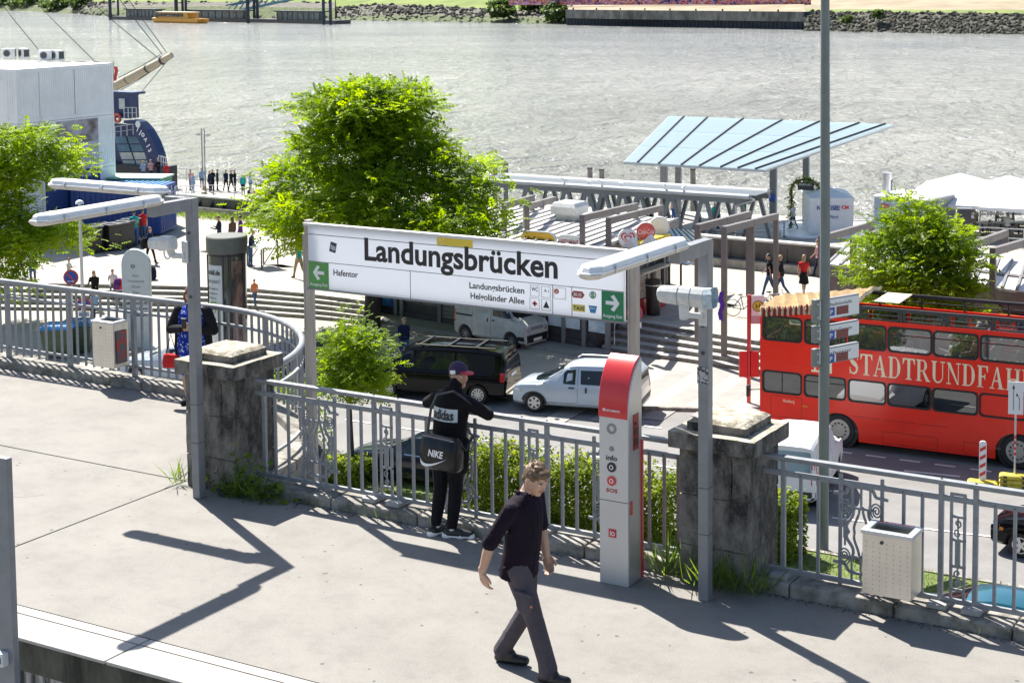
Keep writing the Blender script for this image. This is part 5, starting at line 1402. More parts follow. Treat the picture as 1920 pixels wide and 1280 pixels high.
b=MB();N_=24;o2=text('H',.2,o,cc+v*.012-u*.075-Vector((0,0,.1)),mat('stop_green',(.02,.22,.06),.5,var=0),xd=u,width=.15,bold=.02,world=False)
b=MB();vs=[]
for r in (.185,.16):
    vs += [cc+v*.011+u*(r*math.cos(2*PI*i/24))+Vector((0,0,r*math.sin(2*PI*i/24))) for i in range(24)]
b.add(vs,[(i,(i+1) % 24,24+(i+1) % 24,24+i) for i in range(24)]);b.build('green_ring',MATS['stop_green'],o,fix=False)
bq(.08,.49,top_z-.97,top_z-.72,mat('pink_strip',(.55,.35,.4),.5),'line_strip',.03)
cz1,cz0=tp(1404,658,p.y).z-ZS,tp(1404,706,p.y).z-ZS
for a0,a1 in ((-.33,-.06),(.06,.33)):bq(a0,a1,cz0,cz1,C_RED,'timetable_case',.03)
# lane sign and beacon on yellow feet
def foot(th,n=2,mt=None):
    for k in range(n):
        b=MB();b.loft([[(x*w,y*w,z+k*.13) for x,y in ((-.42,-.2),(.42,-.2),(.42,.2),(-.42,.2))] for w,z in ((1,0),(.97,.08),(.8,.12))]);b.build('foot_block',mat('yellow_foot',(.55,.45,.04),.7,col2=(.75,.62,.1),scale=5),th,bev=.02)
        for x in (-.25,.25):MB().box(x-.05,x+.05,-.203,.203,.03+k*.13,.09+k*.13).build('recess',C_DARK,th)
p=gp(1842,908,ZS);be=thing('warning_beacon','red and white striped warning beacon on a yellow foot','beacon',p,rad(14));foot(be,1)
hb_=tp(1842,826,p.y).z-ZS
b=MB();b.prism(rrect(-.1,.1,.12,hb_,.09,4),-.03,.03,'xz');o=b.build('blade',C_PWHITE,be)
for i in range(4):
    z=.22+i*(hb_-.3)/4;b=MB();b.prism([(-.08,z),(.08,z+.1),(.08,z+.2),(-.08,z+.1)],-.034,-.0305,'xz');b.build('red_bar',C_RED,o)
p=gp(1902,913,ZS);ls=thing('lane_sign','white lane merge sign on a pole with stacked yellow feet','traffic sign',p,rad(14));foot(ls,3)
z1,z0=tp(1902,715,p.y).z-ZS,tp(1902,776,p.y).z-ZS
MB().cyl((0,.04,.3),(0,.04,z1),.03,.03,8).build('pole',C_ALU,ls)
for i in range(4):MB().cyl((0,.04,.9+i*.16),(0,.04,.98+i*.16),.034,.034,8).build('red_band',C_RED,ls)
o=MB().box(-.2,.2,-.015,.01,z0,z1).build('plate',C_PWHITE,ls,bev=.004)
b=MB();h=z1-z0;b.box(-.07,-.055,-.019,-.0155,z0+.12,z1-.15);b.prism([(-.1,z1-.2),(-.0625,z1-.08),(-.025,z1-.2)],-.019,-.0155,'xz');b.box(.085,.1,-.019,-.0155,z0+.12,z0+h*.5);b.bar((.0925,-.017,z0+h*.5),(.03,-.017,z0+h*.6),.003,.015,up=(1,0,1));b.prism([(.0,z0+h*.55),(.06,z0+h*.58),(.02,z0+h*.66)],-.019,-.0155,'xz');b.build('lane_arrows',C_INK,o)
# ------------------------------------------------------------------ vehicles
def paint(name,col,rough=.3,coat=.8,metal=0.0):return mat(name,col,rough,metal,var=.03,scale=1.5,coat=coat,spec=.2 if sum(col) < .1 else .5)
def drape(bvh,poly,axis,side,off,step=.12,th=.0):
    """lay an outline on the body: axis 'y' = flank (x,z outline), axis 'x' = nose or tail (y,z outline), 'z' = from above (x,y)"""
    bm=bmesh.new()
    def P3(a,b):return (a,0,b) if axis == 'y' else (0,a,b) if axis == 'x' else (a,b,0)
    bm.faces.new([bm.verts.new(P3(a,b)) for a,b in poly])
    i0,i1=(0,2) if axis == 'y' else (1,2) if axis == 'x' else (0,1)
    for i in (i0,i1):
        lo=min(v.co[i] for v in bm.verts);hi=max(v.co[i] for v in bm.verts);n=max(1,int((hi-lo)/step))
        for k in range(1,n):
            co=Vector((0,0,0));co[i]=lo+(hi-lo)*k/n;no=Vector((0,0,0));no[i]=1
            bmesh.ops.bisect_plane(bm,geom=bm.verts[:]+bm.edges[:]+bm.faces[:],plane_co=co,plane_no=no)
    d=Vector((0,0,0));ax={'x':0,'y':1,'z':2}[axis];d[ax]=-side
    for v in bm.verts:
        o=v.co.copy();o[ax]=side*8
        hit=bvh.ray_cast(o,d)
        if hit[0] is None:hit=bvh.find_nearest(Vector((o.x,o.y if axis != 'y' else side*.8,o.z)) if axis != 'x' else Vector((side*2.2,o.y,o.z)))
        v.co=hit[0] - d*off
    mb=MB();bm.verts.index_update();mb.v=[tuple(v.co) for v in bm.verts];mb.f=[[v.index for v in f.verts] for f in bm.faces];mb.m=[0]*len(mb.f)
    bm.free();return mb
def wheel(th,x,y,r,w,spokes,rimcol,style=0):
    s=1 if y > 0 else -1
    b=MB();b.lathe([(r*.62,-w/2),(r*.93,-w/2),(r,-w*.3),(r,w*.3),(r*.93,w/2),(r*.62,w/2)],24,(x,y-s*w/2,r),'Y',caps=False);ty=b.build('wheel',C_RUBBER,th,smooth=40)
    b=MB();yo=y-s*.015
    b.lathe([(r*.66,-.02),(r*.66,.02),(r*.58,.02),(r*.55,-.02)],24,(x,yo,r),'Y',caps=False)
    b.prism(circ(x,r,r*.16,12),yo-.015,yo+.015,'xz')
    for k in range(spokes):
        a=2*PI*k/spokes;c,sn_=math.cos(a),math.sin(a)
        b.bar((x+c*r*.1,yo,r+sn_*r*.1),(x+c*r*.6,yo,r+sn_*r*.6),.02 if style == 0 else .03,r*(.14 if spokes > 7 else .24),up=(-sn_,0,c))
    b.build('rim',rimcol,ty,smooth=40)
    b=MB();b.prism(circ(x,r,r*.6,20),yo-s*.06-.01,yo-s*.06+.01,'xz');b.build('brake',C_DARK,ty)
def vehicle(name,label,cat,st,body,wheels,flank,front,rear,extra=None,rz=0,anchor=None,group=None,trim=None,spokes=5,rim=None,r=.32,plate='HH  SR 4172'):
    """st: stations (x, z floor, z belt, z top, half width, half width at top)"""
    rings=[]
    for x,zf,zb,zt,w,wt in st:
        half=[(0,zf),(w*.82,zf),(w*.97,zf+.1),(w,(zf+zb)*.5),(w*.985,zb-.06),(w*.955,zb),(wt+.035,zt-.1),(wt-.03,zt-.03),(wt*.7,zt),(0,zt+.012)]
        rings.append([(x,y,z) for y,z in half] + [(x,-y,z) for y,z in half[-2:0:-1]])
    mb=MB();mb.loft(rings);me=mb.mesh('v')
    tmp=bpy.data.objects.new('v',me)
    bvh0=BVHTree.FromPolygons([tuple(v.co) for v in me.vertices],[tuple(p.vertices) for p in me.polygons])
    cut=MB()
    for x,y in wheels:
        sgn=1 if y > 0 else -1
        cut.lathe([(r*1.2,-.2),(r*1.2,.2)],24,(x,y,r*1.02),'Y')
    cm=cut.mesh('c');co=bpy.data.objects.new('c',cm);TMP.collection.objects.link(co)
    bo=tmp.modifiers.new('b','BOOLEAN');bo.object=co;bo.solver='EXACT';bo.operation='DIFFERENCE'
    me2=evaluated(tmp);TMP.collection.objects.unlink(co);bpy.data.objects.remove(co);bpy.data.objects.remove(tmp)
    loc=Vector(anchor[0]) - Matrix.Rotation(rz,3,'Z') @ Vector((anchor[1][0],anchor[1][1],0))
    th=thing(name,label,cat,loc,rz,group)
    me2.name='body';me2.materials.clear();me2.materials.append(body);shade(me2,28)
    bo=bpy.data.objects.new('body',me2);COL.objects.link(bo);bo.parent=th;PM[bo.name]=PM[th.name]
    wb_=MB()
    for x,y in wheels:
        s=1 if y > 0 else -1;wb_.lathe([(r*1.19,-.01),(r*1.19,.01)],20,(x,y-s*.24,r*1.02),'Y')
    wb_.build('wheel_well',C_BLACK,th)
    for x,y in wheels:wheel(th,x,y,r,.2,spokes,rim or C_ALU)
    for s in (1,-1):
        for nm,poly,mt,off in flank:
            drape(bvh0,poly,'y',s,off).build(nm,mt,th,smooth=60,fix=False)
    for nm,poly,mt,off in front:drape(bvh0,poly,'x',1,off).build(nm,mt,th,smooth=60,fix=False)
    for nm,poly,mt,off in rear:drape(bvh0,poly,'x',-1,off).build(nm,mt,th,smooth=60,fix=False)
    return th,bvh0
def arch(x,r,k=10,ri=1.2,ro=1.42):return [(x+r*ro*math.cos(PI*i/k),r+r*ro*math.sin(PI*i/k)) for i in range(k+1)] + [(x+r*ri*math.cos(PI*(1-i/k)),r+r*ri*math.sin(PI*(1-i/k))) for i in range(k+1)]
def rect(a0,a1,b0,b1):return [(a0,b0),(a1,b0),(a1,b1),(a0,b1)]
def seam(pts,w=.012):
    out=[]
    A=[(a,b) for a,b in pts];n=len(A)
    L,Rr=[],[]
    for i,p in enumerate(A):
        q0=A[max(0,i-1)];q1=A[min(n-1,i+1)];dx,dz=q1[0]-q0[0],q1[1]-q0[1];l=math.hypot(dx,dz)
        L.append((p[0]-dz/l*w/2,p[1]+dx/l*w/2));Rr.append((p[0]+dz/l*w/2,p[1]-dx/l*w/2))
    return L+Rr[::-1]
M_SEAM=mat('door_gap',(.01,.01,.011),.6,var=0)
M_BLACKPAINT=paint('black_car_paint',(.004,.004,.006),.1,.12)
M_WHITEPAINT=paint('white_car_paint',(.5,.57,.64),.28)
M_OLDWHITE=mat('old_white_van_paint',(.5,.51,.48),.38,var=.1,scale=2,coat=.3,col2=(.58,.59,.56))
M_NAVY=paint('dark_blue_paint',(.01,.016,.03),.2)
M_TEAL=paint('teal_paint',(.01,.09,.13),.25)
M_DARKTRIM=mat('dark_bumper',(.03,.033,.038),.5,var=.1)
# black people carrier, seen from its left rear quarter, nose left
L=5.2
st=[(2.6,.4,.62,.66,.66,.5),(2.52,.28,.8,.9,.86,.7),(2.2,.25,.98,1.08,.94,.74),(1.75,.25,1.06,1.24,.955,.76),(1.15,.25,1.1,1.78,.96,.74),(.7,.25,1.1,1.93,.96,.75),(-.5,.25,1.1,1.98,.96,.76),(-1.9,.25,1.1,1.96,.96,.76),(-2.42,.27,1.1,1.92,.95,.75),(-2.56,.32,1.06,1.55,.93,.76),(-2.6,.36,.95,1.0,.88,.8)]
fl=[('window',[(1.55,1.17),(1.1,1.72),(.66,1.8),(.66,1.17)],C_GLASSD,.006),('window',[(.6,1.17),(.6,1.8),(-.8,1.82),(-.8,1.17)],C_GLASSD,.006),('window',[(-.86,1.17),(-.86,1.82),(-2.2,1.8),(-2.25,1.17)],C_GLASSD,.006),
      ('door_seam',seam([(.63,1.15),(.63,.4),(1.5,.38)]),M_SEAM,.004),('door_seam',seam([(-.83,1.15),(-.83,.4)]),M_SEAM,.004),('sill_strip',rect(-1.2,1.1,.3,.36),mat('chrome_strip',(.35,.35,.36),.3,metal=.8),.006),('waist_seam',seam([(1.7,.98),(-2.5,.98)]),M_SEAM,.003)]
rr=[('rear_window',[(-.72,1.2),(.72,1.2),(.66,1.75),(-.66,1.75)],C_GLASSD,.006),('tail_lamp',rect(.74,.92,.85,1.18),C_TAIL,.008),('tail_lamp',rect(-.92,-.74,.85,1.18),C_TAIL,.008),('number_plate',rect(-.27,.27,.92,1.03),C_PWHITE,.012),('bumper_strip',rect(-.86,.86,.46,.54),C_CHROME,.01)]
fr=[('windscreen',[(-.74,1.16),(.74,1.16),(.66,1.75),(-.66,1.75)],C_GLASSD,.006),('headlamp',rect(.5,.85,.72,.9),C_LENS,.006),('headlamp',rect(-.85,-.5,.72,.9),C_LENS,.006)]
zs=lambda P,q:[(n,[(a,b if b < .5 else .5+(b-.5)*q) for a,b in p],m,o) for n,p,m,o in P]
zt_=lambda S,q:[(x,a,.5+(b-.5)*q,.5+(c-.5)*q,w,v) for x,a,b,c,w,v in S]
st,fl,fr,rr=zt_(st,.91),zs(fl,.91),zs(rr,.91) and zs(fr,.91),zs(rr,.91)
vw,bv=vehicle('black_van','shiny black people carrier parked nose left behind the small tree','van',st,M_BLACKPAINT,[(1.65,.92),(-1.62,.92),(1.65,-.92),(-1.62,-.92)],fl,fr,rr,rz=PI+rad(13),anchor=(gp(895,759,ZS),(-1.62,.95)),spokes=10,r=.33)
b=MB()
for y in (-.62,.62):b.bar((.7,y,1.86),(-2.2,y,1.86),.05,.05)
for x in (.5,-.5,-1.5):b.bar((x,-.66,1.88),(x,.66,1.88),.1,.04)
b.build('roof_rack',C_BLACK,vw,bev=.008)
# tail lamps wrap round to the flank
for s in (1,-1):drape(bv,rect(-2.56,-2.42,.82,1.12),'y',s,.008).build('tail_lamp',C_TAIL,vw,smooth=60,fix=False)
# light compact high-roof car
st=[(2.18,.36,.6,.64,.6,.45),(2.12,.26,.78,.84,.78,.6),(1.85,.24,.95,1.02,.87,.68),(1.3,.22,1.0,1.12,.88,.7),(1.05,.22,1.03,1.2,.885,.69),(.35,.22,1.05,1.68,.89,.66),(0,.22,1.05,1.77,.89,.66),(-1.0,.22,1.06,1.8,.89,.67),(-1.9,.24,1.06,1.78,.88,.67),(-2.12,.28,1.04,1.55,.86,.68),(-2.18,.36,.9,.96,.8,.7)]
fl=[('window',[(1.02,1.1),(.42,1.57),(-.02,1.62),(-.02,1.08)],C_GLASSD,.006),('window',[(-.2,1.1),(-.18,1.6),(-1.12,1.63),(-1.12,1.1)],C_GLASSD,.006),('window',[(-1.24,1.1),(-1.24,1.63),(-1.75,1.6),(-1.85,1.15)],C_GLASSD,.006),
      ('door_seam',seam([(-.1,1.66),(-.1,.4),(.95,.38)]),M_SEAM,.004),('door_seam',seam([(-1.18,1.66),(-1.18,.42)]),M_SEAM,.004),('sill_trim',rect(-.98,.98,.22,.36),M_DARKTRIM,.012),
      ('arch_trim',arch(1.38,.31),M_DARKTRIM,.012),('arch_trim',arch(-1.38,.31),M_DARKTRIM,.012),('handle',rect(.0,.2,.93,.98),C_BLACK,.02),('handle',rect(-.42,-.36,.8,1.0),C_BLACK,.02),('waist_seam',seam([(1.7,.9),(-2.0,.93)],.008),mat('pale_crease',(.4,.43,.46),.3),.002)]
fr=[('windscreen',[(-.74,1.1),(.74,1.1),(.62,1.62),(-.62,1.62)],C_GLASSD,.006),('headlamp',rect(.46,.8,.72,.9),C_LENS,.008),('headlamp',rect(-.8,-.46,.72,.9),C_LENS,.008),('grille',rect(-.42,.42,.68,.84),C_BLACK,.008),('bumper',rect(-.8,.8,.3,.56),M_DARKTRIM,.01),('number_plate',rect(-.26,.26,.5,.6),C_PWHITE,.02)]
rr=[('rear_window',[(-.6,1.12),(.6,1.12),(.56,1.6),(-.56,1.6)],C_GLASSD,.006),('tail_lamp',rect(.62,.8,.8,1.3),C_TAIL,.008),('tail_lamp',rect(-.8,-.62,.8,1.3),C_TAIL,.008),('bumper',rect(-.8,.8,.3,.6),M_DARKTRIM,.01)]
st,fl,fr,rr=zt_(st,.87),zs(fl,.87),zs(fr,.87),zs(rr,.87)
dk,bv=vehicle('white_car','pale high-roof car with roof rails parked behind the red help column','car',st,M_WHITEPAINT,[(1.38,.86),(-1.38,.86),(1.38,-.86),(-1.38,-.86)],fl,fr,rr,rz=PI+rad(14),anchor=(gp(1001,773,ZS),(1.38,.88)),spokes=6,r=.32)
for s in (1,-1):
    b=MB();b.tube([(.25,s*.6,1.59),(.1,s*.6,1.68),(-1.7,s*.6,1.7),(-1.9,s*.6,1.63)],.02,6);b.build('roof_rail',C_ALU,dk)
    b=MB();b.ball((.98,s*.99,1.03),.08,.1,.09,10,6);o=b.build('wing_mirror',M_WHITEPAINT,dk,smooth=60)
    drape(bv,rect(1.8,2.1,.68,.84),'y',s,.006,.06).build('headlamp',C_LENS,dk,smooth=60,fix=False)
# old white delivery van, nose right
st=[(1.68,.3,.66,.7,.62,.5),(1.64,.2,.84,.88,.7,.56),(1.45,.2,.98,1.0,.73,.58),(1.0,.22,1.02,1.2,.735,.58),(.45,.22,1.02,1.74,.735,.58),(.15,.22,1.02,1.83,.735,.6),(-.8,.22,1.02,1.86,.735,.61),(-1.55,.22,1.02,1.85,.735,.61),(-1.66,.25,1.0,1.78,.72,.6)]
fl=[('window',[(1.02,1.08),(.62,1.6),(.18,1.62),(.18,1.1)],C_GLASSD,.006),('door_seam',seam([(.1,1.7),(.1,.36),(1.05,.36)]),M_SEAM,.004),('door_seam',seam([(-.78,1.7),(-.78,.36)]),M_SEAM,.003),('door_rail',rect(-1.6,-.8,.96,1.02),C_BLACK,.008),('handle',rect(-.08,-.02,.86,1.0),C_BLACK,.015),('handle',rect(.16,.3,.92,.97),C_BLACK,.015),('tail_lamp',rect(-1.655,-1.58,.7,1.15),C_TAIL,.01),('pressing',rrect(-.7,-.05,1.15,1.62,.1),mat('old_white_pressing',(.46,.47,.44),.4,var=.08),.003),('pressing',rrect(-1.5,-.88,1.15,1.62,.1),mat('old_white_pressing',(.46,.47,.44),.4,var=.08),.003),('bumper_side',rect(1.35,1.64,.22,.5),C_BLACK,.012)]
fr=[('windscreen',[(-.6,1.1),(.6,1.1),(.52,1.66),(-.52,1.66)],C_GLASSD,.006),('headlamp',rect(.42,.68,.64,.8),C_LENS,.008),('headlamp',rect(-.68,-.42,.64,.8),C_LENS,.008),('grille',rect(-.36,.36,.7,.82),C_GREY,.008),('bumper',rect(-.7,.7,.26,.54),C_BLACK,.015),('number_plate',rect(-.24,.24,.3,.41),C_PWHITE,.03)]
rr=[('rear_window',[(-.5,1.2),(.5,1.2),(.48,1.65),(-.48,1.65)],C_GLASSD,.006)]
sz,bv=vehicle('white_van','old white delivery van under the station board, nose right','van',st,M_OLDWHITE,[(1.02,.7),(-1.15,.7),(1.02,-.7),(-1.15,-.7)],fl,fr,rr,rz=rad(-9),anchor=(gp(955,654,ZS),(1.02,-.73)),spokes=8,r=.29,rim=C_GREY)
sz.scale=(1.08,1.05,1.08)
# saloon cars
def saloon(name,label,paint_,rz,anchor,group='cars on the street',hatch=False,spokes=5):
    st=[(2.1,.34,.56,.6,.6,.45),(2.05,.24,.7,.76,.78,.6),(1.7,.22,.82,.88,.85,.66),(1.0,.2,.88,.98,.86,.68),(.75,.2,.9,1.04,.865,.66),(.05,.2,.92,1.38,.865,.58),(-.35,.2,.93,1.43,.865,.58),(-1.0,.2,.94,1.4,.865,.57)]
    st += [(-1.7,.22,.95,1.2,.86,.6),(-2.0,.26,.92,.99,.82,.66),(-2.1,.34,.8,.85,.74,.6)] if hatch else [(-1.5,.22,.95,1.1,.86,.64),(-1.95,.24,.94,1.02,.82,.66),(-2.1,.34,.8,.85,.74,.6)]
    fl=[('window',[(.72,.97),(.1,1.28),(-.3,1.33),(-.3,.97)],C_GLASSD,.006),('window',[(-.36,.97),(-.36,1.33),(-1.0,1.3),(-1.4,1.06),(-1.35,.98)],C_GLASSD,.006),('door_seam',seam([(-.33,1.3),(-.33,.34),(.85,.32),(.85,.9)]),M_SEAM,.004),('headlamp',rect(1.82,2.04,.6,.74),C_LENS,.006),('tail_lamp',rect(-2.06,-1.85,.7,.86),C_TAIL,.006),('indicator',rect(1.72,1.82,.62,.7),C_AMBER,.006),('window_line',seam([(.8,.955),(-1.45,.965)],.02),C_CHROME,.008)]
    fr=[('windscreen',[(-.66,.98),(.66,.98),(.54,1.32),(-.54,1.32)],C_GLASSD,.006),('headlamp',rect(.4,.74,.58,.72),C_LENS,.008),('headlamp',rect(-.74,-.4,.58,.72),C_LENS,.008),('grille',rect(-.34,.34,.5,.62),C_BLACK,.008),('number_plate',rect(-.26,.26,.36,.46),C_PWHITE,.015)]
    rr=[('rear_window',[(-.58,1.0),(.58,1.0),(.5,1.3),(-.5,1.3)],C_GLASSD,.006),('tail_lamp',rect(.5,.76,.7,.86),C_TAIL,.008),('tail_lamp',rect(-.76,-.5,.7,.86),C_TAIL,.008),('number_plate',rect(-.26,.26,.5,.6),C_PWHITE,.012)]
    return vehicle(name,label,'car',st,paint_,[(1.3,.83),(-1.28,.83),(1.3,-.83),(-1.28,-.83)],fl,fr,rr,rz=rz,anchor=anchor,group=group,spokes=spokes,r=.31)
saloon('dark_car','dark blue car behind the railing next to the man in the cap',M_NAVY,PI+rad(3),(gp(690,904,ZS),(1.3,.85)))
saloon('black_car','black car with orange indicator entering at the right edge',M_BLACKPAINT,PI-rad(2),(gp(1912,1046,ZS),(1.3,.85)))
saloon('teal_car','teal car below the right railing, only roof and windscreen showing',M_TEAL,PI+rad(4),((-9.3,34.3,ZS),(0,0)),hatch=True)
saloon('dark_car','dark car roof behind the leaves inside the curved railing',M_NAVY,PI-rad(12),(gp(560,700,ZS),(0,0)))
saloon('white_car','white car between litter bin and woman, behind the curved railing',M_WHITEPAINT,PI+rad(10),(gp(312,712,ZS),(.6,0)),hatch=True)
# white van behind the right pillar, tail towards the bridge
st=[(2.1,.34,.7,.74,.66,.5),(2.0,.24,.95,1.02,.84,.66),(1.3,.22,1.05,1.2,.88,.7),(.7,.22,1.08,1.72,.89,.68),(0,.22,1.08,1.82,.89,.7),(-1.9,.24,1.08,1.82,.89,.72),(-2.08,.28,1.06,1.74,.87,.72),(-2.14,.36,.9,.96,.82,.7)]
fl=[('door_seam',seam([(.1,1.7),(.1,.4)]),M_SEAM,.004),('tail_lamp',rect(-2.1,-1.98,.8,1.3),C_TAIL,.008),('bumper',rect(-2.08,-1.7,.28,.5),M_DARKTRIM,.01)]
rr=[('rear_window',rrect(-.7,.7,.98,1.62,.08),mat('sky_glass',(.2,.33,.4),.1,var=.05,coat=.6),.006),('tail_lamp',rect(.72,.86,.75,1.3),C_TAIL,.01),('tail_lamp',rect(-.86,-.72,.75,1.3),C_TAIL,.01),('bumper',rect(-.84,.84,.3,.56),M_DARKTRIM,.012)]  # rear window colour has a bluish sky reflection painted in
vehicle('white_van','white van half hidden behind the right pillar and mast','van',st,C_PWHITE,[(1.3,.84),(-1.35,.84),(1.3,-.84),(-1.35,-.84)],fl,[],rr,rz=rad(100),anchor=(gp(1531,962,ZS),(-2.1,-.86)))

# ------------------------------------------------------------------ red double decker
M_BUS=mat('bus_red_paint',(.9,.03,.014),.35,var=.05,scale=.7,spec=.3,coat=.15,bump=.06,bscale=2.2)
M_CREAM=mat('cream_print',(.92,.8,.56),.5,var=.05)
M_WINF=mat('window_rubber',(.012,.012,.013),.5,var=0)
M_BUSGL=glass('bus_glass',(.55,.62,.62),.35,.015,.9)
M_BUSGD=glass('bus_glass_dark',(.16,.18,.18),.4,.015,.9)
p0=gp(1572,838,ZS);a_=math.atan2(.27,5.25)
bus=thing('double_decker_bus','red open top double decker tour bus with large cream lettering','bus',(p0.x,p0.y,ZS),a_)
X0,X1,WB=-2.5,8.7,2.5
cols=[(-2.40,-1.18),(-1.07,.2),(.3,1.42),(1.5,2.77),(2.84,4.12),(4.2,5.5),(5.6,6.9),(7.0,8.4)]
zlo,zhi=(1.47,2.12),(3.1,3.82)
def side(y0,y1,nm):
    b=MB()
    b.box(X0,X1,y0,y1,2.13,3.09);b.box(X0,X1,y0,y1,3.83,3.98);b.box(X0,X1,y0,y1,1.05,1.46)
    # skirt with wheel arches
    xs=[X0,-.62,.62,4.66,5.9,X1]
    b.box(X0,-.62,y0,y1,.24,1.05);b.box(.62,4.66,y0,y1,.24,1.05);b.box(5.9,X1,y0,y1,.24,1.05)
    for cx in (0,5.28):
        prev=None
        for i in range(13):
            t=PI*i/12;q=(cx-.62*math.cos(t),min(1.05,.5+.56*math.sin(t)))
            if prev:b.prism([prev,q,(q[0],1.05),(prev[0],1.05)],y0,y1,'xz')
            prev=q
    for z0,z1 in (zlo,zhi):
        e=[X0]+[v for c in cols for v in c]+[X1]
        for i in range(0,len(e),2):b.box(e[i],e[i+1],y0,y1,z0-.01,z1+.01)
    return b.build(nm,M_BUS,bus)
near=side(0,.06,'near_flank');far=side(WB-.06,WB,'far_flank')
b=MB();b.box(X0,X1,.06,WB-.06,.5,.58);b.box(X0,X1,.06,WB-.06,2.2,2.28);b.build('decks',mat('bus_floor',(.1,.09,.09),.7),bus)
b=MB();b.box(X0+.003,X0+.06,.06,WB-.06,.26,1.25);b.box(X0+.003,X0+.06,.06,WB-.06,2.45,3.05);b.box(X0+.003,X0+.06,.06,WB-.06,3.84,3.97);b.build('nose',M_BUS,bus)
for z0,z1 in ((1.26,2.44),(3.06,3.83)):MB().box(X0+.02,X0+.03,.08,WB-.08,z0,z1).build('windscreen',M_BUSGL,bus)
MB().box(X1-.06,X1-.003,.06,WB-.06,.26,3.97).build('tail',M_BUS,bus)
for i,(c0,c1) in enumerate(cols):
    for j,(z0,z1) in enumerate((zlo,zhi)):
        if j == 0 and i == 5:
            b=MB();b.box(c0+.003,c1-.003,.012,.05,z0-.008,z1+.008);b.build('blind_panel',M_BUS,bus)
        fr_=MB();fr_.ring(rrect(c0-.03,c1+.03,z0-.03,z1+.03,.14),rrect(c0+.025,c1-.025,z0+.025,z1-.025,.11),-.012,.03,'xz');wf=fr_.build('window_frame',M_WINF,bus)
        if j == 0 and i == 5:continue
        MB().prism(rrect(c0+.01,c1-.01,z0+.01,z1-.01,.1),.02,.028,'xz').build('pane',M_BUSGL if j else M_BUSGD,wf)
        if i in (1,3,4,5,6) and j == 1 or i in (1,) or (i == 0 and j == 0):
            b=MB()
            if i == 0:b.box((c0+c1)/2-.01,(c0+c1)/2+.01,.0,.02,z0,z1)
            else:b.box(c0+.02,c1-.02,.0,.02,z0+(z1-z0)*.68,z0+(z1-z0)*.68+.025)
            b.build('vent_bar',M_WINF,wf)
        MB().prism(rrect(c0+.02,c1-.02,z0+.02,z1-.02,.1),WB-.03,WB-.022,'xz').build('far_pane',M_BUSGL,bus)
# open upper deck rail
b=MB();zr=4.34
for y in (.05,WB-.05):b.bar((.3,y,zr),(X1,y,zr),.07,.1)
for i in range(9):
    x=.55+i*1.31
    if x < X1:
        for y in (.05,WB-.05):b.bar((x,y,3.97),(x,y,zr),.05,.07)
for y in (.05,WB-.05):b.bar((.3,y,4.15),(X1,y,4.15),.03,.03)
b.build('deck_rail',C_DARK,bus)
b=MB()
for i in range(7):
    x=.6+i*1.31
    b.ring(rrect(x,x+1.22,4.0,zr-.02,.1),rrect(x+.05,x+1.17,4.04,zr-.06,.08),.03,.07,'xz')
b.build('rail_frames',C_DARK,bus)
# folded cream canvas at the front
cv=MB();n=34;NX=57
rows=[]
for k in range(9):
    y=.0+WB*k/8;row=[]
    for i in range(NX):
        t=i/(NX-1);x=X0-.04+t*3.15
        z=4.02+.5*t**1.3+(.06 if i % 2 else -.04)+.03*math.sin(k*1.7+i*.9)+.1*math.sin(PI*k/8)
        row.append((x+.04*math.sin(k*2.1+i),y,z))
    rows.append(row)
cv.v=[p for r in rows for p in r]
for k in range(8):
    for i in range(NX-1):cv.f.append([k*NX+i,k*NX+i+1,(k+1)*NX+i+1,(k+1)*NX+i]);cv.m.append(0)
cv.build('canvas_folds',mat('cream_canvas',(.78,.64,.44),.85,var=.12,scale=3),bus,smooth=40)
rf_=MB()
for i in range(n):
    x=X0+.04+i*.086;zt=4.02+.012*i;dz=RND.uniform(-.03,.03)
    rf_.loft([[(x-.045*w+RND.uniform(-.01,.01),-.03-q,z+dz),(x,-.07-q,z+dz),(x+.045*w,-.03-q,z+dz),(x,.02,z+dz)] for z,w,q in ((zt-.24,.5,.01),(zt-.17,1.1,.03),(zt-.08,.8,.0),(zt,1.0,.02),(zt+.06,.5,0))],i % 2)
rf_.build('canvas_ruffle',[mat('cream_ruffle',(.6,.48,.3),.85,var=.2,scale=9),mat('maroon_ruffle',(.22,.02,.03),.85,var=.2)],bus,smooth=50)
MB().box(1.0,1.75,.2,1.7,4.5,4.53).build('canvas_flap',MATS['cream_canvas'],bus)
b=MB();b.box(X0-.02,X0+.06,0.02,WB-.02,3.98,4.08);b.build('canvas_edge',mat('cream_canvas2',(.6,.5,.36),.8),bus)
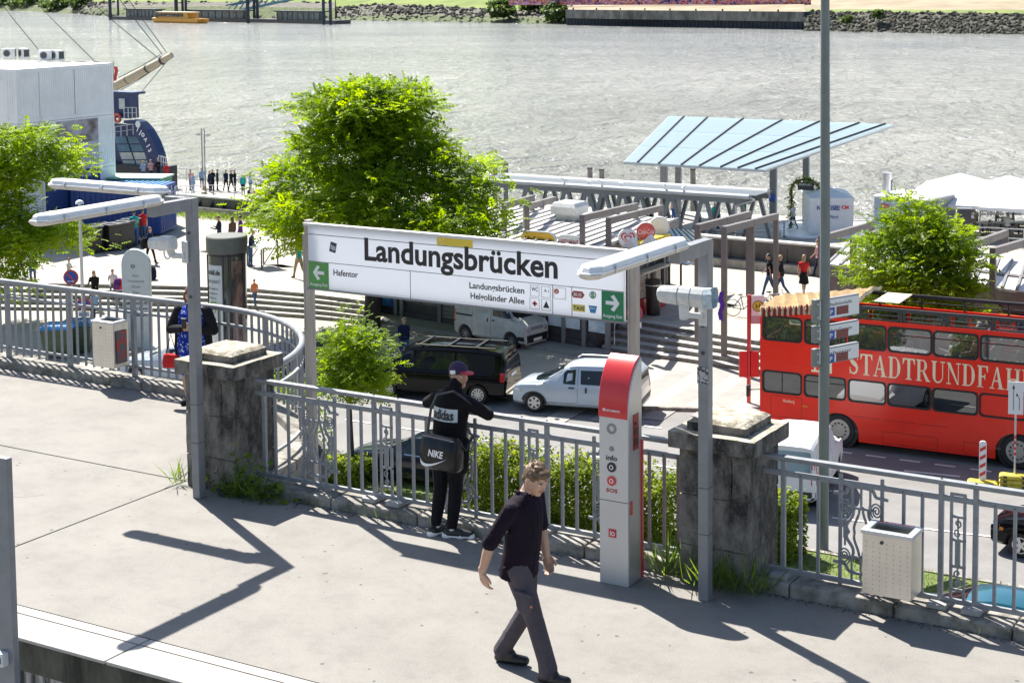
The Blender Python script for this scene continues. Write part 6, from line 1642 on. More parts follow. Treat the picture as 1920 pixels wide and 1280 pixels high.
# lettering, panels, wheels
SER={  # letter outlines on a unit-high grid: strips (x0, z0, x1, z1 ...) given as polygons; thick stems, thin hairlines, slab feet
 'T':(.86,[[(.34,0),(.54,0),(.54,1),(.34,1)],[(0,.93),(.88,.93),(.88,1),(0,1)],[(0,.72),(.04,.72),(.14,.94),(0,.94)],[(.88,.72),(.84,.72),(.74,.94),(.88,.94)],[(.22,0),(.66,0),(.66,.05),(.22,.05)]]),
 'A':(.98,[[(.08,0),(.16,0),(.5,.96),(.44,1)],[(.64,0),(.88,0),(.54,1),(.42,1)],[(.26,.33),(.66,.33),(.66,.39),(.28,.39)],[(-.02,0),(.3,0),(.3,.05),(-.02,.05)],[(.54,0),(1.0,0),(1.0,.05),(.54,.05)]]),
 'H':(1.0,[[(.1,0),(.3,0),(.3,1),(.1,1)],[(.7,0),(.9,0),(.9,1),(.7,1)],[(.28,.47),(.72,.47),(.72,.54),(.28,.54)]] + [[(x,z),(x+.4,z),(x+.4,z+.05),(x,z+.05)] for x in (0,.6) for z in (0,.95)]),
 'F':(.78,[[(.1,0),(.3,0),(.3,1),(.1,1)],[(.0,.94),(.74,.94),(.74,1),(0,1)],[(.74,.7),(.7,.7),(.6,.95),(.74,.95)],[(.28,.47),(.54,.47),(.54,.54),(.28,.54)],[(.56,.36),(.52,.36),(.48,.5),(.52,.65),(.56,.65)],[(0,0),(.42,0),(.42,.05),(0,.05)]]),
 'N':(1.0,[[(.12,0),(.18,0),(.18,1),(.12,1)],[(.8,0),(.86,0),(.86,1),(.8,1)],[(.02,1),(.26,1),(.86,.0),(.76,0)],[(0,0),(.32,0),(.32,.05),(0,.05)],[(.66,.95),(1.0,.95),(1.0,1),(.66,1)]]),
}
def arcs(cx,cz,rx,rz,t0,t1,wt,n=10):     # stroke swelling at the side of a bowl
    out=[]; 
    for i in range(n):
        a0,a1=t0+(t1-t0)*i/n,t0+(t1-t0)*(i+1)/n
        w0,w1=(.05+wt*abs(math.cos(a)) for a in (a0,a1))
        out.append([(cx+rx*math.cos(a0),cz+rz*math.sin(a0)),(cx+rx*math.cos(a1),cz+rz*math.sin(a1)),(cx+(rx-w1)*math.cos(a1),cz+(rz-.05)*math.sin(a1)),(cx+(rx-w0)*math.cos(a0),cz+(rz-.05)*math.sin(a0))])
    return out
stm=lambda x:[(x,0),(x+.2,0),(x+.2,1),(x,1)]
ft=lambda x,z,w=.4:[(x,z),(x+w,z),(x+w,z+.05),(x,z+.05)]
SER['D']=(.94,[stm(.1),ft(0,0,.5),ft(0,.95,.5)] + arcs(.42,.5,.46,.5,-PI/2,PI/2,.17))
SER['R']=(.98,[stm(.1),ft(0,0),ft(0,.95,.5),ft(.3,.46,.2)] + arcs(.44,.73,.34,.27,-PI/2,PI/2,.14) + [[(.42,.5),(.58,.5),(.98,0),(.74,0)],ft(.72,0,.3)])
SER['U']=(.98,[[(.1,.3),(.3,.3),(.3,1),(.1,1)],[(.78,.3),(.84,.3),(.84,1),(.78,1)],ft(0,.95),ft(.64,.95,.34)] + [[(.47+.37*math.cos(a0),.32+.33*math.sin(a0)),(.47+.37*math.cos(a1),.32+.33*math.sin(a1)),(.47+(.37-(.06+.14*(1 if a1 > 4.2 else 1)*max(0,-math.cos(a1))))*math.cos(a1),.32+.26*math.sin(a1)),(.47+(.37-(.06+.14*max(0,-math.cos(a0))))*math.cos(a0),.32+.26*math.sin(a0))] for a0,a1 in [(PI+PI*i/12,PI+PI*(i+1)/12) for i in range(12)]])
SER['S']=(.74,[])
sp=bezier((.62,.8),(.55,1.02),(.1,1.02),(.12,.74),8) + bezier((.12,.74),(.14,.5),(.62,.55),(.6,.26),8)[1:] + bezier((.6,.26),(.58,-.02),(.14,-.05),(.08,.22),8)[1:]
for i in range(len(sp)-1):
    (a,c),(a2,c2)=sp[i],sp[i+1];t=(i+.5)/(len(sp)-1);w=.035+.085*math.exp(-((t-.5)/.22)**2)+.03*math.exp(-((t-.25)/.1)**2);l=math.hypot(a2-a,c2-c);nx_,nz_=-(c2-c)/l*w,(a2-a)/l*w
    SER['S'][1].append([(a-nx_,c-nz_),(a2-nx_,c2-nz_),(a2+nx_,c2+nz_),(a+nx_,c+nz_)])
SER['S'][1].extend([[(.6,.66),(.66,.66),(.66,1),(.61,1)],[(.05,0),(.1,0),(.1,.34),(.05,.34)]])
lt=MB();x=.31;hh=.64;cell=.415
for ch in 'STADTRUNDFAHRT':
    w,polys=SER[ch];k=cell*.93/.94
    for i,p in enumerate(polys):
        y=-.004-.0004*(i % 5);lt.add([(x+a*k,y,2.3+c*hh) for a,c in p],[tuple(range(len(p)))])
    x += w*k+.045
lt.build('lettering',M_CREAM,bus,fix=False)
lg=MB()
for x in (-.78,-.62,-.46):lg.box(x,x+.07,-.008,0,2.3,2.62)
lg.box(-.86,-.3,-.008,0,2.24,2.3);lg.prism([(-.84,2.62),(-.32,2.62),(-.58,2.8)],-.008,0,'xz');lg.box(-.3,-.22,-.008,0,2.24,2.75)
lg.build('gate_emblem',M_CREAM,bus)
text('Hamburg',.1,bus,(-1.75,-.004,1.2),M_CREAM,width=.36,world=False); 
pn=MB()
def outline(x0_,x1_,z0,z1):
    for a in ((x0_,x1_,z0,z0+.012),(x0_,x1_,z1-.012,z1),(x0_,x0_+.012,z0,z1),(x1_-.012,x1_,z0,z1)):pn.box(a[0],a[1],-.002,.001,a[2],a[3])
for oo in ((-2.15,-1.15,.72,1.38),(1.35,3.0,.3,.66),(3.75,4.45,.3,.64)):
    pn=MB();outline(*oo);pn.build('panel_gap',mat('panel_gap',(.2,.012,.01),.5,var=0),bus)
for x in (.35,1.4,2.4):MB().box(x,x+.9,-.004,.001,1.0,1.012).build('trim_line',mat('panel_gap',(.2,.012,.01),.5,var=0),bus)
MB().box(-1.12,-.97,-.02,0,1.12,1.17).build('side_marker',C_AMBER,bus)
def buswheel(x,rear=False):
    for s,y in ((1,.02),(-1,WB-.02)):
        b=MB();b.lathe([(.28,-.14),(.47,-.14),(.52,-.08),(.52,.08),(.47,.14),(.28,.14)],28,(x,y+s*.16,.52),'Y',caps=False);ty=b.build('wheel',C_RUBBER,bus,smooth=40)
        b=MB();b.lathe([(.33,-.015),(.33,.0),(.29,.02 if not rear else .1),(.12,.03 if not rear else .12),(.1,-.01),(.03,-.02)],24,(x,y+s*.03,.52),'Y');rim_=b.build('hub_cap',mat('cream_rim',(.5,.47,.4),.4,var=.08),ty,smooth=40)
        h=MB()
        for k in range(12):
            a=2*PI*k/12;h.prism(circ(x+.22*math.cos(a),.52+.22*math.sin(a),.028,8),y-.008*s-.012,y-.008*s+.012,'xz')
        h.build('rim_holes',C_BLACK,ty)
buswheel(0);buswheel(5.28,True)
for cx in (0,5.28):
    b=MB();b.lathe([(.6,0),(.6,2.3)],20,(cx,.08,.52),'Y');b.build('wheel_tunnel',C_BLACK,bus)
# seats on both decks, mirror, steering side
sm=None
for dk_,zb_ in ((0,.58),(1,2.28)):
    for i in range(9):
        x=-1.0+i*1.02
        for y in (.35,1.75):
            if sm is None:
                q=MB();q.box(-.22,.22,-.25,.45,.4,.5);q.prism([(.2,.45),(.3,1.12),(.36,1.12),(.28,.42)],-.25,.45,'xz');q.box(-.04,.04,.05,.15,0,.4)
                sm=q.build('seat',mat('bus_seat',(.12,.09,.1),.8,var=.3,scale=12),bus,bev=.03);sm.location=(x,y,zb_)
            else:inst(sm,'seat',bus,(x,y,zb_))
b=MB();b.bar((X0-.02,.05,1.5),(X0-.3,-.15,1.5),.03,.03);b.box(X0-.36,X0-.28,-.25,-.05,1.3,1.65);b.build('wing_mirror',C_BLACK,bus,bev=.01)
# ------------------------------------------------------------------ people and what they carry
def cloth(name,col,var=.18,rough=.9,scale=8,bump=.15,col2=None,contrast=(.35,.65)):return mat('cloth_'+name,col,rough,spec=.2,var=var,scale=scale,bump=bump,bscale=30,col2=col2,contrast=contrast)
SKIN=mat('skin',(.5,.3,.21),.5,var=.08,scale=12)
SKIN2=mat('skin_tan',(.42,.24,.16),.5,var=.08,scale=12)
HAIRS={'brown':mat('hair_brown',(.1,.06,.035),.55,var=.4,scale=40),'dark':mat('hair_dark',(.02,.016,.013),.5,var=.3,scale=40),'blond':mat('hair_blond',(.4,.28,.14),.55,var=.3,scale=40),'red':mat('hair_red',(.25,.09,.03),.55,var=.3,scale=40),'grey':mat('hair_grey',(.4,.39,.37),.6,var=.2,scale=40)}
CL={k:cloth(k,c) for k,c in {'black':(.016,.015,.018),'navy':(.015,.022,.055),'blue':(.03,.09,.3),'jeans':(.06,.11,.22),'paleblue':(.25,.38,.55),'white':(.7,.7,.7),'teal':(.03,.35,.33),'red':(.55,.03,.03),'purple':(.14,.04,.2),'khaki':(.28,.22,.14),'grey':(.2,.2,.21),'green':(.05,.22,.08),'pink':(.55,.3,.33),'orange':(.6,.2,.08),'brown':(.12,.075,.05)}.items()}
class Fig:
    """body primitives by label; fused into one continuous skin, then coloured by what lies nearest"""
    def __init__(s):s.p=[]
    def get(s,lab):
        m=MB();s.p.append((lab,m));return m
    def limb(s,lab,pts,rs,n=10,flat=1.0):
        s.get(lab).tube(pts,rs,n,flat=flat)
        for p,r in ((pts[0],rs[0]),(pts[-1],rs[-1])):s.get(lab).ball(p,r,n=10,k=6)
        for p,r in list(zip(pts,rs))[1:-1]:s.get(lab).ball(p,r,n=10,k=6)
    def blob(s,lab,c,rx,ry,rz,T=None,n=14,k=10):s.get(lab).ball(c,rx,ry,rz,n,k,0,T)
    def fuse(s,name,mats,vox,smooth_it=2):
        a=MB()
        for lab,m in s.p:a.add(m.v,m.f)
        me=a.mesh('f');bm=bmesh.new();bm.from_mesh(me);bmesh.ops.recalc_face_normals(bm,faces=bm.faces);bm.to_mesh(me);bm.free()
        o=bpy.data.objects.new('f',me)
        r=o.modifiers.new('r','REMESH');r.mode='VOXEL';r.voxel_size=vox;r.use_smooth_shade=True
        if smooth_it:
            q=o.modifiers.new('s','SMOOTH');q.factor=.5;q.iterations=smooth_it
        out=evaluated(o);bpy.data.objects.remove(o);bpy.data.meshes.remove(me)
        keys=list(mats.keys());trees=[]
        for i,k in enumerate(keys):
            vs,fs=[],[]
            for lab,m in s.p:
                if lab == k:
                    o0=len(vs);vs += m.v;fs += [[j+o0 for j in f] for f in m.f]
            if vs:trees.append((i,BVHTree.FromPolygons(vs,fs)))
        out.materials.clear()
        for k in keys:out.materials.append(mats[k])
        idx=[]
        for p in out.polygons:
            c=p.center;best=0;bd=1e9
            for i,t in trees:
                h=t.find_nearest(c,bd)
                if h[0] is not None and h[3] < bd:bd=h[3];best=i
            idx.append(best)
        out.polygons.foreach_set('material_index',idx)
        out.polygons.foreach_set('use_smooth',[True]*len(idx))
        out.name=name
        return out
def fk(p,a,l,side=0.0):return Vector((p[0]+math.sin(a)*l,p[1]+side*l,p[2]-math.cos(a)*l))
def body(F,hipL=(0,0),hipR=(0,0),armL=(0,0),armR=(0,0),lean=0.0,sit=False,sleeve='long',skirt=None,long_hair=False,girth=1.0,shorts=False,armout=.12,head_turn=0.0,nod=0.0,detail=False,hood=False):
    """angles in degrees, forward positive; figure faces +X, left is +Y"""
    pz=.93 if not sit else .14
    P=Vector((0,0,pz));ln=rad(lean)
    def up(h,f=0.0):return P + Vector((math.sin(ln)*h+math.cos(ln)*f,0,math.cos(ln)*h-math.sin(ln)*f))
    rows=[]
    for h,rx,ry in ((-.12,.1,.15),(-.02,.115,.165),(.12,.1,.145),(.28,.11,.16),(.42,.115,.185),(.5,.095,.175),(.545,.07,.11),(.58,.055,.06)):
        c=up(h);g=girth if h < .45 else 1+(girth-1)*.4
        rows.append([c + Vector((math.cos(ln)*math.cos(t)*rx*g,math.sin(t)*ry*g,-math.sin(ln)*math.cos(t)*rx*g)) for t in [2*PI*k/16 for k in range(16)]])
    F.get('top').loft(rows[1:]);F.get('bottom').loft(rows[:3])
    neck,hc=up(.56,.01),up(.73,.035+.03*math.sin(rad(nod)))
    F.limb('skin',[neck,hc-Vector((0,0,.05))],[.055,.052])
    T=Matrix.Rotation(rad(head_turn),3,'Z') @ Matrix.Rotation(rad(nod),3,'Y')
    def hp(x,y,z):return hc + T @ Vector((x,y,z))
    F.blob('skin',hp(0,0,0),.095,.077,.115,T);F.blob('skin',hp(.03,0,-.06),.058,.055,.06,T)
    F.blob('skin',hp(.1,0,-.02),.02,.014,.02,T)
    F.blob('hair',hp(-.014,0,.032),.1,.086,.1,T)
    if long_hair:
        F.blob('hair',hp(-.06,0,-.08),.06,.085,.15,T);F.blob('hair',hp(-.08,0,-.2),.045,.075,.13,T)
    if detail:detail(F,hp,T)
    out={}
    for s,hip,nm in ((1,hipL,'L'),(-1,hipR,'R')):
        h=P + Vector((0,s*.088*girth,-.04));a,k=rad(hip[0]),rad(hip[1])
        kn=fk(h,a,.43);an=fk(kn,a-k,.41)
        kn.y += s*.0;lab2='skin' if shorts or skirt else 'bottom'
        F.limb('bottom' if not skirt else 'skin',[h,h.lerp(kn,.5),kn],[.092*girth,.08*girth,.06])
        F.limb(lab2,[kn,kn.lerp(an,.4),an],[.058,.057,.042])
        if lab2 == 'bottom':F.limb('bottom',[kn.lerp(an,.75),an+Vector((0,0,-.01))],[.055,.06])
        fa=a-k*.6 if abs(a-k) > .25 else 0
        d=Vector((math.cos(fa),0,math.sin(fa))) if not sit else Vector((1,0,0))
        F.limb('shoes',[an+Vector((-.03,0,-.035)),an+d*.1+Vector((0,0,-.045)),an+d*.17+Vector((0,0,-.052))],[.045,.043,.034])
        out['an'+nm]=an
    for s,arm,nm in ((1,armL,'L'),(-1,armR,'R')):
        sh=up(.475) + Vector((0,s*.178*(1+(girth-1)*.5),0));a,k=rad(arm[0])+ln*.0,rad(arm[1])
        el=fk(sh,a,.28,s*armout);wr=fk(el,a+k,.25,-s*armout*(.3 if k < .8 else 1.2))
        F.limb('top',[sh,sh.lerp(el,.6)],[.058,.048])
        F.limb('top' if sleeve == 'long' else 'skin',[sh.lerp(el,.5),el,wr],[.045 if sleeve == 'long' else .042,.04,.03 if sleeve != 'long' else .035])
        if not detail:F.blob('skin',wr+(wr-el).normalized()*.06,.03,.025,.05)
        out['wr'+nm]=wr;out['el'+nm]=el;out['sh'+nm]=sh
    if skirt:
        F.get('bottom' if skirt != 'dress' else 'top').loft([[(P.x+math.cos(t)*r*1.0,math.sin(t)*r*1.15,z) for t in [2*PI*k/14 for k in range(14)]] for r,z in ((.12*girth,pz+.1),(.16*girth,pz-.1),(.2*girth,pz-.42))])
    out['up']=up;out['hc']=hc;out['hp']=hp;out['T']=T
    return out
def person(label,loc,rz,h,top,bottom,hair='brown',skin=SKIN,shoes='black',group=None,vox=.03,name='person',cat='person',**kw):
    F=Fig();j=body(F,**kw)
    me=F.fuse(name,{'skin':skin,'hair':HAIRS[hair],'top':CL[top],'bottom':CL[bottom],'shoes':CL[shoes]},vox,1)
    k=h/1.76
    o=bpy.data.objects.new(name,me);COL.objects.link(o);o.location=loc;o.rotation_euler=(0,0,rz);o.scale=(k,k,k)
    return tag(o,label,cat,group)
WALK1=dict(hipL=(20,6),hipR=(-16,18),armL=(-18,12),armR=(22,25));WALK2=dict(hipL=(-16,20),hipR=(20,6),armL=(20,25),armR=(-18,12))
STAND=dict(hipL=(2,3),hipR=(-2,2),armL=(4,12),armR=(2,15));HANDS=dict(hipL=(2,3),hipR=(-2,2),armL=(20,85),armR=(20,90))
SIT=dict(hipL=(78,80),hipR=(84,70),armL=(25,50),armR=(35,70),sit=True,lean=8)
GP_,GQ,GS='people on the plaza','people on the landing stage','passengers on the bus'
A=lambda d:rad(d)
def P_(label,px,py,z,d,h,top,bottom,hair,pose,group,**kw):
    kk=dict(pose);kk.update(kw);return person(label,gp(px,py,z),A(d),h,top,bottom,hair,group=group,**kk)
P_('man in black T-shirt and jeans walking with a backpack beside a woman',1442,557,ZP,190,1.82,'black','jeans','dark',WALK1,GP_,sleeve='short')
P_('blond woman in black jacket and jeans walking beside the man with backpack',1464,556,ZP,200,1.74,'black','jeans','blond',WALK2,GP_)
P_('woman in red top and black skirt seen from behind on the plaza',1507,553,ZP,95,1.7,'red','black','blond',WALK1,GP_,sleeve='short',long_hair=True,skirt='skirt')
P_('person in pink top mostly behind the tall mast by the flood wall',1534,520,ZP,185,1.7,'pink','navy','brown',WALK2,GP_,sleeve='short')
P_('woman with long brown hair and black bag walking past the water stele',282,494,ZP,5,1.74,'navy','black','brown',WALK1,GP_,long_hair=True)
P_('man in turquoise shirt and blue trousers at the wheelie bins',253,461,ZP,150,1.8,'teal','blue','dark',HANDS,GP_,sleeve='short')
P_('person in red shirt and jeans by the blue container',269,455,ZP,120,1.75,'red','jeans','brown',STAND,GP_,sleeve='short')
P_('man in dark suit jacket standing behind the advertising column',412,472,ZP,200,1.78,'navy','grey','brown',HANDS,GP_,nod=12)
P_('woman with long brown hair behind the advertising column',437,470,ZP,170,1.7,'brown','jeans','brown',STAND,GP_,long_hair=True)
P_('woman in purple top beside the column, next to the long haired woman',452,468,ZP,200,1.7,'purple','black','dark',STAND,GP_)
P_('man in dark blue top bending to the slanted information board',470,500,ZP,20,1.75,'navy','jeans','dark',dict(STAND,armR=(50,30),lean=10),GP_)
P_('man in petrol shirt and khaki trousers by the left sign post',561,522,ZP,170,1.8,'teal','khaki','dark',WALK1,GP_,sleeve='short')
P_('toddler in orange and white top coming down the left steps',478,573,ZS+.3,-70,1.15,'orange','jeans','brown',WALK1,GP_,sleeve='short')
P_('person in pale blue shirt and jeans at the left steps under the tree',62,532,ZP,160,1.78,'paleblue','jeans','dark',STAND,GP_,sleeve='short')
P_('person in dark trousers under the left tree',38,520,ZP,30,1.75,'pink','navy','brown',WALK2,GP_)
P_('child in white standing behind the no stopping sign',130,538,ZP,15,1.3,'white','grey','brown',HANDS,GP_,sleeve='short')
P_('dark haired woman in black sitting on the left steps',178,546,ZP,-60,1.7,'black','black','brown',SIT,GP_,long_hair=True)
P_('boy in white T-shirt sitting on the top step next to bags',212,538,ZP,-50,1.5,'white','grey','blond',SIT,GP_,sleeve='short')
P_('child in pale top sitting one step below the woman in black',178,577,ZS+.45,-60,1.35,'paleblue','navy','brown',SIT,GP_)
p=gp(758,684,ZS);person('young man in dark hooded jacket walking behind the black van',p,A(-40),1.8,'navy','jeans','dark',**WALK1)
rowq=[(362,364,'paleblue','paleblue','grey',STAND,'person in pale blue check at the left end of the queue on the landing stage'),(357,357,'pink','grey','brown',HANDS,'person in pink behind the one in pale blue check'),(379,354,'paleblue','jeans','dark',WALK1,'tall person in grey blue beside the twin lamp mast'),(386,363,'khaki','khaki','blond',SIT,'fair person crouching in front of the twin lamp mast'),(394,360,'navy','navy','brown',STAND,'person in navy right of the twin lamp mast'),(399,357,'black','black','dark',HANDS,'person in black close behind the one in navy'),(408,357,'navy','navy','dark',STAND,'person in dark blue standing alone in the middle of the queue'),(424,358,'navy','black','dark',WALK2,'person in dark clothes stepping left, third from the right'),(434,359,'black','black','brown',WALK1,'person in black with bag, next to the one stepping left'),(441,358,'black','navy','dark',HANDS,'person in black raising an arm near the queue end'),(456,366,'teal','navy','dark',STAND,'person in teal with dark rucksack near the big tree'),(470,362,'paleblue','jeans','blond',STAND,'person in light blue half behind the big tree'),(466,371,'navy','black','brown',SIT,'child in navy squatting at the queue end'),(476,371,'pink','pink','blond',SIT,'small child in pink at the queue end')]
for i,(px,py,a,b_,hr,ps,lab) in enumerate(rowq):
    person(lab,gp(px,py,ZQ),A((i*67) % 360),1.74 if ps is not SIT else 1.5,a,b_,hr,group=GQ,vox=.04,**ps)
for px,py,a,b_,hr,ps,d,lab in ((1251,412,'black','blue','dark',STAND,200,'person in black and blue under the gangway roof'),(1263,414,'pink','blue','red',STAND,160,'person in pink and blue under the gangway roof, right one of the pair'),(1211,411,'black','black','dark',STAND,90,'dark figure seen between the gangway struts on the left'),(1340,428,'teal','grey','blond',WALK1,100,'older person in turquoise shirt between the gangway struts'),(1346,428,'teal','navy','grey',STAND,60,'grey haired person beside the one in turquoise'),(1396,418,'green','green','dark',STAND,180,'person in green shirt at the right end of the gangway'),(1487,430,'white','jeans','red',WALK1,160,'red haired woman in white top and jeans under the garland arch'),(1888,450,'white','navy','dark',STAND,90,'waiter in white shirt among the tables under the parasols'),(1760,412,'white','black','dark',SIT,40,'guest in white at a table under the parasols'),(1830,415,'brown','black','brown',SIT,200,'guest in brown at a table under the parasols'),(1785,402,'red','black','dark',SIT,120,'guest in red at a table under the parasols')):
    person(lab,gp(px,py,ZQ),A(d),1.74,a,b_,hr,group=GQ,vox=.04,**dict(ps,sleeve='short'))
for px,py,a,lab in ((269,329,'paleblue','head and shoulders of a passenger behind the green roof, leftmost'),(283,327,'pink','passenger in pink on the ship deck behind the green roof'),(297,324,'black','passenger in black on the ship deck at the stern'),(313,332,'red','passenger in red at the stern rail of the blue ship')):
    q=tp(px,py,98);person(lab,(q.x,q.y,q.z-.55),A(-70),1.7,a,'navy','brown',group='passengers on the blue ship',vox=.04,**HANDS)
# bus passengers
BM=PM[bus.name]
for x,y,z,a,hr,d,lab in ((-1.75,.95,.95,'white','dark',180,'bus driver in white shirt at the lower front window'),(-1.9,.75,2.62,'teal','brown',180,'boy in teal at the front upper window of the bus'),(-.4,.6,2.62,'paleblue','dark',180,'child in pale blue at the second upper window'),(.9,.6,2.62,'orange','brown',200,'passenger in orange at the third upper window'),(2.0,.7,2.62,'white','grey',180,'passenger in white at the fourth upper window'),(3.3,.7,2.62,'white','grey',180,'passenger in white at the fifth upper window'),(3.8,1.5,2.62,'pink','grey',180,'passenger in pink deeper inside at the fifth upper window'),(5.2,.9,2.62,'brown','brown',180,'passenger in brown at the upper window near the picture edge'),(-.7,1.6,.95,'white','grey',180,'passenger in white at the second lower window')):
    person(lab,BM @ Vector((x,y,z+.05)),a_+A(d),1.7,a,'navy',hr,group=GS,vox=.035,**SIT)
# bags lying about
def pack(label,loc,col,rz=0,k=1.0,nm='backpack'):
    th=thing(nm,label,'bag',loc,rz,'bags on the plaza')
    b=MB();b.loft([[(x*w*.17*k,y*w*.11*k,z*k) for x,y in rrect(-1,1,-1,1,.5,3)] for w,z in ((.8,0),(1,.08),(1,.3),(.8,.42),(.4,.46))]);b.build('bag_body',CL[col],th,smooth=50)
    b=MB();b.loft([[(x*w*.12*k,-.11*k-.03*k*w+y*w*.03*k,z*k) for x,y in rrect(-1,1,-1,1,.5,3)] for w,z in ((.8,.05),(1,.1),(1,.2),(.8,.25))]);b.build('front_pocket',CL[col],th,smooth=50)
    b=MB();b.tube([(-.04*k,.02,.45*k),(-.04*k,.02,.5*k),(.04*k,.02,.5*k),(.04*k,.02,.45*k)],.01*k,6);b.build('handle',CL['black'],th)
pack('pink and purple bag beside the seated boy',gp(222,543,ZP),'purple',.4,1.1);pack('red bag on the top step beside the seated boy',gp(228,543,ZP),'red',.2);pack('dark blue rucksack behind the water stele',gp(284,524,ZP),'navy',.6,1.3)
p=gp(1440,556,ZP);pack('dark rucksack on the back of the man in black T-shirt',(p.x+.24,p.y+.04,ZP+1.0),'navy',rad(-80))
p=gp(1463,556,ZP);pack('yellow bag at the hip of the blond woman',(p.x-.05,p.y-.22,ZP+.8),'orange',0,.7,'shoulder_bag')
p=gp(282,494,ZP);pack('black shoulder bag of the woman passing the stele',(p.x-.15,p.y-.2,ZP+.75),'black',rad(80),1.1,'shoulder_bag')

# ------------------------------------------------------------------ the three people on the walkway
M_LIP=mat('lip',(.42,.17,.13),.45,var=0);M_EYE=mat('eye_dark',(.02,.015,.012),.2,var=0);M_EYEW=mat('eye_white',(.7,.68,.64),.3,var=0)
def face(F,hp,T,brow='hair'):
    F.blob('skin',hp(.085,0,-.005),.022,.012,.034,T,10,8);F.blob('skin',hp(.101,0,-.026),.018,.016,.013,T,10,8)
    F.blob('skin',hp(.062,0,-.098),.03,.032,.024,T);F.blob('skin',hp(.073,0,.022),.022,.058,.018,T)
    F.blob('skin',hp(.045,.04,-.03),.038,.03,.032,T);F.blob('skin',hp(.045,-.04,-.03),.038,.03,.032,T)
    F.blob('lip',hp(.088,0,-.058),.01,.026,.006,T,10,6);F.blob('lip',hp(.087,0,-.067),.01,.022,.006,T,10,6)
    for s in (1,-1):
        F.blob('eyew',hp(.078,s*.032,.006),.011,.015,.009,T,10,6);F.blob('eye',hp(.0845,s*.032,.006),.007,.007,.007,T,8,6)
        F.blob(brow,hp(.087,s*.034,.026),.008,.021,.0055,T,8,6)
        F.blob('skin',hp(-.006,s*.08,-.004),.022,.011,.034,T,10,8)
def hand(F,wr,d,pn,k=1.0,curl=.5,thumb=1):
    """palm, four unequal bent fingers and a thumb from the palm's side; d = along the hand, pn = palm normal"""
    d=Vector(d).normalized();pn=Vector(pn);pn=(pn-d*pn.dot(d)).normalized();a=d.cross(pn)
    R=Matrix((d,a,pn)).transposed()
    F.blob('skin',wr+d*.045*k,.055*k,.042*k,.016*k,R)
    F.limb('skin',[wr-d*.03,wr+d*.02*k],[.029,.027])
    for i,(o,l) in enumerate(((.031,.07),(.011,.08),(-.01,.075),(-.03,.058))):
        p=wr+d*.085*k+a*o*k;pts=[p-d*.03*k];dir_=d.copy();c=0
        for sg in (.42,.32,.26):
            c += curl*.62;q=(d*math.cos(c)+pn*math.sin(c));pts.append(pts[-1]+q*(l*sg*k+(.03*k if sg == .42 else 0)))
        F.limb('skin',pts,[.0105*k,.0098*k,.009*k,.0078*k],8)
    t0=wr+d*.025*k+a*.03*k*thumb;F.limb('skin',[t0,t0+d*.03*k+a*.024*k*thumb+pn*.012*k,t0+d*.062*k+a*.026*k*thumb+pn*.024*k],[.0145*k,.012*k,.009*k],8)
M_SHIRT=mat('dark_purple_shirt',(.01,.005,.014),.85,spec=.2,var=.3,scale=6,bump=.5,bscale=14)
M_TROU=mat('grey_work_trousers',(.085,.073,.085),.85,spec=.2,var=.15,scale=6,bump=.6,bscale=12)
M_LEATHER=mat('black_shoe_leather',(.016,.015,.014),.35,var=.3,scale=20)
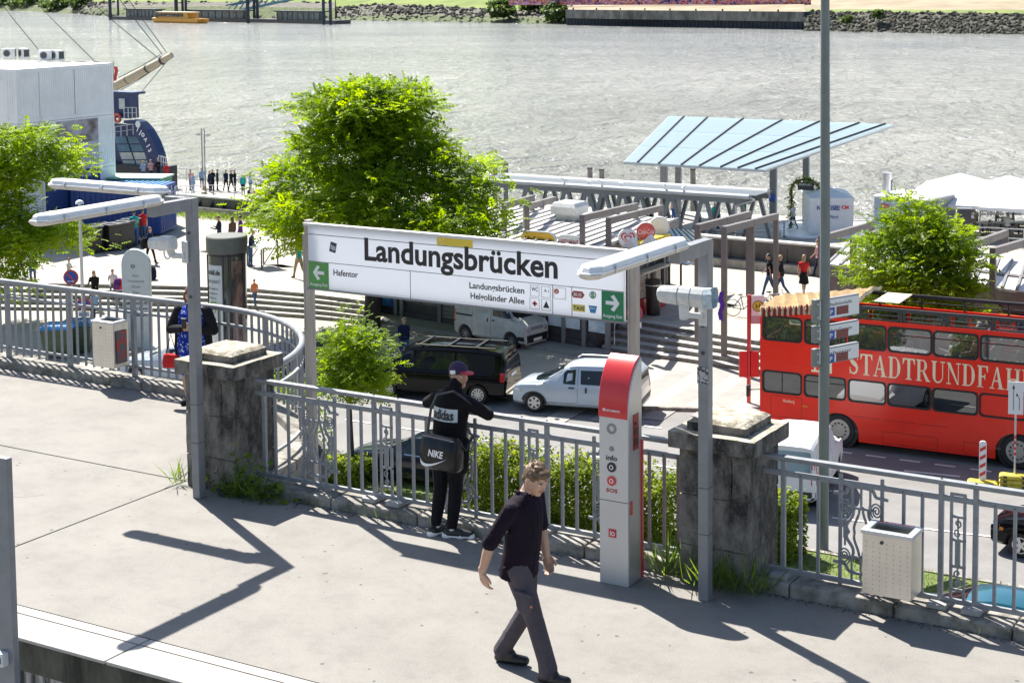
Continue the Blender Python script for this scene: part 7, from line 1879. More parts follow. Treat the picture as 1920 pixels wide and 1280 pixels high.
def walking_man():
    F=Fig();h={}
    # torso tilted a little forward, head bent down
    ln=rad(6)
    def up(z,f=0,y=0):return Vector((math.sin(ln)*z+math.cos(ln)*f,y,.95+math.cos(ln)*z-math.sin(ln)*f))
    rows=[]
    for z,rx,ry,f in ((-.13,.137,.188,0),(-.04,.132,.182,0),(.08,.128,.172,.01),(.2,.13,.17,.01),(.34,.132,.182,.005),(.44,.122,.2,-.005),(.5,.1,.19,-.01),(.545,.075,.125,-.005),(.575,.06,.07,.005)):
        c=up(z,f);rows.append([c+Vector((math.cos(ln)*math.cos(t)*rx,math.sin(t)*ry,-math.sin(ln)*math.cos(t)*rx)) for t in [2*PI*k/20 for k in range(20)]])
    F.get('top').loft(rows)
    for k in range(0,4,3):      # cloth folds
        z=-.08+k*.1;F.limb('top',[up(z,-.1,-.12),up(z+.05,-.02,-.178),up(z+.02,.08,-.13)],[.012,.014,.01],6)
    F.limb('top',[up(-.14,.128,-.02),up(.1,.137,.0),up(.36,.13,.0),up(.54,.08,0)],[.009,.009,.009,.009],6)
    F.limb('top',[up(.55,-.06,.0),up(.575,-.03,.065),up(.565,.04,.055),up(.52,.085,.015)],[.02,.02,.02,.018],8);F.limb('top',[up(.55,-.06,.0),up(.575,-.03,-.065),up(.565,.04,-.055),up(.52,.085,-.015)],[.02,.02,.02,.018],8)
    hc=up(.7,.075);T=Matrix.Rotation(rad(-14),3,'Z') @ Matrix.Rotation(rad(26),3,'Y')
    def hp(x,y,z):return hc+T @ Vector((x,y,z))
    F.limb('skin',[up(.53,.0),hp(-.02,0,-.07)],[.06,.056])
    F.blob('skin',hp(0,0,0),.095,.077,.115,T);F.blob('skin',hp(.03,0,-.06),.056,.056,.058,T);face(F,hp,T)
    F.blob('hair',hp(-.02,0,.035),.098,.087,.098,T);F.blob('hair',hp(.035,0,.085),.062,.07,.038,T);F.blob('hair',hp(-.065,0,-.03),.045,.07,.06,T)
    R_=random.Random(5)
    for i in range(60):
        a=R_.uniform(0,6.28);e=R_.uniform(.1,1.45);p=hp(-.018+math.cos(a)*math.cos(e)*.098,math.sin(a)*math.cos(e)*.086,.035+math.sin(e)*.098);d=T @ Vector((.045,R_.uniform(-.03,.03),-.018));F.limb('hair',[p-d*.4,p+d*.4+T @ Vector((0,0,.006))],[.008,.005],6)
    # legs: right forward, left trailing
    def leg(s,hip,knee,ankle,toe):
        hip,knee,ankle=map(Vector,(hip,knee,ankle))
        F.limb('bottom',[hip,hip.lerp(knee,.5),knee],[.102,.09,.07]);F.limb('bottom',[knee,knee.lerp(ankle,.45),ankle],[.072,.07,.068])
        F.limb('bottom',[knee.lerp(ankle,.8),ankle+Vector((-.01,0,-.02))],[.068,.072])
        for q in range(3):F.limb('bottom',[knee.lerp(ankle,.08+q*.3)+Vector((.045,-.045,.02)),knee.lerp(ankle,.14+q*.3)+Vector((-.01,-.058,0)),knee.lerp(ankle,.1+q*.3)+Vector((-.055,-.01,.03))],[.01,.014,.01],6)
        toe=Vector(toe);d=(toe-ankle);d.z=0;d.normalize()
        heel=toe-d*.235;heel.z=toe.z+ (ankle.z-.1-toe.z)*.8
        F.limb('shoes',[heel+Vector((0,0,.012)),heel.lerp(toe,.5)+Vector((0,0,.01)),toe+Vector((0,0,.006))-d*.02],[.044,.046,.04],10)
        F.limb('shoes',[ankle+Vector((0,0,-.01)),heel.lerp(toe,.4)+Vector((0,0,.045))],[.05,.045],10)
    leg(-1,(0.02,-.085,.9),(.18,-.09,.5),(.29,-.075,.11),(.47,-.095,.045));leg(1,(-.01,.085,.9),(.01,.08,.49),(-.2,.075,.125),(-.0,.09,.04))
    F.get('bottom').loft([[(x*w+.0,y*w2,z) for x,y in [(math.cos(t),math.sin(t)) for t in [2*PI*k/16 for k in range(16)]]] for w,w2,z in ((.1,.13,.8),(.125,.17,.88),(.122,.165,.97))])
    F.blob('bottom',(.14,-.17,.66),.075,.03,.1);F.limb('bottom',[(.07,-.185,.755),(.21,-.185,.74)],[.014,.014],6)
    # arms: right swings back, sleeve rolled above the elbow
    shR,elR,wrR=up(.47,-.01,-.19),up(.2,-.11,-.27),up(-.06,-.15,-.285)
    F.limb('top',[shR,shR.lerp(elR,.55),shR.lerp(elR,.98)],[.066,.06,.058]);F.limb('top',[shR.lerp(elR,.84),shR.lerp(elR,1.03)],[.063,.064])
    F.limb('skin',[shR.lerp(elR,.9),elR,elR.lerp(wrR,.4),wrR],[.045,.044,.042,.03]);hand(F,wrR,(.12,.0,-1),(.4,.9,0),1.05,.55,1)
    shL,elL,wrL=up(.47,-.01,.19),up(.21,.02,.25),up(-.02,.1,.23)
    F.limb('top',[shL,shL.lerp(elL,.55),elL],[.066,.06,.058]);F.limb('skin',[elL,elL.lerp(wrL,.4),wrL],[.043,.041,.03]);hand(F,wrL,(.35,-.1,-1),(.3,-.9,0),1.05,.55,-1)
    return F
F=walking_man()
me=F.fuse('person',{'skin':SKIN,'hair':mat('hair_light_brown',(.13,.078,.04),.55,var=.45,scale=60),'top':M_SHIRT,'bottom':M_TROU,'shoes':M_LEATHER,'lip':M_LIP,'eye':M_EYE,'eyew':M_EYEW},.006,2)
wm_=bpy.data.objects.new('person',me);COL.objects.link(wm_);p=gp(985,1262,0)
wm_.location=(p.x-.06,p.y+.03,.0);wm_.rotation_euler=(0,0,rad(0));wm_.scale=(1.08,1.1,1.0)
tag(wm_,'man in dark purple shirt and grey work trousers striding to the right','person')
b=MB();b.ball((.215,-.2,.66),.012,.005,.014,8,6);b.build('trouser_badge',mat('copper_badge',(.4,.15,.08),.4),wm_)
PM[wm_.name]=wm_.matrix_world.copy()

def leaning_man():
    """faces +X (the street), elbows out on the handrail, head turned right"""
    F=Fig();ln=rad(9)
    def up(z,f=0,y=0):return Vector((.1+math.sin(ln)*z+math.cos(ln)*f,y,.93+math.cos(ln)*z-math.sin(ln)*f))
    rows=[]
    for z,rx,ry in ((-.16,.15,.21),(-.06,.15,.205),(.1,.14,.195),(.28,.14,.2),(.42,.135,.225),(.5,.115,.215),(.55,.085,.13),(.6,.075,.08)):
        c=up(z,-.01);rows.append([c+Vector((math.cos(ln)*math.cos(t)*rx,math.sin(t)*ry,-math.sin(ln)*math.cos(t)*rx)) for t in [2*PI*k/20 for k in range(20)]])
    F.get('top').loft(rows);F.limb('top',[up(-.2,.02,-.16),up(.05,.03,-.17)],[.09,.06])
    hc=up(.71,.06);T=Matrix.Rotation(rad(-98),3,'Z') @ Matrix.Rotation(rad(4),3,'Y')
    def hp(x,y,z):return hc+T @ Vector((x,y,z))
    F.limb('skin',[up(.52,.01),hp(-.02,0,-.07)],[.06,.056]);F.limb('top',[up(.56,0),up(.62,.015)],[.078,.073])
    F.blob('skin',hp(0,0,0),.095,.077,.115,T);F.blob('skin',hp(.03,0,-.06),.058,.056,.06,T);face(F,hp,T)
    F.blob('hair',hp(-.03,0,.01),.088,.082,.09,T);F.blob('cap',hp(-.012,0,.06),.108,.09,.085,T);F.blob('cap',hp(-.03,0,.045),.096,.088,.07,T)
    F.blob('peak',hp(.125,0,.052),.075,.075,.011,T)
    for s,a in ((1,(.1,.3)),(-1,(.08,.32))):
        sh=up(.46,0,s*.2);el=Vector((sh.x+.07,s*.41,1.28));wr=Vector((.385,s*.2,1.285))
        F.limb('top',[sh,sh.lerp(el,.5),el],[.075,.068,.062]);F.limb('top',[el,el.lerp(wr,.5),wr],[.062,.055,.046]);hand(F,wr,(.15,-s*1,-.05),(.1,0,-1),1.0,.5,1)
    for s,hip,kn,an in ((1,(.08,.09,.9),(.06,.085,.5),(-.0,.1,.1)),(-1,(.08,-.09,.9),(.085,-.1,.5),(.03,-.09,.1))):
        hip,kn,an=map(Vector,(hip,kn,an))
        F.limb('bottom',[hip,hip.lerp(kn,.5),kn],[.105,.094,.075]);F.limb('bottom',[kn,kn.lerp(an,.5),an+Vector((0,0,.03))],[.075,.068,.056])
        d=Vector((math.cos(rad(-12 if s > 0 else -62)),math.sin(rad(-12 if s > 0 else -62)),0))
        F.limb('sock',[an+Vector((0,0,.03)),an+Vector((0,0,-.02))],[.045,.042])
        F.limb('shoes',[an-d*.05+Vector((0,0,-.045)),an+d*.08+Vector((0,0,-.05)),an+d*.19+Vector((0,0,-.062))],[.05,.048,.037]);F.limb('sole',[an-d*.06+Vector((0,0,-.084)),an+d*.09+Vector((0,0,-.086)),an+d*.2+Vector((0,0,-.084))],[.052,.05,.042],10,.35)
    F.get('bottom').loft([[(.085+math.cos(t)*.125,math.sin(t)*.18,z) for t in [2*PI*k/16 for k in range(16)]] for z in (.78,.98)])
    return F
F=leaning_man()
M_JACK=mat('black_track_jacket',(.008,.007,.009),.85,spec=.2,var=.35,scale=5,bump=.4,bscale=12)
me=F.fuse('person',{'skin':SKIN2,'hair':HAIRS['dark'],'top':M_JACK,'bottom':mat('black_track_trousers',(.008,.008,.012),.85,spec=.2,var=.3,scale=5,bump=.5,bscale=10),'shoes':C_BLACK,'sole':C_PWHITE,'sock':CL['white'],'cap':mat('navy_cap',(.035,.02,.07),.8,var=.15),'peak':mat('red_peak',(.5,.02,.045),.6),'lip':M_LIP,'eye':M_EYE,'eyew':M_EYEW},.0075,2)
lm_=bpy.data.objects.new('person',me);COL.objects.link(lm_)
p=gp(835,1003,0);lm_.location=(p.x-.0,13.98,0.0);lm_.rotation_euler=(0,0,rad(82));tag(lm_,'young man in cap leaning on the railing, black jacket, sports bag on his back','person')
PM[lm_.name]=Matrix.Translation(lm_.location) @ Matrix.Rotation(rad(82),4,'Z');lbv=BVHTree.FromPolygons([tuple(v.co) for v in me.vertices],[tuple(q.vertices) for q in me.polygons])
drape(lbv,[(-.165,1.2),(.15,1.2),(.15,1.33),(-.165,1.33)],'x',-1,.008,.03).build('back_print',mat('pale_print_patch',(.55,.6,.62),.6,var=.05),lm_,smooth=60,fix=False)
o=text('adidas',.1,lm_,(0,0,0),C_INK,world=False,width=.26,bold=.03)
for v in o.data.vertices:
    y=.125-v.co.x;z=1.222+v.co.z;hit=lbv.ray_cast(Vector((-3,y,z)),Vector((1,0,0)));v.co=Vector(((hit[0].x if hit[0] else -.05)-.014,y,z))
hp=Vector((0,0,0))
b=MB();c=Vector((.245,0,1.69));b.bar((.11,-.02,1.685),(.13,-.07,1.69),.006,.035);b.build('cap_label',C_PWHITE,lm_)
# sports bag slung across the back
p=lm_.location;bg_=thing('sports_bag','shiny black sports bag with white print hanging on the young man','bag',(p.x+.1,p.y-.17,.76),rad(-8))
b=MB();b.loft([[(x*w*.23,y*w2*.1,z) for x,y in rrect(-1,1,-1,1,.4,3)] for w,w2,z in ((.9,.5,0),(1,.9,.03),(1,1,.16),(.96,.9,.27),(.9,.35,.33))]); 
bg_.scale=(1.03,1,1.05)
M_BAG=mat('glossy_black_bag',(.008,.009,.012),.32,var=.3,scale=6,spec=.3,bump=.7,bscale=9,coat=.08)
bd_=b.build('bag_body',M_BAG,bg_,smooth=50)
text('NIKE',.068,bg_,(-.09,-.102,.14),C_PWHITE,width=.2,shear=.25,bold=.03,world=False)
b=MB();sw=bezier((-.19,0,.1),(-.17,0,.03),(-.05,0,.05),(.15,0,.14),10);lo_=bezier((-.19,0,.1),(-.2,0,-.0),(-.1,0,.0),(.15,0,.14),10)
b.prism([(a,c) for a,_,c in lo_] + [(a,c) for a,_,c in sw[-2:0:-1]],-.1035,-.1,'xz');b.build('swoosh',C_PWHITE,bg_)
b=MB();b.bar((-.2,-.05,.31),(.2,-.05,.31),.012,.012);b.build('zip',C_GREY,bg_)
b=MB();b.tube([(-.2,.02,.3),(-.19,.07,.55),(-.14,.1,.68),(.0,.2,.72),(.15,.3,.6)],.02,6,flat=.3);b.build('strap',C_BLACK,bg_)
b=MB();b.tube([(.2,.0,.3),(.23,.1,.2),(.24,.2,.32)],.015,6);b.build('side_strap',C_BLACK,bg_)
drape(lbv,[(-.25,.83),(-.2,.83),(-.2,.88),(-.25,.88)],'x',-1,.006,.04) if False else None

def woman_():
    """faces +X, looks down at a phone in front of her chest"""
    F=Fig()
    rows=[]
    for z,rx,ry in ((.42,.17,.21),(.6,.18,.225),(.85,.19,.235),(1.0,.175,.215),(1.15,.18,.205),(1.27,.16,.2),(1.35,.1,.16),(1.39,.07,.08)):
        rows.append([(math.cos(t)*rx,math.sin(t)*ry,z) for t in [2*PI*k/18 for k in range(18)]])
    F.get('dress').loft(rows)
    for s in (1,-1):   # open jacket fronts and back
        F.get('top').loft([[(math.cos(t)*rx*1.09+.0,math.sin(t)*ry*1.1,z) for t in [s*(rad(62)+rad(128)*k/9) for k in range(10)]] + [(math.cos(t)*rx*.92,math.sin(t)*ry*.92,z) for t in [s*(rad(62)+rad(128)*k/9) for k in range(9,-1,-1)]] for z,rx,ry in ((.66,.195,.24),(.85,.2,.245),(1.0,.19,.23),(1.15,.19,.215),(1.27,.17,.208),(1.36,.11,.17))])
        sh=Vector((0,s*.2,1.3));el=Vector((.04,s*.31,1.05));wr=Vector((.24,s*.07,1.1))
        F.limb('top',[sh,sh.lerp(el,.5),el],[.085,.082,.075]);F.limb('top',[el,el.lerp(wr,.6),wr],[.072,.06,.05]);hand(F,wr,(.5,-s*.6,.35),(-.4,-s*.6,.3),.95,.5,s)
        h=Vector((0,s*.1,.55));F.limb('skin',[h,(0,s*.1,.3),(-.01,s*.1,.1)],[.085,.075,.048]);F.limb('shoes',[(-.05,s*.1,.05),(.15,s*.12,.035)],[.05,.04])
    hc=Vector((.05,0,1.535));T=Matrix.Rotation(rad(10),3,'Z') @ Matrix.Rotation(rad(24),3,'Y')
    def hp(x,y,z):return hc+T @ Vector((x,y,z))
    F.limb('skin',[(0,0,1.36),hp(-.02,0,-.06)],[.065,.06]);F.blob('skin',hp(0,0,0),.094,.08,.112,T);F.blob('skin',hp(.03,0,-.06),.06,.06,.06,T);face(F,hp,T)
    F.blob('hair',hp(-.022,0,.034),.1,.09,.1,T);F.blob('hair',hp(-.07,0,-.08),.055,.09,.13,T)
    for s in (1,-1):F.limb('hair',[hp(.045,s*.062,.07),hp(.01,s*.088,0),hp(-.01,s*.088,-.12)],[.02,.026,.02])
    return F
F=woman_()
me=F.fuse('person',{'skin':SKIN,'hair':mat('hair_chestnut',(.16,.065,.03),.5,var=.4,scale=40),'top':CL['black'],'dress':cloth('blue_flowers',(.01,.035,.36),scale=24,col2=(.55,.68,.8),contrast=(.55,.63)),'shoes':CL['black'],'lip':M_LIP,'eye':M_EYE,'eyew':M_EYEW},.0085,2)
wo=bpy.data.objects.new('person',me);COL.objects.link(wo);wo.location=(-15.16,16.86,0);wo.rotation_euler=(0,0,rad(-70));wo.scale=(.97,)*3;tag(wo,'woman in blue flowered dress and black cardigan looking at her phone','person')
ph=thing('phone','dark phone in the hands of the woman in the blue dress','phone',(-15.0,16.5,1.1),rad(20));b=MB();b.box(-.035,.035,-.006,.004,0,.14);b.build('case',C_BLACK,ph,bev=.003);b=MB();b.box(-.031,.031,.0042,.005,.008,.132);b.build('screen',C_GLASSD,ph)
rb_=thing('handbag','small red bag hanging at the side of the woman in the blue dress','handbag',(-15.4,16.68,.5),rad(20))
b=MB();b.loft([[(x*w*.12,y*w*.05,z) for x,y in rrect(-1,1,-1,1,.4,3)] for w,z in ((.9,0),(1,.06),(.85,.18))]);b.build('bag_body',CL['red'],rb_,smooth=50);b=MB();b.tube([(-.08,0,.17),(0,0,.45),(.08,0,.17)],.008,6);b.build('handle',CL['black'],rb_)
# bicycles by the free standing portal frame
def bicycle(label,px,py,rz,col):
    th=thing('bicycle',label,'bicycle',gp(px,py,ZP),rz,'bicycles leaning at the bus stop')
    for x in (-.52,.52):
        b=MB();b.tube([(x+.33*math.cos(2*PI*i/20),0,.34+.33*math.sin(2*PI*i/20)) for i in range(20)],.016,6,closed=True)
        w=b.build('wheel',C_RUBBER,th);s=MB()
        for k in range(9):s.bar((x,0,.34),(x+.32*math.cos(2*PI*k/9),0,.34+.32*math.sin(2*PI*k/9)),.005,.005)
        s.build('spokes',C_ALU,w)
    f=MB()
    for a,c in (((-.52,0,.34),(-.08,0,.3)),((-.08,0,.3),(-.2,0,.85)),((-.52,0,.34),(-.18,0,.78)),((-.18,0,.78),(.33,0,.82)),((-.08,0,.3),(.34,0,.74)),((.31,0,.9),(.52,0,.34))):f.tube([a,c],.018,6)
    f.build('frame',col,th);b=MB();b.tube([(.2,.25,.98),(.3,.2,1.0),(.31,0,.95),(.3,-.2,1.0),(.2,-.25,.98)],.014,6);b.build('handlebar',C_DARK,th)
    b=MB();b.ball((-.22,0,.88),.12,.06,.03,10,6);b.build('saddle',C_BLACK,th)
bicycle('black bicycle parked left of the bus stop mast',1398,594,rad(10),C_BLACK);bicycle('silver bicycle parked right of the bus stop mast',1452,588,rad(35),C_ALU)
# ------------------------------------------------------------------ vegetation
NR=np.random.default_rng(5)
LEAF_A=leafmat('locust_leaves',(.075,.145,.007),(.22,.32,.018),.7)
LEAF_B=leafmat('fresh_leaves',(.085,.16,.009),(.21,.3,.02),.9)
LEAF_C=leafmat('hedge_leaves',(.07,.12,.012),(.2,.25,.035),3)
LEAF_D=leafmat('weed_leaves',(.05,.1,.015),(.15,.22,.04),6)
LEAF_E=leafmat('far_tree_leaves',(.03,.06,.015),(.07,.11,.03),.15)
def leaves(name,parent,pts,size,mt,asp=.42,up=.35,dirs=None,kind=None,off=None):
    """many small folded leaf faces at the given points"""
    n=len(pts);c=np.asarray(pts)
    d=NR.normal(size=(n,3));d[:,2]=d[:,2]*.55-.12
    if dirs is not None:d=d*.55+dirs
    d /= np.linalg.norm(d,axis=1,keepdims=True)
    u=NR.normal(size=(n,3));u[:,2] += up*3;x=np.cross(d,u);x /= np.linalg.norm(x,axis=1,keepdims=True)+1e-9
    s=size*NR.uniform(.6,1.35,size=(n,1));w=s*asp
    nrm=np.cross(x,d)
    v=np.empty((n,5,3));v[:,0]=c;v[:,1]=c+d*s*.5+x*w*.5-nrm*w*.18;v[:,2]=c+d*s;v[:,3]=c+d*s*.5-x*w*.5-nrm*w*.18;v[:,4]=c+d*s*.55
    v=v.reshape(-1,3)
    o=np.arange(n)*5
    f=np.stack([np.stack([o,o+1,o+4],1),np.stack([o+1,o+2,o+4],1),np.stack([o+2,o+3,o+4],1),np.stack([o+3,o,o+4],1)],1).reshape(-1)
    me=bpy.data.meshes.new(name);me.vertices.add(len(v));me.vertices.foreach_set('co',v.reshape(-1).astype(np.float32))
    nf=n*4;me.loops.add(nf*3);me.loops.foreach_set('vertex_index',f.astype(np.int32));me.polygons.add(nf)
    me.polygons.foreach_set('loop_start',np.arange(0,nf*3,3,dtype=np.int32));me.polygons.foreach_set('loop_total',np.full(nf,3,dtype=np.int32));me.update()
    me.materials.append(mt);ob=bpy.data.objects.new(name,me);COL.objects.link(ob);ob.parent=parent
    if kind:ob['kind']=kind
    return ob
def fronds(name,parent,pts,out,size,mt,k=4):
    """pinnate sprays: pairs of narrow leaflets along a drooping rib"""
    n=len(pts);c=np.asarray(pts);d=NR.normal(size=(n,3))*.7+out*.7;d[:,2]=d[:,2]*.5+.04;d /= np.linalg.norm(d,axis=1,keepdims=True)
    u=NR.normal(size=(n,3))*.45;u[:,2] += 1;x=np.cross(d,u);x /= np.linalg.norm(x,axis=1,keepdims=True)+1e-9;nz=np.cross(x,d)
    s=size*NR.uniform(.6,1.3,size=(n,1));vs=[]
    for i in range(k):
        f=(i+.3)/k;w=.5*math.sin(PI*(.25+.65*f));r=c+d*s*f-nz*s*(.16*f*f)
        for sg in (1,-1):
            t=r+x*s*w*sg*.62+d*s*.16-nz*s*(.05+.1*NR.random((n,1)));m=(r+t)/2;e=d*s*.12
            vs += [r,m-e,t,m+e]
    r=c+d*s*.8-nz*s*.1;t=c+d*s*1.15-nz*s*.26;m=(r+t)/2;e=x*s*.12;vs += [r,m-e,t,m+e]
    q=len(vs)//4;v=np.stack(vs,1).reshape(-1,3);nf=n*q
    me=bpy.data.meshes.new(name);me.vertices.add(len(v));me.vertices.foreach_set('co',v.reshape(-1).astype(np.float32))
    me.loops.add(nf*4);me.loops.foreach_set('vertex_index',np.arange(nf*4,dtype=np.int32));me.polygons.add(nf)
    me.polygons.foreach_set('loop_start',np.arange(0,nf*4,4,dtype=np.int32));me.polygons.foreach_set('loop_total',np.full(nf,4,dtype=np.int32));me.update()
    me.materials.append(mt);ob=bpy.data.objects.new(name,me);COL.objects.link(ob);ob.parent=parent
    return ob
def clumps(lobes,nclump,per,cr,flat=.38,shell=.55,both=False):
    """leaf points in clumps spread through ellipsoid lobes, thinner at the heart"""
    out=[];dirs=[];tw=sum(l[1][0]*l[1][1]*l[1][2] for l in lobes)
    for c,r in lobes:
        k=max(3,int(nclump*(r[0]*r[1]*r[2])/tw))
        for i in range(k):
            d=NR.normal(size=3);d /= np.linalg.norm(d);q=(shell+(1-shell)*NR.random()**.6)*NR.uniform(.82,1.08)
            cc=np.array(c)+d*np.array(r)*q
            p=NR.normal(size=(per,3))*cr*np.array([1,1,flat])*NR.uniform(.6,1.3)
            out.append(cc+p);dd=p/cr*.7+d*.6;dirs.append(dd)
    return (np.concatenate(out),np.concatenate(dirs)) if both else np.concatenate(out)
def tree(name,label,base,trunk,tr,limbs,lobes,n,per,cr,size,mt,lr=.09,group=None,shell=.5,cat='tree'):
    th=thing(name,label,cat,base,0,group);b0=Vector(base)
    pts=[Vector(p) for p in trunk];k=len(pts)
    b=MB();b.tube(pts,[tr*(1-.5*i/(k-1)) for i in range(k)],10);t=b.build('trunk',C_BARK,th,smooth=60)
    for a,c in limbs:
        a,c=Vector(a),Vector(c);m=a.lerp(c,.5)+Vector((RND.uniform(-.2,.2),RND.uniform(-.2,.2),.25*(c-a).length*.4))
        b=MB();b.tube([a,m,c],[lr,lr*.7,lr*.25],7);b.build('limb',C_BARK,t,smooth=60)
    p,o=clumps(lobes,n,per,cr,.3,shell,True);fronds('crown',th,p,o,size,mt)
    return th
# big tree at the shop's left end; the lobes follow the uneven outline of its crown
B=gp(697,618,ZS);O=Vector((B.x,B.y,ZS))
def lob(px,py,rx,rz,ry=None,t=0.0,o=O):
    c=tp(px,py,o.y+t);k=abs((c-Vector((0,0,CAMH))).dot(CF))/FPX
    return (tuple(c-o),(rx*k,(ry or rx)*k,rz*k))
L_=[lob(690,215,112,68),lob(630,195,60,48,t=-1),lob(745,200,72,48,t=.5),lob(650,290,95,66,t=-1),lob(775,290,70,58),lob(560,340,62,52),lob(520,392,55,42,t=-1),lob(600,405,90,52,t=-2),lob(705,375,100,68,t=-2),lob(850,330,62,56),lob(890,390,62,52,t=-.5),lob(820,415,90,48,t=-2),lob(915,430,42,34),lob(560,440,70,28,t=-1),lob(700,450,120,34,t=1)]
c0=(0,0,0)
tree('big_tree','large bushy locust tree rising behind the left half of the station board',O,[(0,0,0),(.1,0,1.6),(-.1,0,3),(.3,.1,5),(.1,0,7.4)],.36,[((0,0,2.4),(-3.2,-.5,4.6)),((0,0,2.8),(3.4,0,4.4)),((.1,0,3.6),(-2.2,.6,6.6)),((.2,0,4.2),(2.4,-.4,6.8)),((.2,0,5),(-1,0,8.4)),((.1,0,5.2),(1.4,.4,8.6)),((0,0,3),(.6,-2.4,5)),((0,0,3),(0,2.4,5.4))],L_,640,28,.48,.42,LEAF_A,.15,shell=.45)
# slim young tree just beyond the railing
B=gp(664,905,ZS);O2=Vector((B.x,B.y,ZS));Q=lambda *a,**k:lob(*a,o=O2,**k)
tree('young_tree','slim young tree with pale green leaves growing just beyond the railing',O2,[(0,0,0),(-.06,0,1.4),(-.1,0,2.6),(-.05,0,4.4)],.06,[((-.08,0,2.2),(-.7,0,3)),((-.08,0,2.4),(.7,.2,3.2)),((-.08,0,3),(-.3,-.4,4.2)),((-.08,0,3),(.3,.4,4.3))],[Q(668,612,36,38),Q(645,650,42,40),Q(695,655,42,40),Q(640,700,46,34),Q(705,700,46,36),Q(670,720,60,32),Q(660,670,60,60)],200,15,.2,.22,LEAF_B,.025,shell=.3)
# tree behind the bus
B=Vector((tp(1720,600,53.6).x,53.6,ZP-.4));O3=B;Q=lambda *a,**k:lob(*a,o=O3,**k)
tree('plaza_tree','light green tree standing behind the bus on the right',O3,[(0,0,0),(.05,0,1.5),(-.05,0,3),(0,0,5.6)],.13,[((0,0,1.4),(-1.6,0,2.8)),((0,0,1.6),(1.7,0,2.8)),((0,0,2.2),(-.6,.3,4.4)),((0,0,2.4),(.8,-.2,4.6)),((0,0,1.5),(.2,-1.4,2.6))],[Q(1705,380,26,26),Q(1708,402,40,30),Q(1730,425,55,42),Q(1685,440,45,40),Q(1770,455,60,44),Q(1650,470,50,36,t=-.4),Q(1720,490,90,50),Q(1800,505,52,44),Q(1645,520,52,36),Q(1740,545,88,42,t=-.6),Q(1670,575,62,34,t=-.4),Q(1790,570,52,36),Q(1735,590,80,26)],400,18,.3,.3,LEAF_B,.05,shell=.4)
# tree cut by the left edge
B=Vector((tp(-40,600,49).x,49,ZS));O4=B;Q=lambda *a,**k:lob(*a,o=O4,**k)
tree('edge_tree','locust tree reaching in from the left edge before the containers',O4,[(0,0,0),(.05,0,2),(.2,0,3.4),(.1,0,5.5)],.22,[((.1,0,2.2),(1.6,0,4.4)),((1.0,0,3.4),(3.1,0,4.6)),((.1,0,2.4),(1.2,-.3,2.4)),((.1,0,3),(-1.6,0,5)),((.2,0,3.6),(.8,.3,6)),((.6,0,2.4),(2.6,0,3.1))],[Q(60,268,62,34),Q(0,280,60,42),Q(85,300,60,30),Q(20,325,70,32),Q(128,312,44,14),Q(-30,360,60,60),Q(20,390,48,30),Q(95,440,66,26),Q(50,425,60,34),Q(140,455,36,14),Q(15,470,56,46),Q(10,530,36,32)],250,22,.42,.4,LEAF_A,.1,shell=.4)
# clipped hedge between footway and street
def hedge(label,x0,x1,y0,y1,z0,z1,n,mt=LEAF_C,name='hedge',lumps=True):
    th=thing(name,label,'hedge',((x0+x1)/2,(y0+y1)/2,z0))
    w,d,h=x1-x0,y1-y0,z1-z0
    p=NR.random((n,3));e=NR.integers(0,4,n)
    p[e == 0,2]=NR.uniform(.86,1.04,(e == 0).sum());p[e == 1,1]=NR.uniform(-.02,.14,(e == 1).sum());p[e == 2,1]=NR.uniform(.86,1.0,(e == 2).sum())
    p=(p-np.array([.5,.5,0]))*np.array([w,d,h])
    p[:,2] *= 1+.13*np.sin(p[:,0]*2.3)+.09*np.sin(p[:,0]*6.1+1)
    m=int(n*.07);s=np.stack([NR.uniform(-w/2,w/2,m),NR.uniform(-d/2,d/2,m),h*NR.uniform(.95,1.3,m)],1)
    leaves('foliage',th,np.concatenate([p,s]),.115,mt,.55)
    b=MB()
    for i in range(int(w/.35)):
        x=-w/2+.2+i*.35;b.tube([(x,0,0),(x+RND.uniform(-.1,.1),RND.uniform(-.1,.1),h*.8)],.02,5)
    b.build('stems',C_BARK,th)['kind']='stuff'
    return th
def hx(px,py):return gp(px,py,ZS).x
hedge('leafy hedge behind the railing between the man in the cap and the right pillar',-24.2,-17.6,36.7,38.0,ZS+.1,ZS+1.55,23000)
hedge('leafy bush beside the mast behind the right pillar',-15.7,-14.6,37.2,38.2,ZS+.1,ZS+1.35,6000)
hedge('low yellow green bush at the foot of the young tree',-29.2,-27.3,36.9,37.8,ZS+.1,ZS+.7,3600)
hedge('bright bush inside the curved railing',-33.2,-30.6,38.6,40.2,ZS+.1,ZS+1.9,3600,LEAF_B)
# weeds and grass along the pillars and the kerb
def tufts(label,spots,hgt,name='weeds'):
    pts,dr=[],[]
    for x,y,n in spots:
        for i in range(n):
            pts.append((x+NR.normal()*.05,y+NR.normal()*.035,0));a=NR.uniform(0,6.28);dr.append((math.cos(a)*.35,math.sin(a)*.35,1.4))
    o=leaves(name,None,np.array(pts),hgt,LEAF_D,.035,0,np.array(dr),'stuff');return o
tufts('',[(-6.45+.09*i,13.93-.02*(i % 2),16) for i in range(7)] + [(-6.72,14.0,30),(-6.8,14.08,26),(-5.8,13.96,22)],.4,'grass_tufts')
tufts('',[(-12.05+.1*i,13.93,14) for i in range(5)] + [(-12.84,13.95,34),(-11.9,14.1,22)],.3,'grass_tufts')
tufts('',[(-11.9+.06*i,14.13,5) for i in range(34)] + [(-6.75+.1*i,14.12,4) for i in range(3)] + [(RND.uniform(-9.6,-2),14.12,4) for i in range(26)],.11,'kerb_grass')
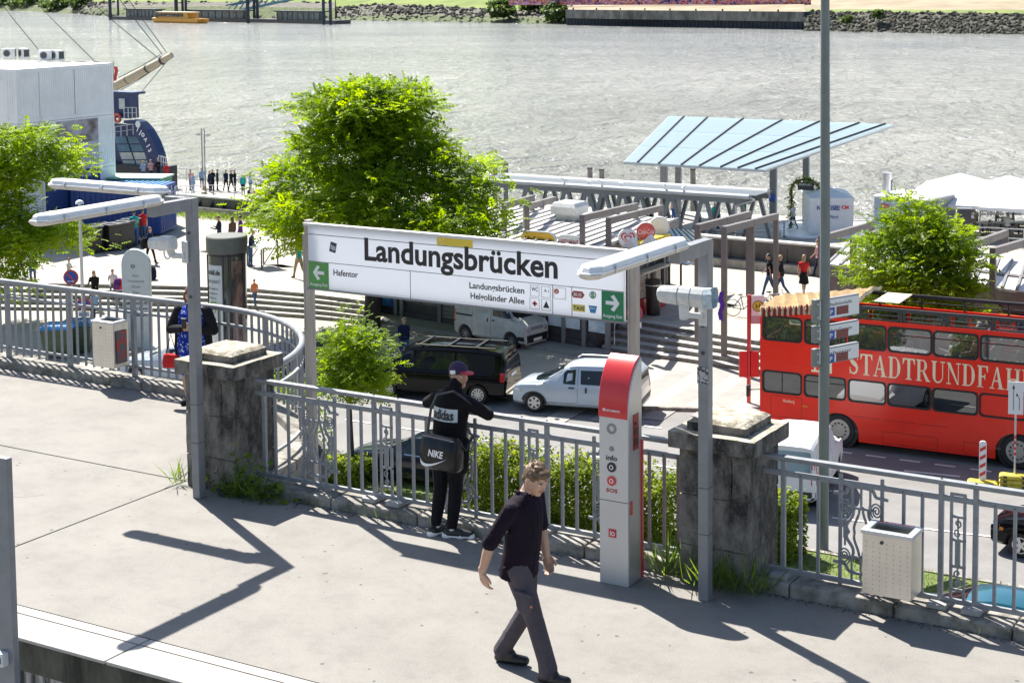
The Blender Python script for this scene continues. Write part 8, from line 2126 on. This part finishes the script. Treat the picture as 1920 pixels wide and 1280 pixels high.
pp=np.concatenate([NR.normal(size=(60,3))*np.array([.16,.05,.09])+np.array([x,y,z]) for x,y,z in ((-11.95,13.98,.1),(-11.75,14.02,.09),(-11.6,14.05,.1),(-12.1,13.95,.07),(-11.85,14.0,.32))])
pp[:,2]=np.abs(pp[:,2]);leaves('broad_leaf_weeds',None,pp,.075,LEAF_D,.8,.6,kind='stuff')
leaves('verge_grass',None,np.stack([NR.uniform(-40,2,9000),NR.uniform(36.35,38.25,9000),np.full(9000,ZS+.1)],1),.12,LEAF_D,.12,0,np.tile(np.array([[0,0,1.2]]),(9000,1)),'stuff')
leaves('wall_foot_grass',None,np.stack([NR.uniform(-66,-50,2500),NR.uniform(71.3,72.6,2500),np.full(2500,ZP)],1),.35,LEAF_D,.1,0,np.tile(np.array([[0,0,1.2]]),(2500,1)),'stuff')
# far bank trees and bushes
def fartree(label,px,py,rx,rz,base_pts,extra,n=900,size=1.5,grp='trees and bushes on the far bank',nm='far_bush'):
    p=beyond(px,py,base_pts,extra);k=abs((p-Vector((0,0,CAMH))).dot(CF))/FPX
    th=thing(nm,label,'bush',p,0,grp);r=(rx*k,rx*k*.8,rz*k)
    pts=clumps([((0,0,r[2]*.6),r),((-r[0]*.5,0,r[2]*.4),(r[0]*.6,r[1]*.6,r[2]*.6)),((r[0]*.5,0,r[2]*.35),(r[0]*.55,r[1]*.6,r[2]*.55))],30,n//30,r[0]*.16)
    leaves('crown',th,pts,size,LEAF_E,.8)
    b=MB();b.tube([(0,0,-1),(0,0,r[2])],[.35,.15],6);b.build('trunk',C_BARK,th)
for i,(px,py,rx,rz) in enumerate(((12,14,44,24),(70,15,50,24),(120,18,44,20),(165,20,34,22),(-50,13,50,26))):fartree('dark bush on the far bank at the left, %s from the picture corner' % ('first','second','third','fourth','just out of the picture left')[i] if i < 4 else 'dark bush on the far bank beyond the left picture edge',px,py,rx,rz,gp(px,py+6,ZW),18,3600,2.0)
for i,(px,py,rx,rz) in enumerate(((938,24,28,17),(1045,32,32,22),(1000,14,22,9))):fartree(('round dark bush on the far rock bank right of middle','big dark bush beside the left end of the far quay wall','small bush between the two far bushes')[i],px,py,rx,rz,gp(px,46,ZW),(22,10,36)[i])
for i,(px,py,rx,rz) in enumerate(((1588,40,12,8),(1646,30,11,8))):fartree(('small lighter bush on the far revetment near the mast','small bush on top of the far revetment, right of the mast')[i],px,py,rx,rz,gp(px,63,ZW),(9,14)[i],300,.9)
# ------------------------------------------------------------------ landing stage, gangway, canopy, boats
M_STEELG=mat('gangway_steel',(.2,.215,.23),.45,var=.1)
M_STEELL=mat('gangway_light',(.5,.52,.53),.5,var=.08)
stage=struct(MB().slab([(-130,98,ZQ-1.3),(-64,97,ZQ-1.3),(30,93.5,ZQ-1.3),(30,118,ZQ-1.3),(-28,118,ZQ-1.3),(-38,113.2,ZQ-1.3),(-64,109.5,ZQ-1.3),(-130,109,ZQ-1.3)],1.29).build('landing_stage',mat('stage_deck',(.36,.34,.31),.9,var=.12,scale=.6)))
def rails(label,pts,h=1.05,n=2):
    th=thing('deck_railing',label,'railing',pts[0],0,'white railings of the landing stage')
    for a,c in zip(pts[:-1],pts[1:]):
        a,c=Vector(a),Vector(c)
        for k in range(n):z=Vector((0,0,h*(k+1)/n));MB().bar(a+z,c+z,.05,.05).build('rail',C_WHITED,th,world=True)
        m=max(1,int((c-a).length/2))
        for i in range(m+1):p=a.lerp(c,i/m);MB().bar(p,p+Vector((0,0,h)),.05,.05).build('post',C_WHITED,th,world=True)
rails('thin railing at the water side behind the queueing people',[(-100,108.6,ZQ),(-84,108.9,ZQ),(-68,109.2,ZQ)])
rails('thin railing in front of the queueing people',[gp(330,374,ZQ),gp(400,372,ZQ),gp(480,378,ZQ)])
rails('white railing left of the fish tent',[gp(1400,447,ZQ),gp(1470,446,ZQ),gp(1515,440,ZQ)])
rails('white railing below the parasol terrace',[gp(1780,462,ZQ),gp(1850,462,ZQ),gp(1990,470,ZQ)],1.2)
# covered gangway: twin lattice girders along the stage
ga=thing('gangway','long grey covered gangway with V-shaped struts leading to the landing stage','gangway',(-48,91,ZQ))
def gy(px,py,t):return tp(px,py,t)
zt_=tp(1200,356,90).z;sL,sR=tp(905,340,90).x,tp(1408,366,90).x
for t,nm in ((90.0,'near_chord'),(92.8,'far_chord')):
    MB().box(sL,sR,t-.14,t+.14,zt_-.42,zt_-.02).build(nm,M_STEELG,ga,world=True)
    b=MB();b.tube([(sL,t-.22,zt_+.02),(sR,t-.22,zt_+.02)],.15,8);b.build('gutter',M_STEELL,ga,world=True)
    MB().box(sL,sR,t-.12,t+.12,-10.6,-10.3).build('bottom_chord',M_STEELG,ga,world=True)
MB().box(sL-.2,sR+.2,90.15,92.6,zt_+.02,zt_+.07).build('roof',mat('gangway_roof',(.1,.115,.125),.4,var=.1),ga,world=True)
for i,px in enumerate((990,1062,1102,1132,1167,1199,1258,1320,1385)):
    x=tp(px,365,90).x
    for t in (90.0,92.8):
        for s in (-1,1):MB().bar((x+s*.16,t,zt_-.4),(x+s*.95,t,-10.4),.2,.2).build('strut',M_STEELG,ga,world=True)
        MB().box(x-.28,x+.28,t-.12,t+.12,zt_-.6,zt_-.4).build('gusset',M_STEELG,ga,world=True)
MB().box(sL,sR,90.2,92.7,-10.45,-10.38).build('walkway_deck',C_DARK,ga,world=True)
b=MB();b.tube([(sR,89.8,zt_),(sR+.35,89.8,zt_-.15),(sR-.9,89.9,zt_-.55),(sR-.95,89.9,-10.3)],.07,6);b.build('downpipe',C_ALU,ga,world=True)
for i in range(40):
    if i == 0:bl=MB().box(0,.03,0,.03,0,1.05).build('baluster',C_DARK,ga);bl.location=(0,0,0);bl.location=Vector((sL+5,89.7,-10.4))-ga.location
    else:inst(bl,'baluster',ga,Vector((sL+5+i*.34,89.7,-10.4))-ga.location)
MB().bar((sL+5,89.7,-9.35),(sL+18.6,89.7,-9.35),.06,.06).build('handrail',C_DARK,ga,world=True)
for i,px in enumerate((1060,1105,1130,1165,1248,1283)):
    q=tp(px,351,90);th=thing('gull',('white gull perched on the gangway roof, farthest left','second white gull from the left on the gangway roof','third white gull from the left on the gangway roof','fourth gull on the gangway roof, before the canopy','fifth gull on the gangway roof under the canopy','gull nearest the right end of the gangway roof')[i],'gull',(q.x,89.9,zt_+.17),RND.uniform(0,6),'gulls on the gangway roof')
    b=MB();b.loft([[(x,y*w,z+zz*w) for y,zz in ((1,0),(.7,.7),(0,1),(-.7,.7),(-1,0),(-.7,-.7),(0,-1),(.7,-.7))] for x,w,z in ((-.24,.02,.14),(-.12,.07,.15),(.05,.09,.17),(.14,.06,.22),(.17,.05,.29),(.22,.05,.3),(.25,.02,.29))]);b.build('body',C_PWHITE,th,smooth=60)
    for y in (-.03,.03):MB().bar((0,y,0),(0,y,.1),.012,.012).build('leg',C_AMBER,th)
# mooring piles beyond the gangway
for i,(px,y0,y1,lab) in enumerate(((928,308,345,'left pile of the pair beside the big tree'),(948,308,345,'right pile of the pair beside the big tree'),(1106,316,350,'left pile of the pair above the gangway'),(1128,319,352,'right pile of the pair above the gangway'),(1299,318,440,'tall mooring pile under the left part of the canopy'),(1667,340,372,'short mooring pile beside the blue kiosk chimney'))):
    a=tp(px,y0,112.5);th=thing('mooring_pile','grey mooring pile, '+lab,'pile',(a.x,112.5,ZW),0,'mooring piles')
    b=MB();b.tube([(a.x,112.5,ZW-1),(a.x,112.5,a.z)],.2,10);b.build('pile',C_CONC,th,world=True,smooth=50);b=MB();b.tube([(a.x,112.5,a.z),(a.x,112.5,a.z+.08)],.23,10);b.build('cap',C_DARK,th,world=True)
# glass canopy: panes between radiating bars
cn=thing('glass_canopy','large tilted glass canopy with fanned dark glazing bars over the landing stage','canopy',(-46,107,ZQ))
A0,A1=tp(1170,304,102),tp(1432,319,102);B0,B1=tp(1255,218,112),tp(1676,234,112)
fa=[0,.1,.255,.42,.55,.7,.82,.94,1.0];fb=[0,.07,.18,.345,.52,.685,.855,.965,1.0]
PANE=glass('canopy_glass',(.74,.93,1.0),-.12,.05,.62,.95)
for i in range(len(fa)-1):
    a,c,d,e=A0.lerp(A1,fa[i]),A0.lerp(A1,fa[i+1]),B0.lerp(B1,fb[i+1]),B0.lerp(B1,fb[i])
    for k in range(3):
        q=[a.lerp(e,k/3),c.lerp(d,k/3),c.lerp(d,(k+1)/3-.004),a.lerp(e,(k+1)/3-.004)]
        MB().slab(q,.03).build('pane',PANE,cn,world=True)
    if i:MB().bar(a+Vector((0,0,.07)),e+Vector((0,0,.07)),.09,.1).build('glazing_bar',C_DARK,cn,world=True)
for a,c in ((A0,A1),(A1,B1),(A0,B0),(B0,B1)):MB().bar(a-Vector((0,0,.07)),c-Vector((0,0,.07)),.1 if a is not A1 else .16,.14).build('edge_beam',M_STEELL,cn,world=True)
for k in range(7):   # white printed bands under the glass
    f=.12+k*.12;p,q=A0.lerp(B0,f),A1.lerp(B1,f);MB().bar(p.lerp(q,.03)-Vector((0,0,.12)),p.lerp(q,.5+.05*math.sin(k*2))-Vector((0,0,.12)),.5,.02).build('louvre',M_STEELL,cn,world=True)
for px,py,w in ((1245,402,.45),(1272,400,.4),(1450,414,.45),(1511,420,.4)):
    p=gp(px,py,ZQ); 
    n_=(A1-A0).cross(B0-A0);zt2=A0.z-((p.x-A0.x)*n_.x+(p.y-A0.y)*n_.y)/n_.z-.25
    MB().bar(p,(p.x,p.y,zt2),w,w*.8,up=(0,1,0)).build('column',C_GREY,cn,world=True);MB().bar((p.x+w*.4,p.y,ZQ),(p.x+w*.4,p.y,zt2+.2),.16,.16).build('column_tube',M_STEELL,cn,world=True)
p=gp(1450,414,ZQ);q=tp(1448,371,p.y-.3);MB().box(q.x-.24,q.x+.24,q.y-.03,q.y,q.z-.25,q.z+.25).build('blue_notice',C_BLUE,cn,world=True)
# garland arch
p=gp(1510,428,ZQ);ar=thing('garland_arch','leafy garland arch with a dark hanging sign','arch',p)
P0,P1=tp(1483,400,p.y),tp(1537,362,p.y);w=(tp(1536,400,p.y).x-P0.x)/2;zt3=tp(1510,336,p.y).z-ZQ;arc_=[(-w,0,0),(-w,0,zt3-.7)]+[(-w*math.cos(a),0,zt3-.7+.7*math.sin(a)) for a in [PI*i/8 for i in range(1,9)]]+[(w,0,0)]
b=MB();b.tube(arc_,.06,6);b.build('hoop',C_DARK,ar)
gpts=[]
for a,c in zip(arc_[:-1],arc_[1:]):
    for i in range(int((Vector(c)-Vector(a)).length*130)):q=Vector(a).lerp(Vector(c),RND.random());gpts.append((q.x+RND.gauss(0,.1),q.y+RND.gauss(0,.1),q.z+RND.gauss(0,.1)))
leaves('garland',ar,np.array(gpts),.2,LEAF_C,.5)
o=MB().box(-.55,.6,-.06,0,zt3-.75,zt3-.2).build('hanging_sign',C_DARK,ar);text('EINFAHRT',.18,o,(-.45,-.065,zt3-.45),C_PWHITE,width=.95,world=False)
# fish tent on a white barge
c0=gp(1519,440,ZQ);c1=gp(1600,440,ZQ);te=thing('fish_tent','white market tent with blue and red fish lettering beside the mast','tent',c0,0)
L=(c1-c0).length;ang_=math.atan2(c1.y-c0.y,c1.x-c0.x);T=Matrix.Translation(c0) @ Matrix.Rotation(ang_,4,'Z');ht=tp(1519,372,c0.y).z-ZQ;D=4.2
M_TENT=mat('tent_cloth',(.74,.75,.77),.7,var=.05,scale=1.5,bump=.25,bscale=3)
b=MB(T);b.loft([[(0,0,z),(L,0,z),(L,D,z),(0,D,z)] for z in (0.02,ht)]);b.build('walls',M_TENT,te,world=True)
b=MB(T);b.loft([[(L/2+(x-L/2)*k,D/2+(y-D/2)*k,z) for x,y in ((-.06,-.06),(L+.06,-.06),(L+.06,D+.06),(-.06,D+.06))] for k,z in ((1,ht-.18),(1,ht+.02),(.03,ht+.5))]);b.build('roof',M_TENT,te,world=True)
xd=Vector((math.cos(ang_),math.sin(ang_),0))
text('NORDSEE',.3,te,T @ Vector((.45,-.05,ht*.68)),mat('nordsee_blue',(.03,.05,.3),.5,var=0),xd=xd,width=L*.52,bold=.03);text('Echt Fisch',.22,te,T @ Vector((.7,-.05,ht*.45)),mat('nordsee_blue',(.03,.05,.3),.5,var=0),xd=xd,width=L*.4,shear=.4)
def fish(parent,c,u,k,n):
    pts=[(-.5,0),(-.35,.2),(0,.28),(.3,.12),(.5,.26),(.5,-.26),(.3,-.12),(0,-.28),(-.35,-.2)]
    vs=[c+u*(a*k)+Vector((0,0,d*k))+n*.02 for a,d in pts];b=MB();b.add(vs+[v-n*.01 for v in vs],[tuple(range(9))]);o=b.build('fish_emblem',C_RED,parent,world=True)
    vs=[c+u*(a*k*.5-.05*k)+Vector((0,0,d*k*.5))+n*.03 for a,d in pts[:3]+pts[-2:]+[]];b=MB();b.add(vs,[tuple(range(len(vs)))]);b.build('fish_eye',C_PWHITE,o,world=True,fix=False)
fish(te,T @ Vector((L*.8,-.05,ht*.75)),xd,L*.17,Vector((xd.y,-xd.x,0)))
bg_=thing('white_barge','white rounded barge hull under the fish tent','barge',gp(1570,462,ZQ))
b=MB(T);b.loft([[(x,y,z) for x,y in rrect(-1.9*k,L+4,-2.2*k,6,1.6,5)] for k,z in ((.85,-1.2),(1,.0))]);b.build('hull',C_WHITE,bg_,world=True,smooth=40)
b=MB(T);b.ring(rrect(-1.95,L+4.05,-2.25,6.05,1.6,5),rrect(-1.8,L+3.9,-2.1,5.9,1.5,5),.0,.12,'xy');b.build('gunwale',M_STEELL,bg_,world=True)
# pale blue restaurant kiosk with chimney
k0,k1=gp(1639,452,ZQ),gp(1740,462,ZQ);rk=thing('restaurant_kiosk','pale blue panelled restaurant kiosk with a red fish emblem','kiosk',k0)
hk=tp(1640,370,k0.y).z-ZQ;d=(k1-k0).normalized();n_=Vector((d.y,-d.x,0))
M_PB=mat('pale_blue_panel',(.33,.42,.5),.45,var=.05)
b=MB();b.slab([k0,k1,k1-n_*4,k0-n_*4],hk-.02);b.build('core',C_GREY,rk,world=True)
for i in range(4):
    for j in range(2):
        a,c=k0.lerp(k1,j*.5+.004),k0.lerp(k1,(j+1)*.5-.004);z=hk*i/4
        b=MB();b.bar(a+n_*.03+Vector((0,0,z+hk/8)),c+n_*.03+Vector((0,0,z+hk/8)),.06,hk/4-.05);b.build('panel',M_PB,rk,world=True)
b=MB();b.slab([v+Vector((0,0,hk)) for v in (k0+n_*.1-d*.1,k1+n_*.1,k1-n_*4,k0-n_*4-d*.1)],.12);b.build('roof',C_WHITE,rk,world=True)
fish(rk,k0.lerp(k1,.2)+n_*.08+Vector((0,0,hk*.82)),d,.62,n_)
p=k0+d*.1-n_*1.5;zc=tp(1640,322,p.y).z;b=MB();b.lathe([(.26,ZQ+1),(.26,zc-.5),(.32,zc-.5),(.32,zc)],14,(p.x,p.y,0));b.build('chimney',C_ALU,rk,world=True,smooth=40)
# parasol terrace
M_PAR=mat('parasol_white',(.8,.8,.8),.8,var=.03)
i=0
for row,(yb,sc) in enumerate(((352,1),(364,1))):
    for k in range(4):
        px=(1800+k*92,1838+k*92)[row];t=(115.5,109.5)[row];c=tp(px,yb,t);w=2.75
        lab='%s white square parasol over the terrace, %s row' % (('leftmost','second','third','rightmost')[k],('water side','near')[row])
        if i == 0:
            pa=thing('parasol',lab,'parasol',(c.x,t,ZQ),rad(8),'white parasols on the terrace');h=c.z-ZQ
            b=MB();b.loft([[(x*q,y*q,z) for x,y in ((-w,-w),(w,-w),(w,w),(-w,w))] for q,z in ((1,h-.22),(1.0,h),(.5,h+.5),(.03,h+1.0))]);b.build('canopy',M_PAR,pa)
            b=MB();b.tube([(0,0,0),(0,0,h+.3)],.05,8);b.build('pole',C_ALU,pa);MB().box(-.4,.4,-.4,.4,0,.1).build('base',C_DARK,pa)
        else:dup(pa,(c.x,t,ZQ),rad(8),lab)
        i += 1
M_WOOD=mat('table_wood',(.3,.25,.19),.6,var=.2,scale=8)
i=0
for r in range(3):
    for k in range(7):
        p=gp(1722+k*34+r*9,404+r*17,ZQ);lab='%s table from the left in the %s table row on the terrace' % (('first','second','third','fourth','fifth','sixth','seventh')[k],('far','middle','near')[r])
        if i == 0:
            tb=thing('terrace_table',lab,'table',p,.2,'tables on the terrace')
            MB().box(-.55,.55,-.4,.4,.72,.76).build('tabletop',C_WHITED,tb);MB().box(-.05,.05,-.05,.05,0,.72).build('leg',C_DARK,tb)
            ch=thing('terrace_chair','wicker terrace chair','chair',p+Vector((.9,0,0)),0,'chairs on the terrace')
            b=MB();b.box(-.25,.25,-.25,.25,.38,.46);b.build('seat',M_WOOD,ch);MB().box(.2,.26,-.25,.25,.46,.9).build('backrest',M_WOOD,ch)
            for x in (-.22,.22):
                for y in (-.22,.22):MB().box(x-.02,x+.02,y-.02,y+.02,0,.38).build('leg',C_DARK,ch)
            ch['label']='wooden chair at the right side of the terrace table nearest the kiosk'
        else:
            t2=dup(tb,p,.2+RND.uniform(-.1,.1),lab);c2=dup(ch,p+Vector((RND.choice((-.9,.9)),RND.uniform(-.2,.2),0)),RND.choice((0,PI)),'wooden chair at the '+lab.replace(' on the terrace',''))
        i += 1
p=gp(1807,470,ZQ);td=thing('info_stele','tall dark grey stele in front of the terrace','stele',p,rad(20));hh_=tp(1807,392,p.y).z-ZQ;MB().box(-.42,.42,-.18,.18,0,hh_).build('body',C_DARK,td,bev=.02);MB().box(-.45,.45,-.2,.2,hh_,hh_+.06).build('cap',C_GREY,td)
# twin lamp mast on the stage
p=gp(383,352,ZQ);tw=thing('twin_lamp_mast','slim twin pole lamp mast among the queueing people','lamp mast',p);hm=tp(382,241,p.y).z-ZQ
for x in (-.14,.14):MB().cyl((x,0,0),(x,0,hm),.06,.05,8).build('pole',C_GREY,tw)
for s in (-1,1):b=MB();b.loft([[(s*x,y*w,hm-.55+z*w) for y,z in ((-1,0),(0,1),(1,0),(0,-.5))] for x,w in ((.25,.05),(.4,.12),(.75,.1),(.8,.03))]);b.build('lamp_head',C_DARK,tw)
# blue ship with arched stern
sh_=thing('blue_ship','dark blue excursion ship with arched stern and lettering beside the white containers','ship',(-96,104,ZW));TY=103.0
M_SHIP=mat('ship_navy',(.006,.03,.12),.35,var=.1,coat=.3)
S2=lambda px,py:(tp(px,py,TY).x,tp(px,py,TY).z)
ou=[S2(*q) for q in ((232,226),(250,225),(262,229),(275,243),(287,264),(296,288),(301,316))];inn_=[S2(*q) for q in ((232,231),(243,233),(250,247),(259,262),(268,280),(276,300),(282,316))]
for k in range(6):
    b=MB();b.prism([ou[k],ou[k+1],inn_[k+1],inn_[k]],TY,TY+.9,'xz');b.build('arch_shell',M_SHIP,sh_,world=True)
x0_,z0_=S2(205,320);x1_,z1_=S2(305,312);MB().box(x0_-8,x1_+.3,TY-.6,TY+1.4,ZW-.5,z1_-.02).build('hull',mat('ship_black',(.02,.022,.03),.4,var=.1),sh_,world=True)
MB().prism([S2(205,316),S2(281,316),S2(268,280),S2(245,236),S2(205,232)],TY+.5,TY+.7,'xz').build('bulkhead',M_SHIP,sh_,world=True)
for r in range(4):
    for c_ in range(2):
        y0_,y1_=257+r*15,270+r*15;xa=(213,238)[c_]+r*5.2-2;xb=xa+22
        b=MB();b.prism([S2(xa,y1_),S2(xb,y1_),S2(xb-4,y0_),S2(xa-4,y0_)],TY+.4,TY+.49,'xz');b.build('window',mat('ship_glass',(.06,.16,.24),.08,var=.3,scale=.4,coat=.5) if r < 2 else mat('ship_glass_bright',(.5,.55,.5),.1,var=.25,scale=.8,coat=.5),sh_,world=True)
a,c=S2(206,222);a2,c2=S2(234,178);o=MB().box(a-4,a2,TY+.5,TY+1.6,c,c2).build('wheelhouse',M_SHIP,sh_,world=True);q0,q1=S2(216,205),S2(226,186);MB().box(q0[0],q1[0],TY+.45,TY+.5,q0[1],q1[1]).build('window',MATS['ship_glass_bright'],o,world=True);MB().box(a2-4,a2+.6,TY+.3,TY+1.8,c2,c2+.2).build('wheelhouse_roof',M_SHIP,o,world=True)
def shrail(p,q,h=12):
    a,c=Vector((S2(*p)[0],TY,S2(*p)[1])),Vector((S2(*q)[0],TY,S2(*q)[1]));u=Vector((0,0,.9))
    th=MB();th.bar(a+u,c+u,.05,.05);th.bar(a+u*.5,c+u*.5,.03,.03)
    for i in range(4):w=a.lerp(c,i/3);th.bar(w,w+u,.05,.05)
    th.build('deck_rail',C_WHITED,sh_,world=True)
shrail((233,222),(256,222));shrail((216,258),(250,253));shrail((298,312),(311,316))
for i in range(9):q=S2(267+i*1.6,264+i*6);MB().box(q[0]-.3,q[0]+.3,TY+.3,TY+.5,q[1]-.04,q[1]+.04).build('stair_tread',C_GREY,sh_,world=True)
b=MB();ctr=S2(215,222);b.ring(circ(*ctr,.42,14),circ(*ctr,.24,14),TY+.2,TY+.4,'xz');b.build('lifebuoy',mat('buoy',(.6,.12,.1),.5,var=.2,scale=3),sh_,world=True)
for i,chh in enumerate('tivoli'):
    q0=Vector(S2(*((293,284),(289.5,273),(285,263),(279.5,254),(273,246),(267,239))[i]));q1=Vector(S2(*((289,273),(285,263),(279,254),(273,246),(266,239),(260,234))[i]));d2=(q1-q0).normalized()
    text(chh,.5,sh_,(q0.x-.25*d2.y-.25,TY-.02,q0.y+.0),C_PWHITE,xd=(d2.x,0,d2.y),yd=(-d2.y,0,d2.x),bold=.03)
q=S2(262,231);b=MB();b.prism(circ(q[0]-.2,q[1]-.1,.3,6),TY-.03,TY,'xz');b.build('flower_mark',C_PWHITE,sh_,world=True)
# bowsprit with rigging of the sailing ship
a,c=tp(205,168,118),tp(322,104,118);bo=thing('bowsprit','cream bowsprit of a sailing ship with rigging wires pointing right','bowsprit',a)
b=MB();b.tube([a,a.lerp(c,.55),c],[.46,.4,.28],12);b.build('spar',mat('cream_spar',(.55,.46,.32),.5,var=.1),bo,world=True,smooth=60)
for f in (.3,.62,.85):p=a.lerp(c,f);d=(c-a).normalized();b=MB();b.cyl(p-d*.08,p+d*.08,.44,.42,12);b.build('band',C_DARK,bo,world=True)
wires=[((312,98),(200,-60)),((304,102),(180,-60)),((295,108),(120,-40)),((316,112),(236,204)),((300,124),(214,172)),((290,130),(225,170)),((75,97),(-30,-35)),((180,118),(20,-45)),((300,103),(222,146))]
for p,q in wires:
    A_,B_=tp(*p,117.5),tp(*q,116);b=MB();b.tube([A_,A_.lerp(B_,.5)-Vector((0,0,.1)),B_],.035,5);b.build('wire',C_DARK,bo,world=True)
p=tp(213,125,112);fg=thing('red_flag','small red flag hanging beside the container corner','flag',p);b=MB();b.loft([[(x+.06*math.sin(z*4),.05*math.sin(z*3),-z),(x+.45-.1*z+.06*math.sin(z*4),.05*math.sin(z*3)+.02,-z)] for x,z in ((0,0),(.02,.4),(0,.9),(.05,1.3))],closed=False,caps=False);b.build('cloth',C_RED,fg);MB().cyl((-.03,0,-1.6),(-.03,0,.5),.03,.03,6).build('staff',C_DARK,fg)
# far pier with huts, piles, blue access bridge; yellow ferry in front
pA,pB=gp(207,37,ZW),gp(628,46,ZW);pr=thing('far_pier','dark floating pier with glass shelters across the river','pier',pA.lerp(pB,.5));d=(pB-pA).normalized();nn=Vector((d.y,-d.x,0))
b=MB();b.bar(pA-nn*4+Vector((0,0,.3)),pB-nn*4+Vector((0,0,.3)),8,2.4);b.build('float',C_DARK,pr,world=True)
M_HUT=mat('shelter_glass',(.2,.26,.27),.3,col2=(.07,.08,.08),scale=.5)
for f0,f1 in ((.07,.22),(.37,.62),(.76,.93)):
    a,c=pA.lerp(pB,f0)-nn*3,pA.lerp(pB,f1)-nn*3;b=MB();b.bar(a+Vector((0,0,3)),c+Vector((0,0,3)),3,3);o=b.build('shelter',M_HUT,pr,world=True);b=MB();b.bar(a-d+Vector((0,0,4.8)),c+d+Vector((0,0,4.8)),5,.5);b.build('shelter_roof',C_DARK,o,world=True)
    for i in range(9):q=a.lerp(c,i/8)+nn*1.55;MB().bar(q+Vector((0,0,1.5)),q+Vector((0,0,4.5)),.3,.2).build('mullion',C_DARK,o,world=True)
for i,(px,py,w) in enumerate(((207,38,6),(222,36,4),(331,40,7),(343,40,5),(349,40,5),(465,44,7),(477,42,5),(483,42,6),(607,47,6),(620,47,6))):
    p=gp(px,py,ZW);k=abs((p-Vector((0,0,CAMH))).dot(CF))/FPX;th=thing('pier_pile','tall dark guide pile of the far pier, %s from the left' % ('first','second','third','fourth','fifth','sixth','seventh','eighth','ninth','tenth')[i],'pile',p,0,'guide piles of the far pier')
    b=MB();b.tube([(0,0,-1),(0,0,14)],w*k*.5,10);b.build('tube',M_PILE,th,smooth=50);b=MB();b.tube([(0,0,2.2),(0,0,2.8)],w*k*.65,10);b.build('collar',C_DARK,th)
a,c=gp(430,40,ZW)+Vector((0,0,3.5)),beyond(572,-6,gp(560,44,ZW),40);ab=thing('access_bridge','light blue lattice access bridge of the far pier','bridge',a);M_LB=mat('bridge_blue',(.16,.33,.42),.5,var=.08)
for s in (-1,1):
    for z in (0,3.2):MB().bar(a+nn*s*1.6+Vector((0,0,z)),c+nn*s*1.6+Vector((0,0,z)),.6,.6).build('chord',M_LB,ab,world=True)
    for i in range(12):MB().bar(a.lerp(c,i/12)+nn*s*1.6,a.lerp(c,(i+1)/12)+nn*s*1.6+Vector((0,0,3.2)),.3,.3).build('lattice_bar',M_LB,ab,world=True)
b=MB();b.bar(a,c,3,.3);b.build('deck',M_LB,ab,world=True);b=MB();b.bar(a+Vector((0,0,3.6)),a.lerp(c,.5)+Vector((0,0,3.6)),3.6,.2);b.build('roof',M_LB,ab,world=True)
a,c=gp(306,42,ZW),gp(420,43,ZW);fe=thing('yellow_ferry','orange yellow harbour ferry moored at the far pier','ferry',a.lerp(c,.5)+nn*3);L=(c-a).length;T=Matrix.Translation(a+nn*3) @ Matrix.Rotation(math.atan2(d.y,d.x),4,'Z');M_FE=mat('ferry_orange',(.62,.3,.04),.4,var=.06)
b=MB(T);b.loft([[(x0_,-w,z),(x1_,-w,z),(x1_+.5,0,z),(x1_,w,z),(x0_,w,z),(x0_-2.2*k,0,z+.2*k)] for x0_,x1_,w,z,k in ((1.5,L-1,2.2,-.3,.5),(.8,L-.6,2.7,.9,.8),(.2,L,2.8,1.9,1.2))]);b.build('hull',M_FE,fe,world=True)
b=MB(T);b.loft([[(x,-2.3*w,z),(x2,-2.3*w,z),(x2,2.3*w,z),(x,2.3*w,z)] for x,x2,z,w in ((2.2,L*.78,1.9,1),(2.9,L*.74,4.3,.9))]);b.build('cabin',M_FE,fe,world=True);b=MB(T);b.box(2.4,L*.82,-2.3,2.3,4.3,4.65);b.build('roof',mat('ferry_roof',(.75,.68,.5),.5),fe,world=True)
for i in range(6):b=MB(T);b.box(4.6+i*(L*.09),4.6+i*(L*.09)+L*.075,-2.42,-2.2,2.6,3.9);b.build('window',C_GLASSD,fe,world=True)
b=MB(T);b.box(2.5,4.2,-2.4,2.4,2.2,4.1);b.build('bridge_window',C_GLASSD,fe,world=True);b=MB(T);b.box(L*.8,L*.97,-2.2,2.2,1.9,2.0);b.bar((L*.84,-2.2,3.0),(L*.98,-2.2,3.0),.2,.2);b.bar((L*.97,-2.2,1.9),(L*.97,-2.2,4.2),.4,.4);b.bar((L*.8,-2.2,4.2),(L*.98,-2.2,4.2),.3,.3);b.build('stern_rails',M_FE,fe,world=True)
for o in list(TMP.collection.objects):TMP.collection.objects.unlink(o)
bpy.data.scenes.remove(TMP)
